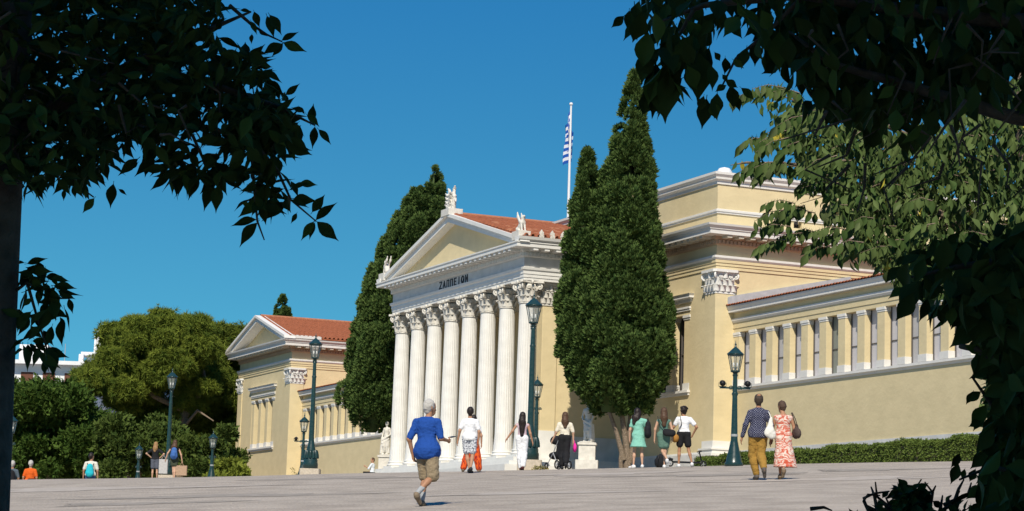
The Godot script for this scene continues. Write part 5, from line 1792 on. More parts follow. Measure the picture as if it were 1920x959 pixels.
func make_lamps() -> void:
	var p := on_ground(992, 69.0)
	lamp("tall green lamp post on a stone footing before the portico's corner column", p, at(997, 545, 69.0).y, true, false, true)
	p = on_ground(581, 86.0)
	lamp("tall green lamp post on a stone footing before the far pavilion's corner", p, at(590, 623, 86.0).y, true, false, true)
	p = on_ground(313, 106.0)
	lamp("tall green lamp post behind the two women, before the pines", p, at(320, 689, 106.0).y, true, false, true)
	p = on_ground(1003, 90.0)
	lamp("small green lamp post right behind the tall one at the portico's corner", p, at(1005, 702, 90.0).y, false, false, false)
	p = on_ground(1376, 64.0)
	lamp("green lamp post with two spotlights beside the left end of the hedge", p, at(1378, 637, 64.0).y, false, true, false)
	p = on_ground(566, 108.0)
	lamp("small lamp post with spotlights just left of the tall lamp at the far pavilion", p, at(571, 774, 108.0).y, false, true, false)
	p = on_ground(396, 114.0)
	lamp("small green lamp post before the pines, nearest the pavilion's left edge", p, at(399, 806, 114.0).y, false, false, false)
	p = on_ground(258, 124.0)
	lamp("small green lamp post left of the woman in the black top", p, at(261, 829, 124.0).y, false, false, false)
	p = on_ground(16, 95.0)
	lamp("lamp post beside the trunk at the far left edge", p, at(20, 771, 95.0).y, false, false, false)

# ------------------------------------------------------------------ statues on pedestals
func make_statues() -> void:
	var a := local_to_world(11.24, 3.5)
	statue("draped marble figure on a pedestal at the left of the near cypress trunk", a, 1.0)
	var b := local_to_world(-11.9, 3.5)
	statue("draped marble figure at the far end of the portico steps", b, -1.0)

func statue(label: String, foot: Vector3, s: float) -> void:
	var o := thing("marble_statue", label, "statue", foot, "statues beside the portico")
	var ped := MB.new()
	ped.post(-0.46, 0.46, -0.6, 0.45, -0.46, 0.46, 0.02)
	ped.post(-0.34, 0.34, 0.452, 1.06, -0.34, 0.34, 0.015)
	ped.post(-0.39, 0.39, 1.062, 1.16, -0.39, 0.39, 0.02)
	part("pedestal", ped.mesh(), M.marble_worn, o)
	var one := Vector3.ONE
	var fl := Vector3(1, 1, 1.3)
	var pr := [
		[Vector3(0.0, 0.85, 0), Vector3(0.02, 1.0, 0), 0.15, 0.13, fl],
		[Vector3(0.02, 1.0, 0), Vector3(0.0, 1.22, 0), 0.12, 0.15, fl],
		[Vector3(-0.13, 1.30, 0), Vector3(0.13, 1.30, 0), 0.075, 0.075, one],
		[Vector3(0, 1.36, 0), Vector3(0.0, 1.48, 0.02), 0.05, 0.05, one],
		[Vector3(0, 1.53, 0.02), Vector3(0, 1.60, 0.02), 0.085, 0.08, one],
		[Vector3(0, 1.56, -0.05), Vector3(0, 1.62, -0.06), 0.07, 0.06, one],
		[Vector3(-0.06, 0.85, 0), Vector3(-0.07, 0.45, 0.04), 0.11, 0.085, one],
		[Vector3(-0.07, 0.45, 0.04), Vector3(-0.06, 0.06, 0.02), 0.08, 0.06, one],
		[Vector3(0.07, 0.85, 0), Vector3(0.10, 0.45, 0.10), 0.11, 0.085, one],
		[Vector3(0.10, 0.45, 0.10), Vector3(0.12, 0.06, 0.0), 0.08, 0.06, one],
		[Vector3(-0.06, 0.04, 0.02), Vector3(-0.07, 0.03, 0.16), 0.05, 0.035, one],
		[Vector3(0.12, 0.04, 0.0), Vector3(0.14, 0.03, 0.13), 0.05, 0.035, one],
		# arms
		[Vector3(-0.17, 1.28, 0), Vector3(-0.24, 1.02, 0.02), 0.055, 0.045, one],
		[Vector3(-0.24, 1.02, 0.02), Vector3(-0.12, 0.88, 0.16), 0.042, 0.032, one],
		[Vector3(0.17, 1.28, 0), Vector3(0.25, 1.02, 0.0), 0.055, 0.045, one],
		[Vector3(0.25, 1.02, 0.0), Vector3(0.22, 0.80, 0.12), 0.042, 0.032, one],
		# drapery: a long fall at the right side and folds across the hips
		[Vector3(0.20, 0.84, 0.10), Vector3(0.24, 0.10, 0.08), 0.06, 0.09, one],
		[Vector3(0.28, 0.70, 0.04), Vector3(0.30, 0.06, 0.02), 0.04, 0.06, one],
		[Vector3(-0.13, 0.88, 0.08), Vector3(0.18, 0.74, 0.12), 0.05, 0.05, one],
		[Vector3(-0.14, 0.78, 0.06), Vector3(0.16, 0.58, 0.14), 0.045, 0.045, one],
		[Vector3(-0.05, 0.7, 0.10), Vector3(-0.04, 0.15, 0.09), 0.035, 0.03, one],
		[Vector3(0.03, 0.66, 0.13), Vector3(0.06, 0.14, 0.10), 0.035, 0.035, one],
		[Vector3(-0.14, 0.7, 0.0), Vector3(-0.15, 0.12, -0.02), 0.04, 0.05, one]]
	for q in pr:
		for i in 2:
			q[i] = Vector3(q[i].x * s, q[i].y, q[i].z)
	var sb := SB.new()
	nets(sb, pr, 0.02, 0.035, [], 0.006)
	part("figure", sb.mesh(), M.marble_worn, o, Transform3D(Basis(Vector3.UP, -0.5), Vector3(0, 1.19, 0)))
	part("figure_base", SB.new().lathe([V2(0, 1.161), V2(0.33, 1.161), V2(0.33, 1.21), V2(0, 1.212)], 20).mesh(), M.marble_worn, o)
	o.rotation.y = -DEG_B + 0.35

# ------------------------------------------------------------------ flag
func make_flag() -> void:
	var o := thing("flagpole", "white flagpole with a limp blue and white striped flag on the roof", "flagpole")
	o.transform = bld.transform * Transform3D(Basis(), Vector3(-0.25, 11.1, -0.75))
	part("pole", SB.new().lathe([V2(0.13, -0.02), V2(0.13, 0.35), V2(0.07, 0.45), V2(0.06, 2.5), V2(0.045, 6.0), V2(0.0, 6.02)], 12).mesh(), M.white_plastic, o)
	part("truck", SB.new().ball(Vector3(0, 6.08, 0), Vector3(0.09, 0.08, 0.09)).mesh(), M.white_plastic, o)
	# cloth hanging in folds along the pole; nine stripes run down the folds
	var white := mat("flag_white", lin(0.78, 0.78, 0.8), 0.9)
	var blue := mat("flag_blue", lin(0.02, 0.10, 0.42), 0.9)
	var stripes := 9
	var cols := 14
	# surface point: u along the fly (0..1), v along the hoist (0 top .. 1 bottom)
	var f := func(u: float, v: float) -> Vector3:
		var drop := 5.75 - v * 1.5 - u * 1.15
		var fold := sin(u * 13.0 + v * 1.5)
		return Vector3(-0.03 - 0.16 * sin(u * 2.3) * (0.65 + 0.35 * v) + 0.06 * fold, drop, 0.02 + 0.30 * fold * (0.25 + u * 0.75))
	var groups := {0: PackedVector3Array(), 1: PackedVector3Array()}
	var cloth := Node3D.new()
	cloth.name = "flag"
	o.add_child(cloth)
	for i in stripes:
		var p := PackedVector3Array()
		for r in 3:
			var v := (i + r / 2.0) / stripes
			for c in cols: p.append(f.call(float(c) / (cols - 1), v))
		var sb := SB.new()
		sb.grid(p, 3, cols, false)
		part("stripe", sb.mesh(), blue if i % 2 == 0 else white, cloth)
	# blue canton with a white cross over the upper five stripes at the hoist
	var q := PackedVector3Array()
	for r in 6:
		for c in 6: q.append(f.call(0.36 * c / 5.0, 5.0 / 9.0 * r / 5.0) + Vector3(0, 0, 0.012))
	var cs := SB.new()
	cs.grid(q, 6, 6, false)
	part("canton", cs.mesh(), blue, cloth)
	for vert in 2:
		var w := PackedVector3Array()
		for r in 5:
			for c in 5:
				var u := 0.36 * (c / 4.0 if vert == 0 else 0.4 + 0.2 * c / 4.0)
				var v := 5.0 / 9.0 * (r / 4.0 if vert == 1 else 0.4 + 0.2 * r / 4.0)
				w.append(f.call(u, v) + Vector3(0, 0, 0.02 + 0.004 * vert))
		var ws := SB.new()
		ws.grid(w, 5, 5, false)
		part("cross_bar", ws.mesh(), white, cloth)

# ------------------------------------------------------------------ small things by the wall
func wheel(o: Node3D, c: Vector3, r: float, w: float, yaw: float) -> void:
	var path := []
	for i in 21:
		var a := TAU * i / 20.0
		path.append(Vector3(cos(a) * r, sin(a) * r, 0))
	var t := part("wheel", SB.new().tube(path, [w], 8).mesh(), M.black_plastic, o, Transform3D(Basis(Vector3.UP, yaw), c))
	var sp := SB.new()
	for i in 5:
		var a := TAU * i / 5.0
		sp.tube([Vector3.ZERO, Vector3(cos(a) * r, sin(a) * r, 0)], [w * 0.35], 5)
	sp.ball(Vector3.ZERO, Vector3(w, w, w * 1.4), 5, 8)
	part("spokes", sp.mesh(), M.steel, t)

func kick_scooter(label: String, foot: Vector3, yaw: float, tilt: float) -> void:
	var o := thing("kick_scooter", label, "scooter", foot, "scooters by the yellow wall")
	o.rotation = Vector3(0, yaw, 0)
	var sb := MB.new()
	sb.slab([V2(-0.42, 0.11), V2(0.30, 0.11), V2(0.36, 0.16), V2(-0.42, 0.16)], -0.08, 0.08)
	part("deck", sb.mesh(), M.black_plastic, o)
	part("stem", SB.new().tube([Vector3(0.34, 0.14, 0), Vector3(0.46, 0.12, 0), Vector3(0.40 - tilt * 0.2, 0.30, 0), Vector3(0.36 - tilt, 0.46, 0)], [0.03, 0.028, 0.022, 0.018], 8).mesh(), M.black_plastic, o)
	part("handlebar", SB.new().tube([Vector3(0.36 - tilt, 0.46, -0.24), Vector3(0.36 - tilt, 0.47, 0), Vector3(0.36 - tilt, 0.46, 0.24)], [0.018], 8).mesh(), M.black_plastic, o)
	part("mudguard", SB.new().tube([Vector3(-0.60, 0.16, 0), Vector3(-0.52, 0.23, 0), Vector3(-0.42, 0.20, 0)], [0.035], 8).mesh(), M.black_plastic, o)
	wheel(o, Vector3(0.48, 0.10, 0), 0.085, 0.022, 0.0)
	wheel(o, Vector3(-0.50, 0.10, 0), 0.085, 0.022, 0.0)

func make_small_things() -> void:
	# pushchair half hidden by the woman in black trousers
	var p := on_ground(1046, 68.5)
	var o := thing("pushchair", "black pushchair in front of the woman with the pink bag", "pushchair", p)
	o.rotation.y = 0.5
	var sb := SB.new()
	var one := Vector3.ONE
	nets(sb, [[Vector3(0, 0.42, 0.1), Vector3(0, 0.42, -0.25), 0.16, 0.14, Vector3(0.8, 1.2, 1)], [Vector3(0, 0.5, 0.18), Vector3(0, 0.85, 0.24), 0.15, 0.14, Vector3(0.8, 1, 1.6)]], 0.025, 0.06)
	part("seat", sb.mesh(), M.black_cloth, o)
	var hood := SB.new()
	nets(hood, [[Vector3(-0.16, 0.86, 0.10), Vector3(0.16, 0.86, 0.10), 0.17, 0.17, Vector3(1, 1.1, 0.9)]], 0.025, 0.03, [[Vector3(0, -1, -0.5).normalized(), -0.72]])
	part("hood", hood.mesh(), M.black_cloth, o)
	for s in [-1.0, 1.0]:
		part("frame_bar", SB.new().tube([Vector3(s * 0.2, 0.14, -0.32), Vector3(s * 0.2, 0.45, 0.0), Vector3(s * 0.2, 0.98, 0.42)], [0.014], 6).mesh(), M.steel, o)
		part("frame_bar", SB.new().tube([Vector3(s * 0.2, 0.5, 0.02), Vector3(s * 0.2, 0.14, 0.3)], [0.014], 6).mesh(), M.steel, o)
		wheel(o, Vector3(s * 0.22, 0.13, 0.3), 0.115, 0.025, PI / 2)
		wheel(o, Vector3(s * 0.22, 0.10, -0.33), 0.085, 0.022, PI / 2)
	part("handle", SB.new().tube([Vector3(-0.2, 0.98, 0.42), Vector3(0, 1.0, 0.44), Vector3(0.2, 0.98, 0.42)], [0.018], 6).mesh(), M.black_plastic, o)
	# scooter and a round dark bag at the foot of the wall
	kick_scooter("black kick scooter with folded stem behind the woman in black shorts", on_ground(1288, 65.0), 0.15, 0.0)
	var q := on_ground(1238, 65.0)
	var bag := SB.new()
	nets(bag, [[Vector3(0, 0.18, 0), Vector3(0.02, 0.26, 0), 0.17, 0.14, Vector3(1, 1, 1.3)], [Vector3(0, 0.08, 0), Vector3(0, 0.1, 0), 0.15, 0.15, Vector3(1, 1.4, 1.3)]], 0.02, 0.05, [[Vector3.DOWN, 0.0]], 0.01)
	var bo := thing("rucksack", "round black rucksack on the ground behind the woman in green", "bag", q)
	part("sack", bag.mesh(), M.black_cloth, bo)
	part("strap", SB.new().tube([Vector3(-0.1, 0.05, 0.13), Vector3(-0.08, 0.22, 0.17), Vector3(-0.05, 0.36, 0.10)], [0.014], 6).mesh(), M.black_plastic, bo)
	# dry weeds at the lamp footing and the pavilion corner
	var k := 0
	for w in [[1012, 68.0], [556, 100.0]]:
		var f := on_ground(w[0], w[1])
		var wo := thing("weed", ["dry weed tuft beside the stone footing of the portico's lamp", "thin weed tuft left of the far lamp's stone footing"][k], "plant", f)
		var xf := []
		for i in 30:
			xf.append(Transform3D(rand_basis(rng.randf_range(0.05, 0.10)), Vector3(rng.randf_range(-0.22, 0.22), rng.randf_range(0.0, 0.16 + 0.45 * k) * rng.randf(), rng.randf_range(-0.15, 0.15))))
		copies("leaves", leaf_cluster(6, 5), M.leaf_copies, wo, xf, tones(Color(0.12, 0.12, 0.03), Color(0.35, 0.28, 0.10)))
		part("stem", SB.new().tube([Vector3(0, -0.05, 0), Vector3(0.05, 0.3, 0)], [0.012, 0.006], 5).mesh(), M.bark, wo)
		k += 1

# ------------------------------------------------------------------ people
# joints are given for a height of 1.75 m; x right, y up, facing -z (away from the camera at yaw 0)
func default_joints() -> Dictionary:
	return {
		"pelvis": Vector3(0, 0.96, 0), "belly": Vector3(0, 1.12, 0), "chest": Vector3(0, 1.32, 0), "neck": Vector3(0, 1.46, 0.01), "head": Vector3(0, 1.63, -0.01),
		"ls": Vector3(-0.172, 1.385, 0), "rs": Vector3(0.172, 1.385, 0), "le": Vector3(-0.25, 1.13, 0.03), "re": Vector3(0.25, 1.13, 0.03), "lw": Vector3(-0.26, 0.88, -0.02), "rw": Vector3(0.26, 0.88, -0.02),
		"lh": Vector3(-0.09, 0.93, 0), "rh": Vector3(0.09, 0.93, 0), "lk": Vector3(-0.10, 0.50, -0.06), "rk": Vector3(0.10, 0.50, -0.02), "la": Vector3(-0.10, 0.085, -0.02), "ra": Vector3(0.10, 0.10, 0.14),
		"lt": Vector3(-0.11, 0.03, -0.17), "rt": Vector3(0.11, 0.03, -0.02)}

func cap(a: Vector3, b: Vector3, ra: float, rb: float, sq := Vector3.ONE) -> Array:
	return [a, b, ra, rb, sq]

const FLAT := Vector3(1, 1, 1.42)

func torso_prims(J: Dictionary, g: float, w: float) -> Array:
	return [cap(J.lh + Vector3(0.01, 0.05, 0), J.rh + Vector3(-0.01, 0.05, 0), 0.115 * w + g, 0.115 * w + g, Vector3(1, 1, 1.05)),
		cap(J.pelvis + Vector3(0, 0.03, 0), J.belly, 0.145 * w + g, 0.132 * w + g, Vector3(1, 1, 1.25)),
		cap(J.belly, J.chest, 0.132 * w + g, 0.152 * w + g, FLAT),
		cap(J.chest, (J.ls + J.rs) / 2 + Vector3(0, -0.03, 0), 0.148 * w + g, 0.09 + g, FLAT),
		cap((J.ls + J.rs) / 2 + Vector3(0, 0.035, 0), J.ls + Vector3(0.015, -0.01, 0), 0.060 + g, 0.050 + g),
		cap((J.ls + J.rs) / 2 + Vector3(0, 0.035, 0), J.rs + Vector3(-0.015, -0.01, 0), 0.060 + g, 0.050 + g)]

func arm_prims(J: Dictionary, s: String, g: float, far: float, w: float) -> Array:
	var a: Vector3 = J[s + "s"]
	var e: Vector3 = J[s + "e"]
	var h: Vector3 = J[s + "w"]
	var t1 := clampf(far, 0.0, 1.0)
	var r := [cap(a, a.lerp(e, t1), 0.049 * w + g, lerpf(0.049, 0.040, t1) * w + g)]
	if far > 1.0:
		r.append(cap(e, e.lerp(h, far - 1.0), 0.041 * w + g, lerpf(0.041, 0.027, far - 1.0) + g))
	return r

func leg_prims(J: Dictionary, s: String, g: float, far: float, w: float, flare := 0.0) -> Array:
	var a: Vector3 = J[s + "h"]
	var k: Vector3 = J[s + "k"]
	var f: Vector3 = J[s + "a"]
	var t1 := clampf(far, 0.0, 1.0)
	var r := [cap(a, a.lerp(k, t1), 0.092 * w + g, lerpf(0.092, 0.056, t1) * w + g + flare * t1)]
	if far > 1.0:
		var c := k.lerp(f, 0.32) + Vector3(0, 0, 0.015)
		r.append(cap(k, c, 0.056 * w + g + flare, 0.058 * w + g + flare))
		r.append(cap(c, c.lerp(f, minf((far - 1.0) * 1.0, 1.0)), 0.058 * w + g + flare, 0.037 * w + g + flare))
	return r

func hand_prims(J: Dictionary, s: String, curl: float) -> Array:
	var w: Vector3 = J[s + "w"]
	var d: Vector3 = (w - J[s + "e"]).normalized()
	var side := 1.0 if s == "r" else -1.0
	var fwd := Vector3(0, 0, -1)
	fwd = (fwd - d * fwd.dot(d)).normalized()
	var inn := d.cross(fwd).normalized()
	if inn.x * side > 0: inn = -inn
	var r := [cap(w, w + d * 0.075, 0.026, 0.030, Vector3(1.25, 1, 0.9))]
	var knuckle := w + d * 0.085
	for i in 4:
		var o := knuckle + fwd * (0.027 - i * 0.018)
		var L := [0.038, 0.042, 0.039, 0.031][i] as float
		var d1 := (d + inn * curl * 0.5).normalized()
		var d2 := (d + inn * curl * 1.6).normalized()
		r.append(cap(o - d * 0.02, o + d1 * L, 0.0105, 0.0095))
		r.append(cap(o + d1 * L, o + d1 * L + d2 * L * 0.9, 0.0092, 0.008))
	var t0 := w + d * 0.025 + fwd * 0.02
	var t1 := t0 + (d * 0.6 + fwd * 0.8 + inn * 0.3).normalized() * 0.042
	r.append(cap(t0, t1, 0.013, 0.011))
	r.append(cap(t1, t1 + (d + fwd * 0.25 + inn * 0.3).normalized() * 0.03, 0.011, 0.0085))
	return r

func head_prims(c: Vector3, turn: Basis) -> Array:
	var q := func(x: float, y: float, z: float) -> Vector3: return c + turn * Vector3(x, y, z)
	var one := Vector3.ONE
	var r := [cap(q.call(0, 0.025, 0.012), q.call(0, 0.04, 0.012), 0.092, 0.092, Vector3(1.12, 0.96, 0.95)),
		cap(q.call(0, -0.04, -0.02), q.call(0, -0.085, -0.05), 0.066, 0.042),
		cap(q.call(0, -0.02, -0.045), q.call(0, 0.05, -0.05), 0.055, 0.05),
		cap(q.call(0, 0.005, -0.088), q.call(0, -0.03, -0.108), 0.010, 0.015),
		cap(q.call(-0.03, 0.028, -0.082), q.call(0.03, 0.028, -0.082), 0.012, 0.012),
		cap(q.call(-0.02, -0.06, -0.088), q.call(0.02, -0.06, -0.088), 0.009, 0.009),
		cap(q.call(-0.018, -0.074, -0.086), q.call(0.018, -0.074, -0.086), 0.010, 0.010)]
	for s in [-1.0, 1.0]:
		r.append(cap(q.call(s * 0.082, 0.02, 0.01), q.call(s * 0.084, -0.02, 0.005), 0.018, 0.012, Vector3(1.8, 1, 1)))
	return r

func scaled(prims: Array, k: float) -> Array:
	var r := []
	for q in prims: r.append([q[0] * k, q[1] * k, q[2] * k, q[3] * k, q[4]])
	return r

func cloth_mat(called: String, r: float, g: float, b: float) -> StandardMaterial3D:
	if M.has(called): return M[called]
	var m := mat(called, lin(r, g, b), 0.9)
	m.normal_enabled = true
	m.normal_texture = M.fold_normal
	m.normal_scale = 0.7
	m.uv1_triplanar = true
	m.uv1_scale = Vector3.ONE * 1.6
	return m

func skin_mat(called: String, r: float, g: float, b: float) -> StandardMaterial3D:
	if M.has(called): return M[called]
	var m := mat(called, lin(r, g, b), 0.55)
	return m

# spec: height, yaw, joints, wide, skin, cell, hair, clothes
func person(label: String, px: float, d: float, o: Dictionary) -> Node3D:
	var foot := on_ground(px, d)
	var n := thing("person", label, "person", foot + Vector3(0, o.get("lift", 0.0), 0), "people on the forecourt")
	n.rotation.y = o.get("yaw", 0.0)
	var k: float = o.get("height", 1.70) / 1.75
	var J := default_joints()
	J.merge(o.get("joints", {}), true)
	var w: float = o.get("wide", 1.0) * 0.95
	var cell: float = o.get("cell", 0.017)
	var turn := Basis(Vector3.UP, o.get("look", 0.0)) * Basis(Vector3.RIGHT, -o.get("nod", 0.0))
	var skin: Material = o.skin
	# body: one mesh, with finer grids for head and hands
	var sb := SB.new()
	var pr := torso_prims(J, -0.012, w)
	pr.append(cap(J.neck + Vector3(0, -0.06, 0), J.head + Vector3(0, -0.05, 0.01), 0.058, 0.052))
	for s in ["l", "r"]:
		pr.append_array(arm_prims(J, s, 0.0, 2.0, 0.9 if w < 1.0 else 1.0))
		pr.append_array(leg_prims(J, s, -0.008, 2.0, w))
		pr.append(cap(J[s + "a"] + Vector3(0, -0.035, 0.02), J[s + "t"], 0.036, 0.028))
	nets(sb, scaled(pr, k), cell, 0.035)
	nets(sb, scaled(head_prims(J.head, turn), k), maxf(cell * 0.5, 0.008), 0.02)
	for s in ["l", "r"]: nets(sb, scaled(hand_prims(J, s, o.get("curl", 0.5)), k), maxf(cell * 0.35, 0.005), 0.008)
	part("body", sb.mesh(), skin, n)
	var ey := SB.new()
	for s in [-1.0, 1.0]: ey.ball((J.head + turn * Vector3(s * 0.031, 0.008, -0.088)) * k, Vector3(0.011, 0.008, 0.008) * k, 4, 6)
	part("eyes", ey.mesh(), M.black_plastic, n)
	# hair
	var h: Dictionary = o.get("hair", {})
	if not h.is_empty():
		var hp := []
		var c: Vector3 = J.head
		var q := func(x: float, y: float, z: float) -> Vector3: return c + turn * Vector3(x, y, z)
		hp.append(cap(q.call(0, 0.035, 0.024), q.call(0, 0.055, 0.02), 0.102, 0.098, Vector3(1.06, 1.0, 0.98)))
		hp.append(cap(q.call(0, -0.01, 0.05), q.call(0, -0.05, 0.045), 0.074, 0.055))
		if h.get("long", 0.0) > 0.0:
			var L: float = h.long
			hp.append(cap(q.call(0, 0.0, 0.055), c + Vector3(0, -0.16, 0.10), 0.100, 0.105, Vector3(1, 1, 1.5)))
			hp.append(cap(c + Vector3(h.get("sway", 0.0) * 0.5, -0.16, 0.10), c + Vector3(h.get("sway", 0.0), -0.16 - L, 0.125), 0.112 * h.get("full", 1.0), 0.055, Vector3(1, 1, 1.7)))
		if h.has("bun"): hp.append(cap(q.call(0, 0.05, 0.12), q.call(0, 0.06, 0.125), 0.05, 0.05))
		if h.has("puff"):
			for i in 9: hp.append(cap(q.call(sin(i * 2.4) * 0.06, 0.05 + 0.03 * cos(i * 1.7), 0.02 + 0.05 * cos(i * 2.4)), q.call(sin(i * 2.4) * 0.085, 0.06 + 0.05 * cos(i * 1.7), 0.03 + 0.07 * cos(i * 2.4)), 0.045, 0.04))
		var face: Vector3 = turn * Vector3(0, -0.62, -0.78)
		var hs := SB.new()
		var cuts := [[face.normalized(), (c * k).dot(face.normalized()) + 0.042 * k]] if h.get("long", 0.0) <= 0.0 else [[(turn * Vector3(0, -0.1, -1)).normalized(), (c * k).dot((turn * Vector3(0, -0.1, -1)).normalized()) + 0.05 * k]]
		nets(hs, scaled(hp, k), maxf(cell * 0.6, 0.009), 0.02, cuts, 0.012)
		part(h.get("name", "hair"), hs.mesh(), h.mat, n)
		if h.has("bald"):
			var bs := SB.new().ball(q.call(0, 0.112, 0.075) * k, Vector3(0.045, 0.030, 0.040) * k, 6, 10)
			part("bald_patch", bs.mesh(), skin, n)
	# clothes
	for g in o.clothes:
		var cp := []
		var cuts := []
		var kk := 0.03
		match g.kind:
			"top":
				cp = torso_prims(J, g.get("fit", 0.014) * 0.8, w)
				for s in ["l", "r"]:
					if g.get("sleeve", 0.0) > 0.0: cp.append_array(arm_prims(J, s, g.get("loose", 0.020) * 0.65, g.sleeve, 1.0))
				if g.has("flare"): cp.append(cap(J.belly, J.pelvis + Vector3(0, -0.02, 0), 0.14 * w, 0.17 * w + g.flare, Vector3(1, 1, 1.2)))
				cuts.append([Vector3.DOWN, -g.hem * k])
				cuts.append([Vector3.UP, g.get("neck", 1.475) * k])
			"pants":
				cp = [torso_prims(J, g.get("fit", 0.006), w)[0], torso_prims(J, g.get("fit", 0.006), w)[1]]
				for s in ["l", "r"]: cp.append_array(leg_prims(J, s, g.get("fit", 0.006) + 0.006, g.far, w, g.get("flare", 0.0)))
				cuts.append([Vector3.UP, g.waist * k])
				if g.has("hem"): cuts.append([Vector3.DOWN, -g.hem * k])
			"skirt":
				var hip: Vector3 = J.pelvis
				cp = [cap(hip + Vector3(0, 0.12, 0), hip + Vector3(0, -0.06, 0.01), 0.135 * w, 0.175 * w, Vector3(1, 1, 1.2)), cap(hip + Vector3(0, -0.06, 0.01), Vector3(g.get("shift", 0.0), g.hem - 0.02, g.get("back", 0.02)), 0.172 * w, g.wide, Vector3(1, 1, 1.15))]
				if g.has("top"):
					cp.append_array(torso_prims(J, 0.012, w))
					if g.get("sleeve", 0.0) > 0.0:
						for s in ["l", "r"]: cp.append_array(arm_prims(J, s, 0.018, g.sleeve, 1.0))
				cuts.append([Vector3.DOWN, -g.hem * k])
				cuts.append([Vector3.UP, g.get("neck", 1.44 if g.has("top") else 1.06) * k])
				kk = 0.05
			"shoes":
				for s in ["l", "r"]:
					var a: Vector3 = J[s + "a"]
					var t: Vector3 = J[s + "t"]
					var dn: Vector3 = (Vector3.DOWN * 0.05)
					cp.append(cap(a + dn + (a - t).normalized() * 0.035, t, 0.046, 0.036, Vector3(1, 1, 1)))
					cp.append(cap(a + dn * 0.4, a + dn, 0.044, 0.046))
			"socks":
				for s in ["l", "r"]:
					var a: Vector3 = J[s + "a"]
					cp.append(cap(a, a.lerp(J[s + "k"], g.get("up", 0.22)), 0.040, 0.048))
			"cap":
				cp = [cap(J.head + Vector3(0, 0.05, 0.015), J.head + Vector3(0, 0.065, 0.01), 0.099, 0.095, Vector3(1.08, 1, 0.96)), cap(J.head + turn * Vector3(-0.05, 0.045, -0.10), J.head + turn * Vector3(0.05, 0.045, -0.10), 0.045, 0.045, Vector3(1, 3.0, 1))]
				cuts.append([Vector3.DOWN, -(J.head.y + 0.022) * k])
		var cs := SB.new()
		nets(cs, scaled(cp, k), cell * 0.85, kk, cuts, g.get("rumple", 0.006))
		part(g.name, cs.mesh(), g.mat, n)
	return n

# a soft bag of blended capsules plus a strap, placed beside its bearer
func soft_bag(called: String, label: String, where: Vector3, yaw: float, prims: Array, strap: Array, m: Material, sm: Material) -> void:
	var o := thing(called, label, "bag", where, "bags people carry")
	o.rotation.y = yaw
	var sb := SB.new()
	nets(sb, prims, 0.014, 0.04, [], 0.006)
	part("pouch", sb.mesh(), m, o)
	if not strap.is_empty():
		var i := 0
		for s in strap:
			part("strap", SB.new().tube(s, [0.011], 6).mesh(), sm, o)
			i += 1

func pattern(called: String, size: int, f: Callable, scale: float, rough := 0.9) -> StandardMaterial3D:
	var im := Image.create(size, size, false, Image.FORMAT_RGB8)
	for y in size:
		for x in size: im.set_pixel(x, y, f.call(x, y))
	var m := mat(called, Color.WHITE, rough)
	m.albedo_texture = ImageTexture.create_from_image(im)
	m.uv1_triplanar = true
	m.uv1_scale = Vector3.ONE * scale
	return m

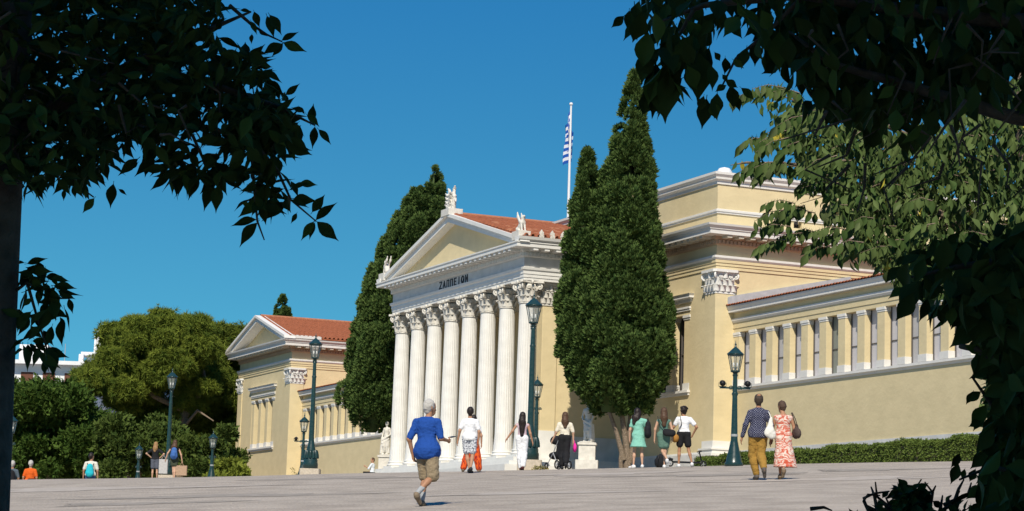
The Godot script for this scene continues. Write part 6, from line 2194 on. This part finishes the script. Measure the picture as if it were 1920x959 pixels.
func make_people() -> void:
	M.fold_normal = norm_tex(0.012, 3, 14.0, 51)
	var tan_skin := skin_mat("skin_tan", 0.36, 0.185, 0.105)
	var fair := skin_mat("skin_fair", 0.50, 0.30, 0.20)
	var mid := skin_mat("skin_mid", 0.40, 0.215, 0.13)
	var grey_hair := mat("hair_grey", lin(0.42, 0.40, 0.37), 0.8)
	var dark_hair := mat("hair_dark", lin(0.018, 0.012, 0.010), 0.5)
	var brown_hair := mat("hair_brown", lin(0.075, 0.040, 0.022), 0.55)
	var fair_hair := mat("hair_fair", lin(0.28, 0.16, 0.07), 0.6)
	var white := cloth_mat("cloth_white", 0.74, 0.74, 0.75)
	var shoe_white := mat("shoe_white", lin(0.68, 0.68, 0.68), 0.6)
	var shoe_dark := mat("shoe_dark", lin(0.02, 0.02, 0.024), 0.6)
	var shoe_tan := mat("shoe_tan", lin(0.20, 0.15, 0.10), 0.7)

	# 1 man in a blue T-shirt, mid-stride towards the right
	var p := person("grey-haired man in a blue T-shirt and khaki shorts striding alone in front", 793, 35.6, {
		"height": 1.69, "yaw": -0.45, "look": -0.55, "wide": 1.09, "cell": 0.014, "skin": tan_skin, "curl": 0.9,
		"joints": {"pelvis": Vector3(0.06, 0.95, 0.0), "belly": Vector3(0.045, 1.11, -0.01), "chest": Vector3(0.03, 1.31, -0.01), "neck": Vector3(0.05, 1.46, -0.03), "head": Vector3(0.06, 1.62, -0.05),
			"ls": Vector3(-0.15, 1.385, 0.0), "rs": Vector3(0.225, 1.385, -0.02), "le": Vector3(-0.235, 1.10, 0.08), "re": Vector3(0.30, 1.12, -0.02), "lw": Vector3(-0.21, 0.86, 0.0), "rw": Vector3(0.29, 1.10, -0.27),
			"lh": Vector3(-0.04, 0.92, 0), "rh": Vector3(0.15, 0.92, 0), "lk": Vector3(0.0, 0.49, -0.09), "la": Vector3(0.01, 0.09, 0.02), "lt": Vector3(-0.02, 0.03, -0.14), "rk": Vector3(0.19, 0.49, 0.02), "ra": Vector3(0.06, 0.20, 0.30), "rt": Vector3(0.07, 0.05, 0.20)},
		"hair": {"mat": grey_hair},
		"clothes": [
			{"name": "t_shirt", "kind": "top", "hem": 0.77, "sleeve": 0.9, "fit": 0.022, "loose": 0.028, "flare": 0.065, "mat": cloth_mat("cloth_blue", 0.012, 0.060, 0.27), "rumple": 0.012},
			{"name": "shorts", "kind": "pants", "far": 0.97, "waist": 0.98, "fit": 0.014, "flare": 0.026, "mat": cloth_mat("cloth_khaki", 0.25, 0.195, 0.125), "rumple": 0.014},
			{"name": "socks", "kind": "socks", "up": 0.34, "mat": cloth_mat("cloth_sock", 0.32, 0.33, 0.34)},
			{"name": "shoes", "kind": "shoes", "mat": shoe_tan}]})
	var ph := thing("phone", "dark phone in the right hand of the man in blue", "phone", p.transform * Vector3(0.29, 1.13, -0.40))
	ph.rotation = Vector3(0.2, -0.45, 0)
	part("case", MB.new().post(-0.038, 0.038, -0.005, 0.005, -0.075, 0.075, 0.008).mesh(), M.black_plastic, ph)

	# 2 man in white with a cap, and the person in orange walking before him
	var palm_ns := FastNoiseLite.new()
	palm_ns.frequency = 0.035
	palm_ns.fractal_octaves = 2
	var palm_mat := pattern("cloth_palm", 128, func(x, y): return lin(0.05, 0.055, 0.09) if palm_ns.get_noise_2d(x, y) > 0.17 else lin(0.70, 0.71, 0.74), 4.0)
	var fire_ns := FastNoiseLite.new()
	fire_ns.frequency = 0.03
	fire_ns.seed = 3
	var fire := pattern("cloth_orange", 128, func(x, y): return lin(0.70, 0.10, 0.015) if fire_ns.get_noise_2d(x, y * 0.5) > -0.1 else lin(0.22, 0.012, 0.015), 3.0)
	person("man in white T-shirt, dark cap and palm-print shorts walking towards the columns", 878, 61.2, {
		"height": 1.78, "wide": 1.08, "skin": mid,
		"joints": {"le": Vector3(-0.265, 1.13, 0.04), "lw": Vector3(-0.31, 0.87, 0.0), "re": Vector3(0.255, 1.12, 0.02), "rw": Vector3(0.245, 0.86, -0.03), "lk": Vector3(-0.06, 0.50, -0.08), "la": Vector3(0.03, 0.10, 0.03), "lt": Vector3(0.10, 0.04, -0.09), "rk": Vector3(0.10, 0.50, -0.03), "ra": Vector3(0.06, 0.13, 0.20), "rt": Vector3(0.01, 0.04, 0.10)},
		"hair": {"mat": dark_hair},
		"clothes": [
			{"name": "t_shirt", "kind": "top", "hem": 0.88, "sleeve": 0.7, "fit": 0.018, "loose": 0.028, "flare": 0.02, "mat": white},
			{"name": "shorts", "kind": "pants", "far": 0.78, "waist": 1.0, "fit": 0.016, "flare": 0.015, "mat": palm_mat},
			{"name": "cap", "kind": "cap", "mat": cloth_mat("cloth_cap", 0.016, 0.018, 0.028), "rumple": 0.0},
			{"name": "shoes", "kind": "shoes", "mat": shoe_dark}]})
	person("person in wide orange and red trousers hidden behind the man in the cap", 885, 63.5, {
		"height": 1.60, "wide": 0.9, "skin": mid,
		"joints": {"lk": Vector3(-0.16, 0.50, 0.03), "la": Vector3(-0.28, 0.09, 0.10), "lt": Vector3(-0.30, 0.03, -0.04), "rk": Vector3(0.14, 0.5, -0.05), "ra": Vector3(0.21, 0.09, -0.02), "rt": Vector3(0.22, 0.03, -0.16)},
		"hair": {"mat": dark_hair},
		"clothes": [
			{"name": "top", "kind": "top", "hem": 0.98, "sleeve": 0.5, "mat": white},
			{"name": "trousers", "kind": "pants", "far": 1.85, "waist": 1.04, "fit": 0.012, "flare": 0.05, "mat": fire},
			{"name": "shoes", "kind": "shoes", "mat": shoe_tan}]})

	# 3 woman in white trousers
	p = person("woman in white trousers with long dark hair beside the portico's lamp", 977, 65.8, {
		"height": 1.69, "wide": 0.92, "skin": mid, "yaw": -0.1,
		"joints": {"le": Vector3(-0.30, 1.18, 0.04), "lw": Vector3(-0.44, 0.98, 0.02), "re": Vector3(0.25, 1.12, 0.02), "rw": Vector3(0.31, 0.90, -0.03), "lk": Vector3(-0.05, 0.5, -0.05), "la": Vector3(-0.01, 0.09, 0.02), "lt": Vector3(-0.02, 0.03, -0.12), "rk": Vector3(0.07, 0.5, -0.02), "ra": Vector3(0.06, 0.12, 0.18), "rt": Vector3(0.06, 0.03, 0.06)},
		"hair": {"mat": dark_hair, "long": 0.40, "full": 1.05},
		"clothes": [
			{"name": "sleeveless_top", "kind": "top", "hem": 1.02, "fit": 0.012, "neck": 1.42, "mat": cloth_mat("cloth_pinkish", 0.55, 0.42, 0.46)},
			{"name": "trousers", "kind": "pants", "far": 1.92, "waist": 1.08, "fit": 0.014, "flare": 0.030, "mat": white, "rumple": 0.012},
			{"name": "shoes", "kind": "shoes", "mat": mat("shoe_wine", lin(0.10, 0.03, 0.03), 0.6)}]})
	ph = thing("phone", "dark phone in the hand of the woman in white trousers", "phone", p.transform * Vector3(0.315, 0.80, -0.06))
	part("case", MB.new().post(-0.006, 0.006, -0.075, 0.075, -0.038, 0.038, 0.004).mesh(), M.black_plastic, ph)

	# 4 woman in a cream blouse and black trousers, pink bag
	p = person("woman in a cream blouse and wide black trousers carrying a pink bag", 1057, 66.5, {
		"height": 1.68, "wide": 0.97, "skin": fair,
		"joints": {"le": Vector3(-0.26, 1.14, 0.0), "lw": Vector3(-0.36, 0.92, -0.06), "re": Vector3(0.26, 1.13, 0.02), "rw": Vector3(0.27, 0.90, 0.0), "rk": Vector3(0.06, 0.5, 0.02), "ra": Vector3(0.05, 0.17, 0.22), "rt": Vector3(0.05, 0.04, 0.14), "lk": Vector3(-0.07, 0.5, -0.06), "la": Vector3(-0.05, 0.09, 0.0), "lt": Vector3(-0.06, 0.03, -0.14)},
		"hair": {"mat": brown_hair, "long": 0.16, "full": 1.05},
		"clothes": [
			{"name": "blouse", "kind": "top", "hem": 1.05, "sleeve": 0.78, "fit": 0.022, "loose": 0.03, "mat": cloth_mat("cloth_cream", 0.68, 0.62, 0.50), "rumple": 0.012},
			{"name": "trousers", "kind": "pants", "far": 1.75, "waist": 1.10, "fit": 0.018, "flare": 0.03, "mat": M.black_cloth},
			{"name": "shoes", "kind": "shoes", "mat": shoe_dark}]})
	soft_bag("handbag", "bright pink handbag of the woman in black trousers", p.transform * Vector3(0.31, 0.66, 0.02), 0.0, [cap(Vector3(0, -0.03, -0.08), Vector3(0, -0.03, 0.08), 0.10, 0.10, Vector3(1.8, 0.9, 1)), cap(Vector3(0, 0.06, -0.05), Vector3(0, 0.06, 0.05), 0.06, 0.06, Vector3(1.6, 1, 1))], [[Vector3(0, 0.08, -0.08), Vector3(-0.02, 0.2, 0.0), Vector3(0, 0.08, 0.08)]], cloth_mat("cloth_pink", 0.75, 0.03, 0.30), M.cloth_pink)

	# 5 woman in a mint dress
	p = person("woman in a short mint-green dress with a black rucksack by the cypress trunk", 1196, 62.5, {
		"height": 1.69, "wide": 0.95, "skin": fair, "look": 0.5,
		"joints": {"head": Vector3(-0.06, 1.62, -0.05), "neck": Vector3(-0.03, 1.46, -0.01), "le": Vector3(-0.25, 1.12, 0.0), "lw": Vector3(-0.25, 0.88, -0.05), "re": Vector3(0.27, 1.14, 0.0), "rw": Vector3(0.20, 0.98, -0.2), "lk": Vector3(-0.11, 0.5, -0.04), "la": Vector3(-0.13, 0.10, 0.0), "lt": Vector3(-0.24, 0.04, -0.09), "rk": Vector3(0.10, 0.5, -0.02), "ra": Vector3(0.12, 0.11, 0.06), "rt": Vector3(0.12, 0.03, -0.10)},
		"hair": {"mat": dark_hair, "long": 0.14, "sway": -0.09},
		"clothes": [
			{"name": "dress", "kind": "skirt", "top": true, "hem": 0.63, "wide": 0.25, "sleeve": 0.55, "neck": 1.47, "mat": cloth_mat("cloth_mint", 0.20, 0.46, 0.36), "rumple": 0.014},
			{"name": "shoes", "kind": "shoes", "mat": shoe_white}]})
	soft_bag("rucksack", "black rucksack over the right shoulder of the woman in mint", p.transform * Vector3(0.25, 1.12, 0.10), -0.3, [cap(Vector3(0, -0.14, 0), Vector3(0, 0.12, 0), 0.13, 0.10, Vector3(1.3, 1, 1.3)), cap(Vector3(0, -0.12, 0.07), Vector3(0, -0.02, 0.07), 0.08, 0.07, Vector3(1.2, 1, 1.2))], [[Vector3(-0.02, 0.18, 0.0), Vector3(-0.03, 0.30, -0.10), Vector3(-0.02, 0.10, -0.2)]], M.black_cloth, M.black_cloth)

	# 6 woman in green, crossbody bag
	p = person("woman in a sleeveless dark green top and shorts with a black shoulder bag", 1243, 62.6, {
		"height": 1.68, "wide": 0.92, "skin": fair,
		"joints": {"le": Vector3(-0.25, 1.12, 0.0), "lw": Vector3(-0.26, 0.86, -0.03), "re": Vector3(0.24, 1.13, 0.04), "rw": Vector3(0.25, 0.90, 0.0), "lk": Vector3(-0.02, 0.50, -0.03), "la": Vector3(0.10, 0.24, 0.28), "lt": Vector3(0.13, 0.06, 0.20), "rk": Vector3(0.06, 0.50, -0.07), "ra": Vector3(0.04, 0.09, -0.02), "rt": Vector3(0.04, 0.03, -0.16)},
		"hair": {"mat": brown_hair, "long": 0.22, "full": 0.95},
		"clothes": [
			{"name": "sleeveless_top", "kind": "top", "hem": 1.04, "fit": 0.012, "neck": 1.43, "mat": cloth_mat("cloth_green", 0.10, 0.185, 0.145)},
			{"name": "shorts", "kind": "pants", "far": 0.62, "waist": 1.06, "fit": 0.018, "flare": 0.03, "mat": M.cloth_green},
			{"name": "shoes", "kind": "shoes", "mat": shoe_white}]})
	soft_bag("shoulder_bag", "black bag on the hip of the woman in dark green", p.transform * Vector3(0.14, 1.0, 0.19), 0.1, [cap(Vector3(-0.09, 0, 0), Vector3(0.09, -0.02, 0), 0.10, 0.10, Vector3(1, 1, 1.8)), cap(Vector3(-0.06, -0.05, 0.04), Vector3(0.06, -0.05, 0.04), 0.06, 0.06, Vector3(1, 1, 1.5))], [[Vector3(-0.12, 0.06, -0.02), Vector3(-0.26, 0.28, -0.03), Vector3(-0.31, 0.44, -0.13)]], M.black_cloth, M.black_plastic)

	# 7 woman in white top and black shorts
	p = person("woman in a white shirt and black shorts, hand on hip, with a tan bag", 1281, 62.9, {
		"height": 1.72, "wide": 0.95, "skin": tan_skin, "look": 0.5,
		"joints": {"head": Vector3(-0.02, 1.62, -0.02), "le": Vector3(-0.29, 1.16, -0.04), "lw": Vector3(-0.37, 1.02, -0.14), "re": Vector3(0.36, 1.17, 0.06), "rw": Vector3(0.27, 0.97, -0.05), "lk": Vector3(-0.12, 0.50, -0.03), "la": Vector3(-0.13, 0.09, 0.0), "lt": Vector3(-0.16, 0.03, -0.13), "rk": Vector3(0.15, 0.50, 0.0), "ra": Vector3(0.24, 0.13, 0.14), "rt": Vector3(0.26, 0.03, 0.02)},
		"hair": {"mat": dark_hair, "puff": true},
		"clothes": [
			{"name": "shirt", "kind": "top", "hem": 1.02, "sleeve": 0.6, "fit": 0.024, "loose": 0.034, "mat": white, "rumple": 0.012},
			{"name": "shorts", "kind": "pants", "far": 0.60, "waist": 1.04, "fit": 0.018, "flare": 0.02, "mat": M.black_cloth},
			{"name": "shoes", "kind": "shoes", "mat": shoe_white}]})
	soft_bag("shoulder_bag", "tan bag at the left hip of the woman in black shorts", p.transform * Vector3(-0.24, 0.84, 0.04), 0.2, [cap(Vector3(0, -0.02, -0.05), Vector3(0, -0.02, 0.05), 0.11, 0.11, Vector3(1.2, 0.95, 1.2))], [[Vector3(0.02, 0.08, 0.04), Vector3(0.14, 0.38, 0.13), Vector3(0.12, 0.62, 0.02)]], cloth_mat("cloth_tan", 0.34, 0.16, 0.035), M.black_plastic)

	# 8 couple at the right
	var dots := pattern("cloth_dots", 64, func(x, y): return lin(0.42, 0.42, 0.50) if Vector2(fmod(x + 16 * int(y / 16), 32) - 16, fmod(y, 16) - 8).length() < 4.6 else lin(0.012, 0.015, 0.045), 10.0)
	p = person("man in a navy dotted shirt and mustard trousers walking with a woman", 1421, 47.9, {
		"height": 1.80, "wide": 1.12, "skin": tan_skin, "cell": 0.015,
		"joints": {"le": Vector3(-0.27, 1.12, 0.05), "lw": Vector3(-0.33, 0.87, -0.02), "re": Vector3(0.27, 1.13, 0.0), "rw": Vector3(0.30, 0.88, -0.12), "lk": Vector3(-0.10, 0.50, -0.08), "la": Vector3(-0.02, 0.09, -0.02), "lt": Vector3(-0.05, 0.03, -0.16), "rk": Vector3(0.06, 0.50, 0.0), "ra": Vector3(0.10, 0.22, 0.28), "rt": Vector3(0.12, 0.05, 0.22)},
		"hair": {"mat": mat("hair_brown_grey", lin(0.05, 0.036, 0.026), 0.7), "bald": true},
		"clothes": [
			{"name": "shirt", "kind": "top", "hem": 0.86, "sleeve": 1.92, "fit": 0.022, "loose": 0.022, "flare": 0.03, "neck": 1.52, "mat": dots, "rumple": 0.012},
			{"name": "trousers", "kind": "pants", "far": 1.85, "waist": 0.98, "fit": 0.012, "flare": 0.012, "mat": cloth_mat("cloth_mustard", 0.30, 0.17, 0.035), "rumple": 0.014},
			{"name": "shoes", "kind": "shoes", "mat": mat("shoe_grey", lin(0.10, 0.085, 0.075), 0.7)}]})
	soft_bag("tote_bag", "white cloth tote slung behind the man in mustard trousers", p.transform * Vector3(0.20, 1.05, 0.21), 0.0, [cap(Vector3(0.02, -0.06, 0), Vector3(0.06, -0.10, 0), 0.115, 0.10, Vector3(1, 1, 1.8)), cap(Vector3(0.02, -0.04, 0), Vector3(0.05, 0.26, -0.03), 0.09, 0.03, Vector3(1, 1, 1.9))], [[Vector3(0.05, 0.25, -0.03), Vector3(0.02, 0.36, -0.10), Vector3(0.0, 0.42, -0.2)]], cloth_mat("cloth_tote", 0.66, 0.64, 0.58), M.cloth_tote)
	var zn := FastNoiseLite.new()
	zn.frequency = 0.012
	zn.fractal_octaves = 2
	var zebra := pattern("cloth_zebra", 256, func(x, y): return lin(0.50, 0.085, 0.045) if sin(y * TAU * 9.0 / 256.0 + zn.get_noise_2d(x, y) * 9.0 + sin(x * TAU / 256.0) * 1.2) > 0.05 else lin(0.66, 0.55, 0.47), 1.35)
	p = person("woman in a long coral zebra-print dress walking beside the man in mustard", 1468, 47.9, {
		"height": 1.66, "wide": 1.02, "skin": tan_skin, "cell": 0.015, "look": 0.45, "nod": 0.25,
		"joints": {"head": Vector3(-0.03, 1.62, -0.06), "le": Vector3(-0.24, 1.12, -0.04), "lw": Vector3(-0.27, 0.87, -0.12), "re": Vector3(0.25, 1.14, 0.02), "rw": Vector3(0.22, 0.98, -0.18), "lk": Vector3(-0.06, 0.5, -0.07), "la": Vector3(-0.05, 0.09, -0.04), "lt": Vector3(-0.06, 0.03, -0.18), "rk": Vector3(0.03, 0.5, 0.02), "ra": Vector3(-0.01, 0.20, 0.26), "rt": Vector3(-0.02, 0.04, 0.20)},
		"hair": {"mat": mat("hair_short_brown", lin(0.075, 0.046, 0.032), 0.7)},
		"clothes": [
			{"name": "dress", "kind": "skirt", "top": true, "hem": 0.26, "wide": 0.27, "shift": 0.05, "back": 0.05, "neck": 1.44, "mat": zebra, "rumple": 0.014},
			{"name": "shoes", "kind": "shoes", "mat": shoe_tan}]})
	soft_bag("shoulder_bag", "brown shoulder bag of the woman in the zebra-print dress", p.transform * Vector3(0.28, 1.02, 0.06), 0.2, [cap(Vector3(0, -0.05, -0.06), Vector3(0, -0.05, 0.08), 0.11, 0.11, Vector3(1.6, 1, 1)), cap(Vector3(0, 0.05, -0.02), Vector3(0, 0.12, 0.0), 0.07, 0.04, Vector3(1.3, 1, 1))], [[Vector3(0, 0.12, 0.04), Vector3(-0.05, 0.26, 0.05), Vector3(-0.10, 0.40, -0.02)], [Vector3(0, 0.12, -0.06), Vector3(-0.05, 0.28, -0.08), Vector3(-0.10, 0.40, -0.07)]], cloth_mat("cloth_brown", 0.075, 0.052, 0.045), M.cloth_brown)

	# 9 two women at the far left lamp
	person("fair-haired woman in a black top and grey shorts, hands on hips", 289, 98.0, {
		"height": 1.68, "wide": 0.95, "skin": fair, "cell": 0.022,
		"joints": {"le": Vector3(-0.40, 1.22, 0.08), "lw": Vector3(-0.20, 1.06, 0.0), "re": Vector3(0.40, 1.22, 0.08), "rw": Vector3(0.20, 1.04, 0.0), "ra": Vector3(0.12, 0.085, 0.0), "rt": Vector3(0.14, 0.03, -0.14)},
		"hair": {"mat": fair_hair, "long": 0.12, "sway": -0.03},
		"clothes": [
			{"name": "top", "kind": "top", "hem": 0.94, "sleeve": 0.7, "fit": 0.025, "loose": 0.03, "mat": M.black_cloth},
			{"name": "shorts", "kind": "pants", "far": 0.72, "waist": 1.0, "fit": 0.018, "flare": 0.02, "mat": cloth_mat("cloth_slate", 0.10, 0.11, 0.14)},
			{"name": "shoes", "kind": "shoes", "mat": shoe_white}]})
	p = person("woman with a blue rucksack and dark shorts beside the far tall lamp", 325, 96.0, {
		"height": 1.70, "wide": 0.95, "skin": fair, "cell": 0.022,
		"joints": {"le": Vector3(-0.30, 1.18, 0.02), "lw": Vector3(-0.38, 0.93, -0.02), "re": Vector3(0.29, 1.12, 0.02), "rw": Vector3(0.34, 0.86, 0.0), "lk": Vector3(-0.04, 0.5, -0.05), "la": Vector3(-0.0, 0.09, 0.0), "lt": Vector3(0.0, 0.03, -0.14), "rk": Vector3(0.04, 0.5, -0.02), "ra": Vector3(0.05, 0.10, 0.12), "rt": Vector3(0.05, 0.03, 0.0)},
		"hair": {"mat": brown_hair, "long": 0.22, "sway": -0.10},
		"clothes": [
			{"name": "sleeveless_top", "kind": "top", "hem": 0.98, "fit": 0.014, "neck": 1.43, "mat": M.black_cloth},
			{"name": "shorts", "kind": "pants", "far": 0.55, "waist": 1.0, "fit": 0.018, "flare": 0.02, "mat": cloth_mat("cloth_olive", 0.055, 0.065, 0.04)},
			{"name": "shoes", "kind": "shoes", "mat": shoe_white}]})
	soft_bag("rucksack", "blue rucksack on the back of the woman by the far tall lamp", p.transform * Vector3(0.0, 1.16, 0.20), 0.0, [cap(Vector3(0, -0.12, 0), Vector3(0, 0.12, 0), 0.16, 0.12, Vector3(1, 1, 1.6)), cap(Vector3(0, -0.10, 0.09), Vector3(0, -0.02, 0.09), 0.09, 0.08, Vector3(1, 1, 1.6))], [[Vector3(-0.10, 0.2, -0.06), Vector3(-0.12, 0.26, -0.16), Vector3(-0.12, 0.1, -0.30)], [Vector3(0.10, 0.2, -0.06), Vector3(0.12, 0.26, -0.16), Vector3(0.12, 0.1, -0.30)]], cloth_mat("cloth_denim", 0.05, 0.13, 0.36), M.black_cloth)
	# carrier bags they hold
	var q := on_ground(305, 97.0)
	var cb := thing("carrier_bag", "large white paper carrier bag between the two women", "bag", q + Vector3(0, 0.30, 0), "bags people carry")
	part("pouch", MB.new().post(-0.19, 0.19, 0.0, 0.62, -0.08, 0.08, 0.02).mesh(), cloth_mat("paper_white", 0.46, 0.45, 0.44), cb)
	part("handle", SB.new().tube([Vector3(-0.1, 0.61, 0), Vector3(0, 0.8, 0), Vector3(0.1, 0.61, 0)], [0.01], 6).mesh(), M.paper_white, cb)
	cb = thing("carrier_bag", "brown paper carrier bag in the right hand of the woman with the blue rucksack", "bag", p.transform * Vector3(0.30, 0.22, -0.04), "bags people carry")
	part("pouch", MB.new().post(-0.24, 0.26, 0.0, 0.42, -0.08, 0.08, 0.02).mesh(), cloth_mat("paper_brown", 0.40, 0.27, 0.18), cb)
	part("handle", SB.new().tube([Vector3(-0.08, 0.41, 0), Vector3(0.03, 0.58, 0), Vector3(0.10, 0.41, 0)], [0.01], 6).mesh(), M.paper_brown, cb)

	# 10 three people beyond the crest at far left
	p = person("grey-haired person in a slate shirt with a dark rucksack at far left", 22, 84.0, {
		"height": 1.72, "wide": 1.1, "skin": mid, "cell": 0.024, "lift": 0.0, "hair": {"mat": grey_hair},
		"clothes": [
			{"name": "shirt", "kind": "top", "hem": 0.9, "sleeve": 0.9, "fit": 0.02, "mat": cloth_mat("cloth_steel", 0.075, 0.10, 0.12)},
			{"name": "trousers", "kind": "pants", "far": 1.85, "waist": 1.0, "mat": cloth_mat("cloth_slate2", 0.07, 0.075, 0.10)},
			{"name": "shoes", "kind": "shoes", "mat": shoe_dark}]})
	soft_bag("rucksack", "dark rucksack of the grey-haired person at far left", p.transform * Vector3(0.0, 1.14, 0.20), 0.0, [cap(Vector3(0, -0.14, 0), Vector3(0, 0.12, 0), 0.17, 0.14, Vector3(1, 1, 1.6))], [], M.black_cloth, M.black_cloth)
	p = person("grey-haired man in an orange T-shirt with a waist pack at far left", 56, 84.0, {
		"height": 1.72, "wide": 1.12, "skin": mid, "cell": 0.024, "lift": 0.0, "hair": {"mat": grey_hair},
		"clothes": [
			{"name": "t_shirt", "kind": "top", "hem": 0.94, "sleeve": 0.75, "fit": 0.022, "loose": 0.03, "mat": cloth_mat("cloth_orange_plain", 0.62, 0.105, 0.012)},
			{"name": "trousers", "kind": "pants", "far": 1.8, "waist": 1.0, "mat": M.cloth_khaki},
			{"name": "shoes", "kind": "shoes", "mat": shoe_dark}]})
	soft_bag("waist_pack", "black and white waist pack of the man in orange", p.transform * Vector3(0.10, 0.98, 0.19), 0.0, [cap(Vector3(-0.08, 0, 0), Vector3(0.08, 0, 0), 0.085, 0.085, Vector3(1, 1, 1.6))], [[Vector3(-0.12, 0.03, -0.02), Vector3(-0.26, 0.02, -0.12)]], M.black_cloth, M.black_cloth)
	p = person("dark-haired person in a pale T-shirt with a turquoise rucksack at far left", 169, 80.0, {
		"height": 1.72, "wide": 1.0, "skin": mid, "cell": 0.024, "look": -0.5, "lift": 0.0, "hair": {"mat": dark_hair},
		"clothes": [
			{"name": "t_shirt", "kind": "top", "hem": 0.94, "sleeve": 0.75, "fit": 0.022, "loose": 0.03, "mat": cloth_mat("cloth_pale", 0.60, 0.58, 0.50)},
			{"name": "trousers", "kind": "pants", "far": 1.8, "waist": 1.0, "mat": cloth_mat("cloth_jeans", 0.06, 0.10, 0.20)},
			{"name": "shoes", "kind": "shoes", "mat": shoe_dark}]})
	soft_bag("rucksack", "turquoise rucksack of the dark-haired person at far left", p.transform * Vector3(0.0, 1.14, 0.20), 0.0, [cap(Vector3(0, -0.12, 0), Vector3(0, 0.10, 0), 0.155, 0.11, Vector3(1, 1, 1.6))], [[Vector3(-0.10, 0.16, -0.06), Vector3(-0.12, 0.26, -0.16)], [Vector3(0.10, 0.16, -0.06), Vector3(0.12, 0.26, -0.16)]], cloth_mat("cloth_turquoise", 0.02, 0.42, 0.50), M.black_cloth)

	# 11 person sitting at the far end of the steps
	var seat: Vector3 = bld.transform * Vector3(-7.15, 0, 5.95)
	var sp := person("person in a pale top sitting at the far end of the portico steps", 758, 97.0, {
		"height": 1.55, "wide": 0.95, "skin": mid, "cell": 0.022, "look": 0.9, "yaw": 1.2,
		"joints": {"pelvis": Vector3(0, 0.96, 0), "lk": Vector3(-0.12, 0.98, -0.42), "rk": Vector3(0.12, 0.98, -0.42), "la": Vector3(-0.12, 0.60, -0.44), "ra": Vector3(0.12, 0.60, -0.44), "lt": Vector3(-0.12, 0.54, -0.60), "rt": Vector3(0.12, 0.54, -0.60), "le": Vector3(-0.26, 1.16, -0.12), "lw": Vector3(-0.20, 1.28, -0.32), "re": Vector3(0.24, 1.15, -0.06), "rw": Vector3(0.16, 1.02, -0.26)},
		"hair": {"mat": brown_hair},
		"clothes": [
			{"name": "top", "kind": "top", "hem": 0.98, "sleeve": 1.0, "fit": 0.018, "mat": cloth_mat("cloth_paleblue", 0.62, 0.66, 0.70)},
			{"name": "trousers", "kind": "pants", "far": 1.9, "waist": 1.02, "mat": M.black_cloth},
			{"name": "shoes", "kind": "shoes", "mat": shoe_dark}]})
	sp.position = seat + Vector3(0, -0.36 - 0.82 * 1.55 / 1.75, 0)
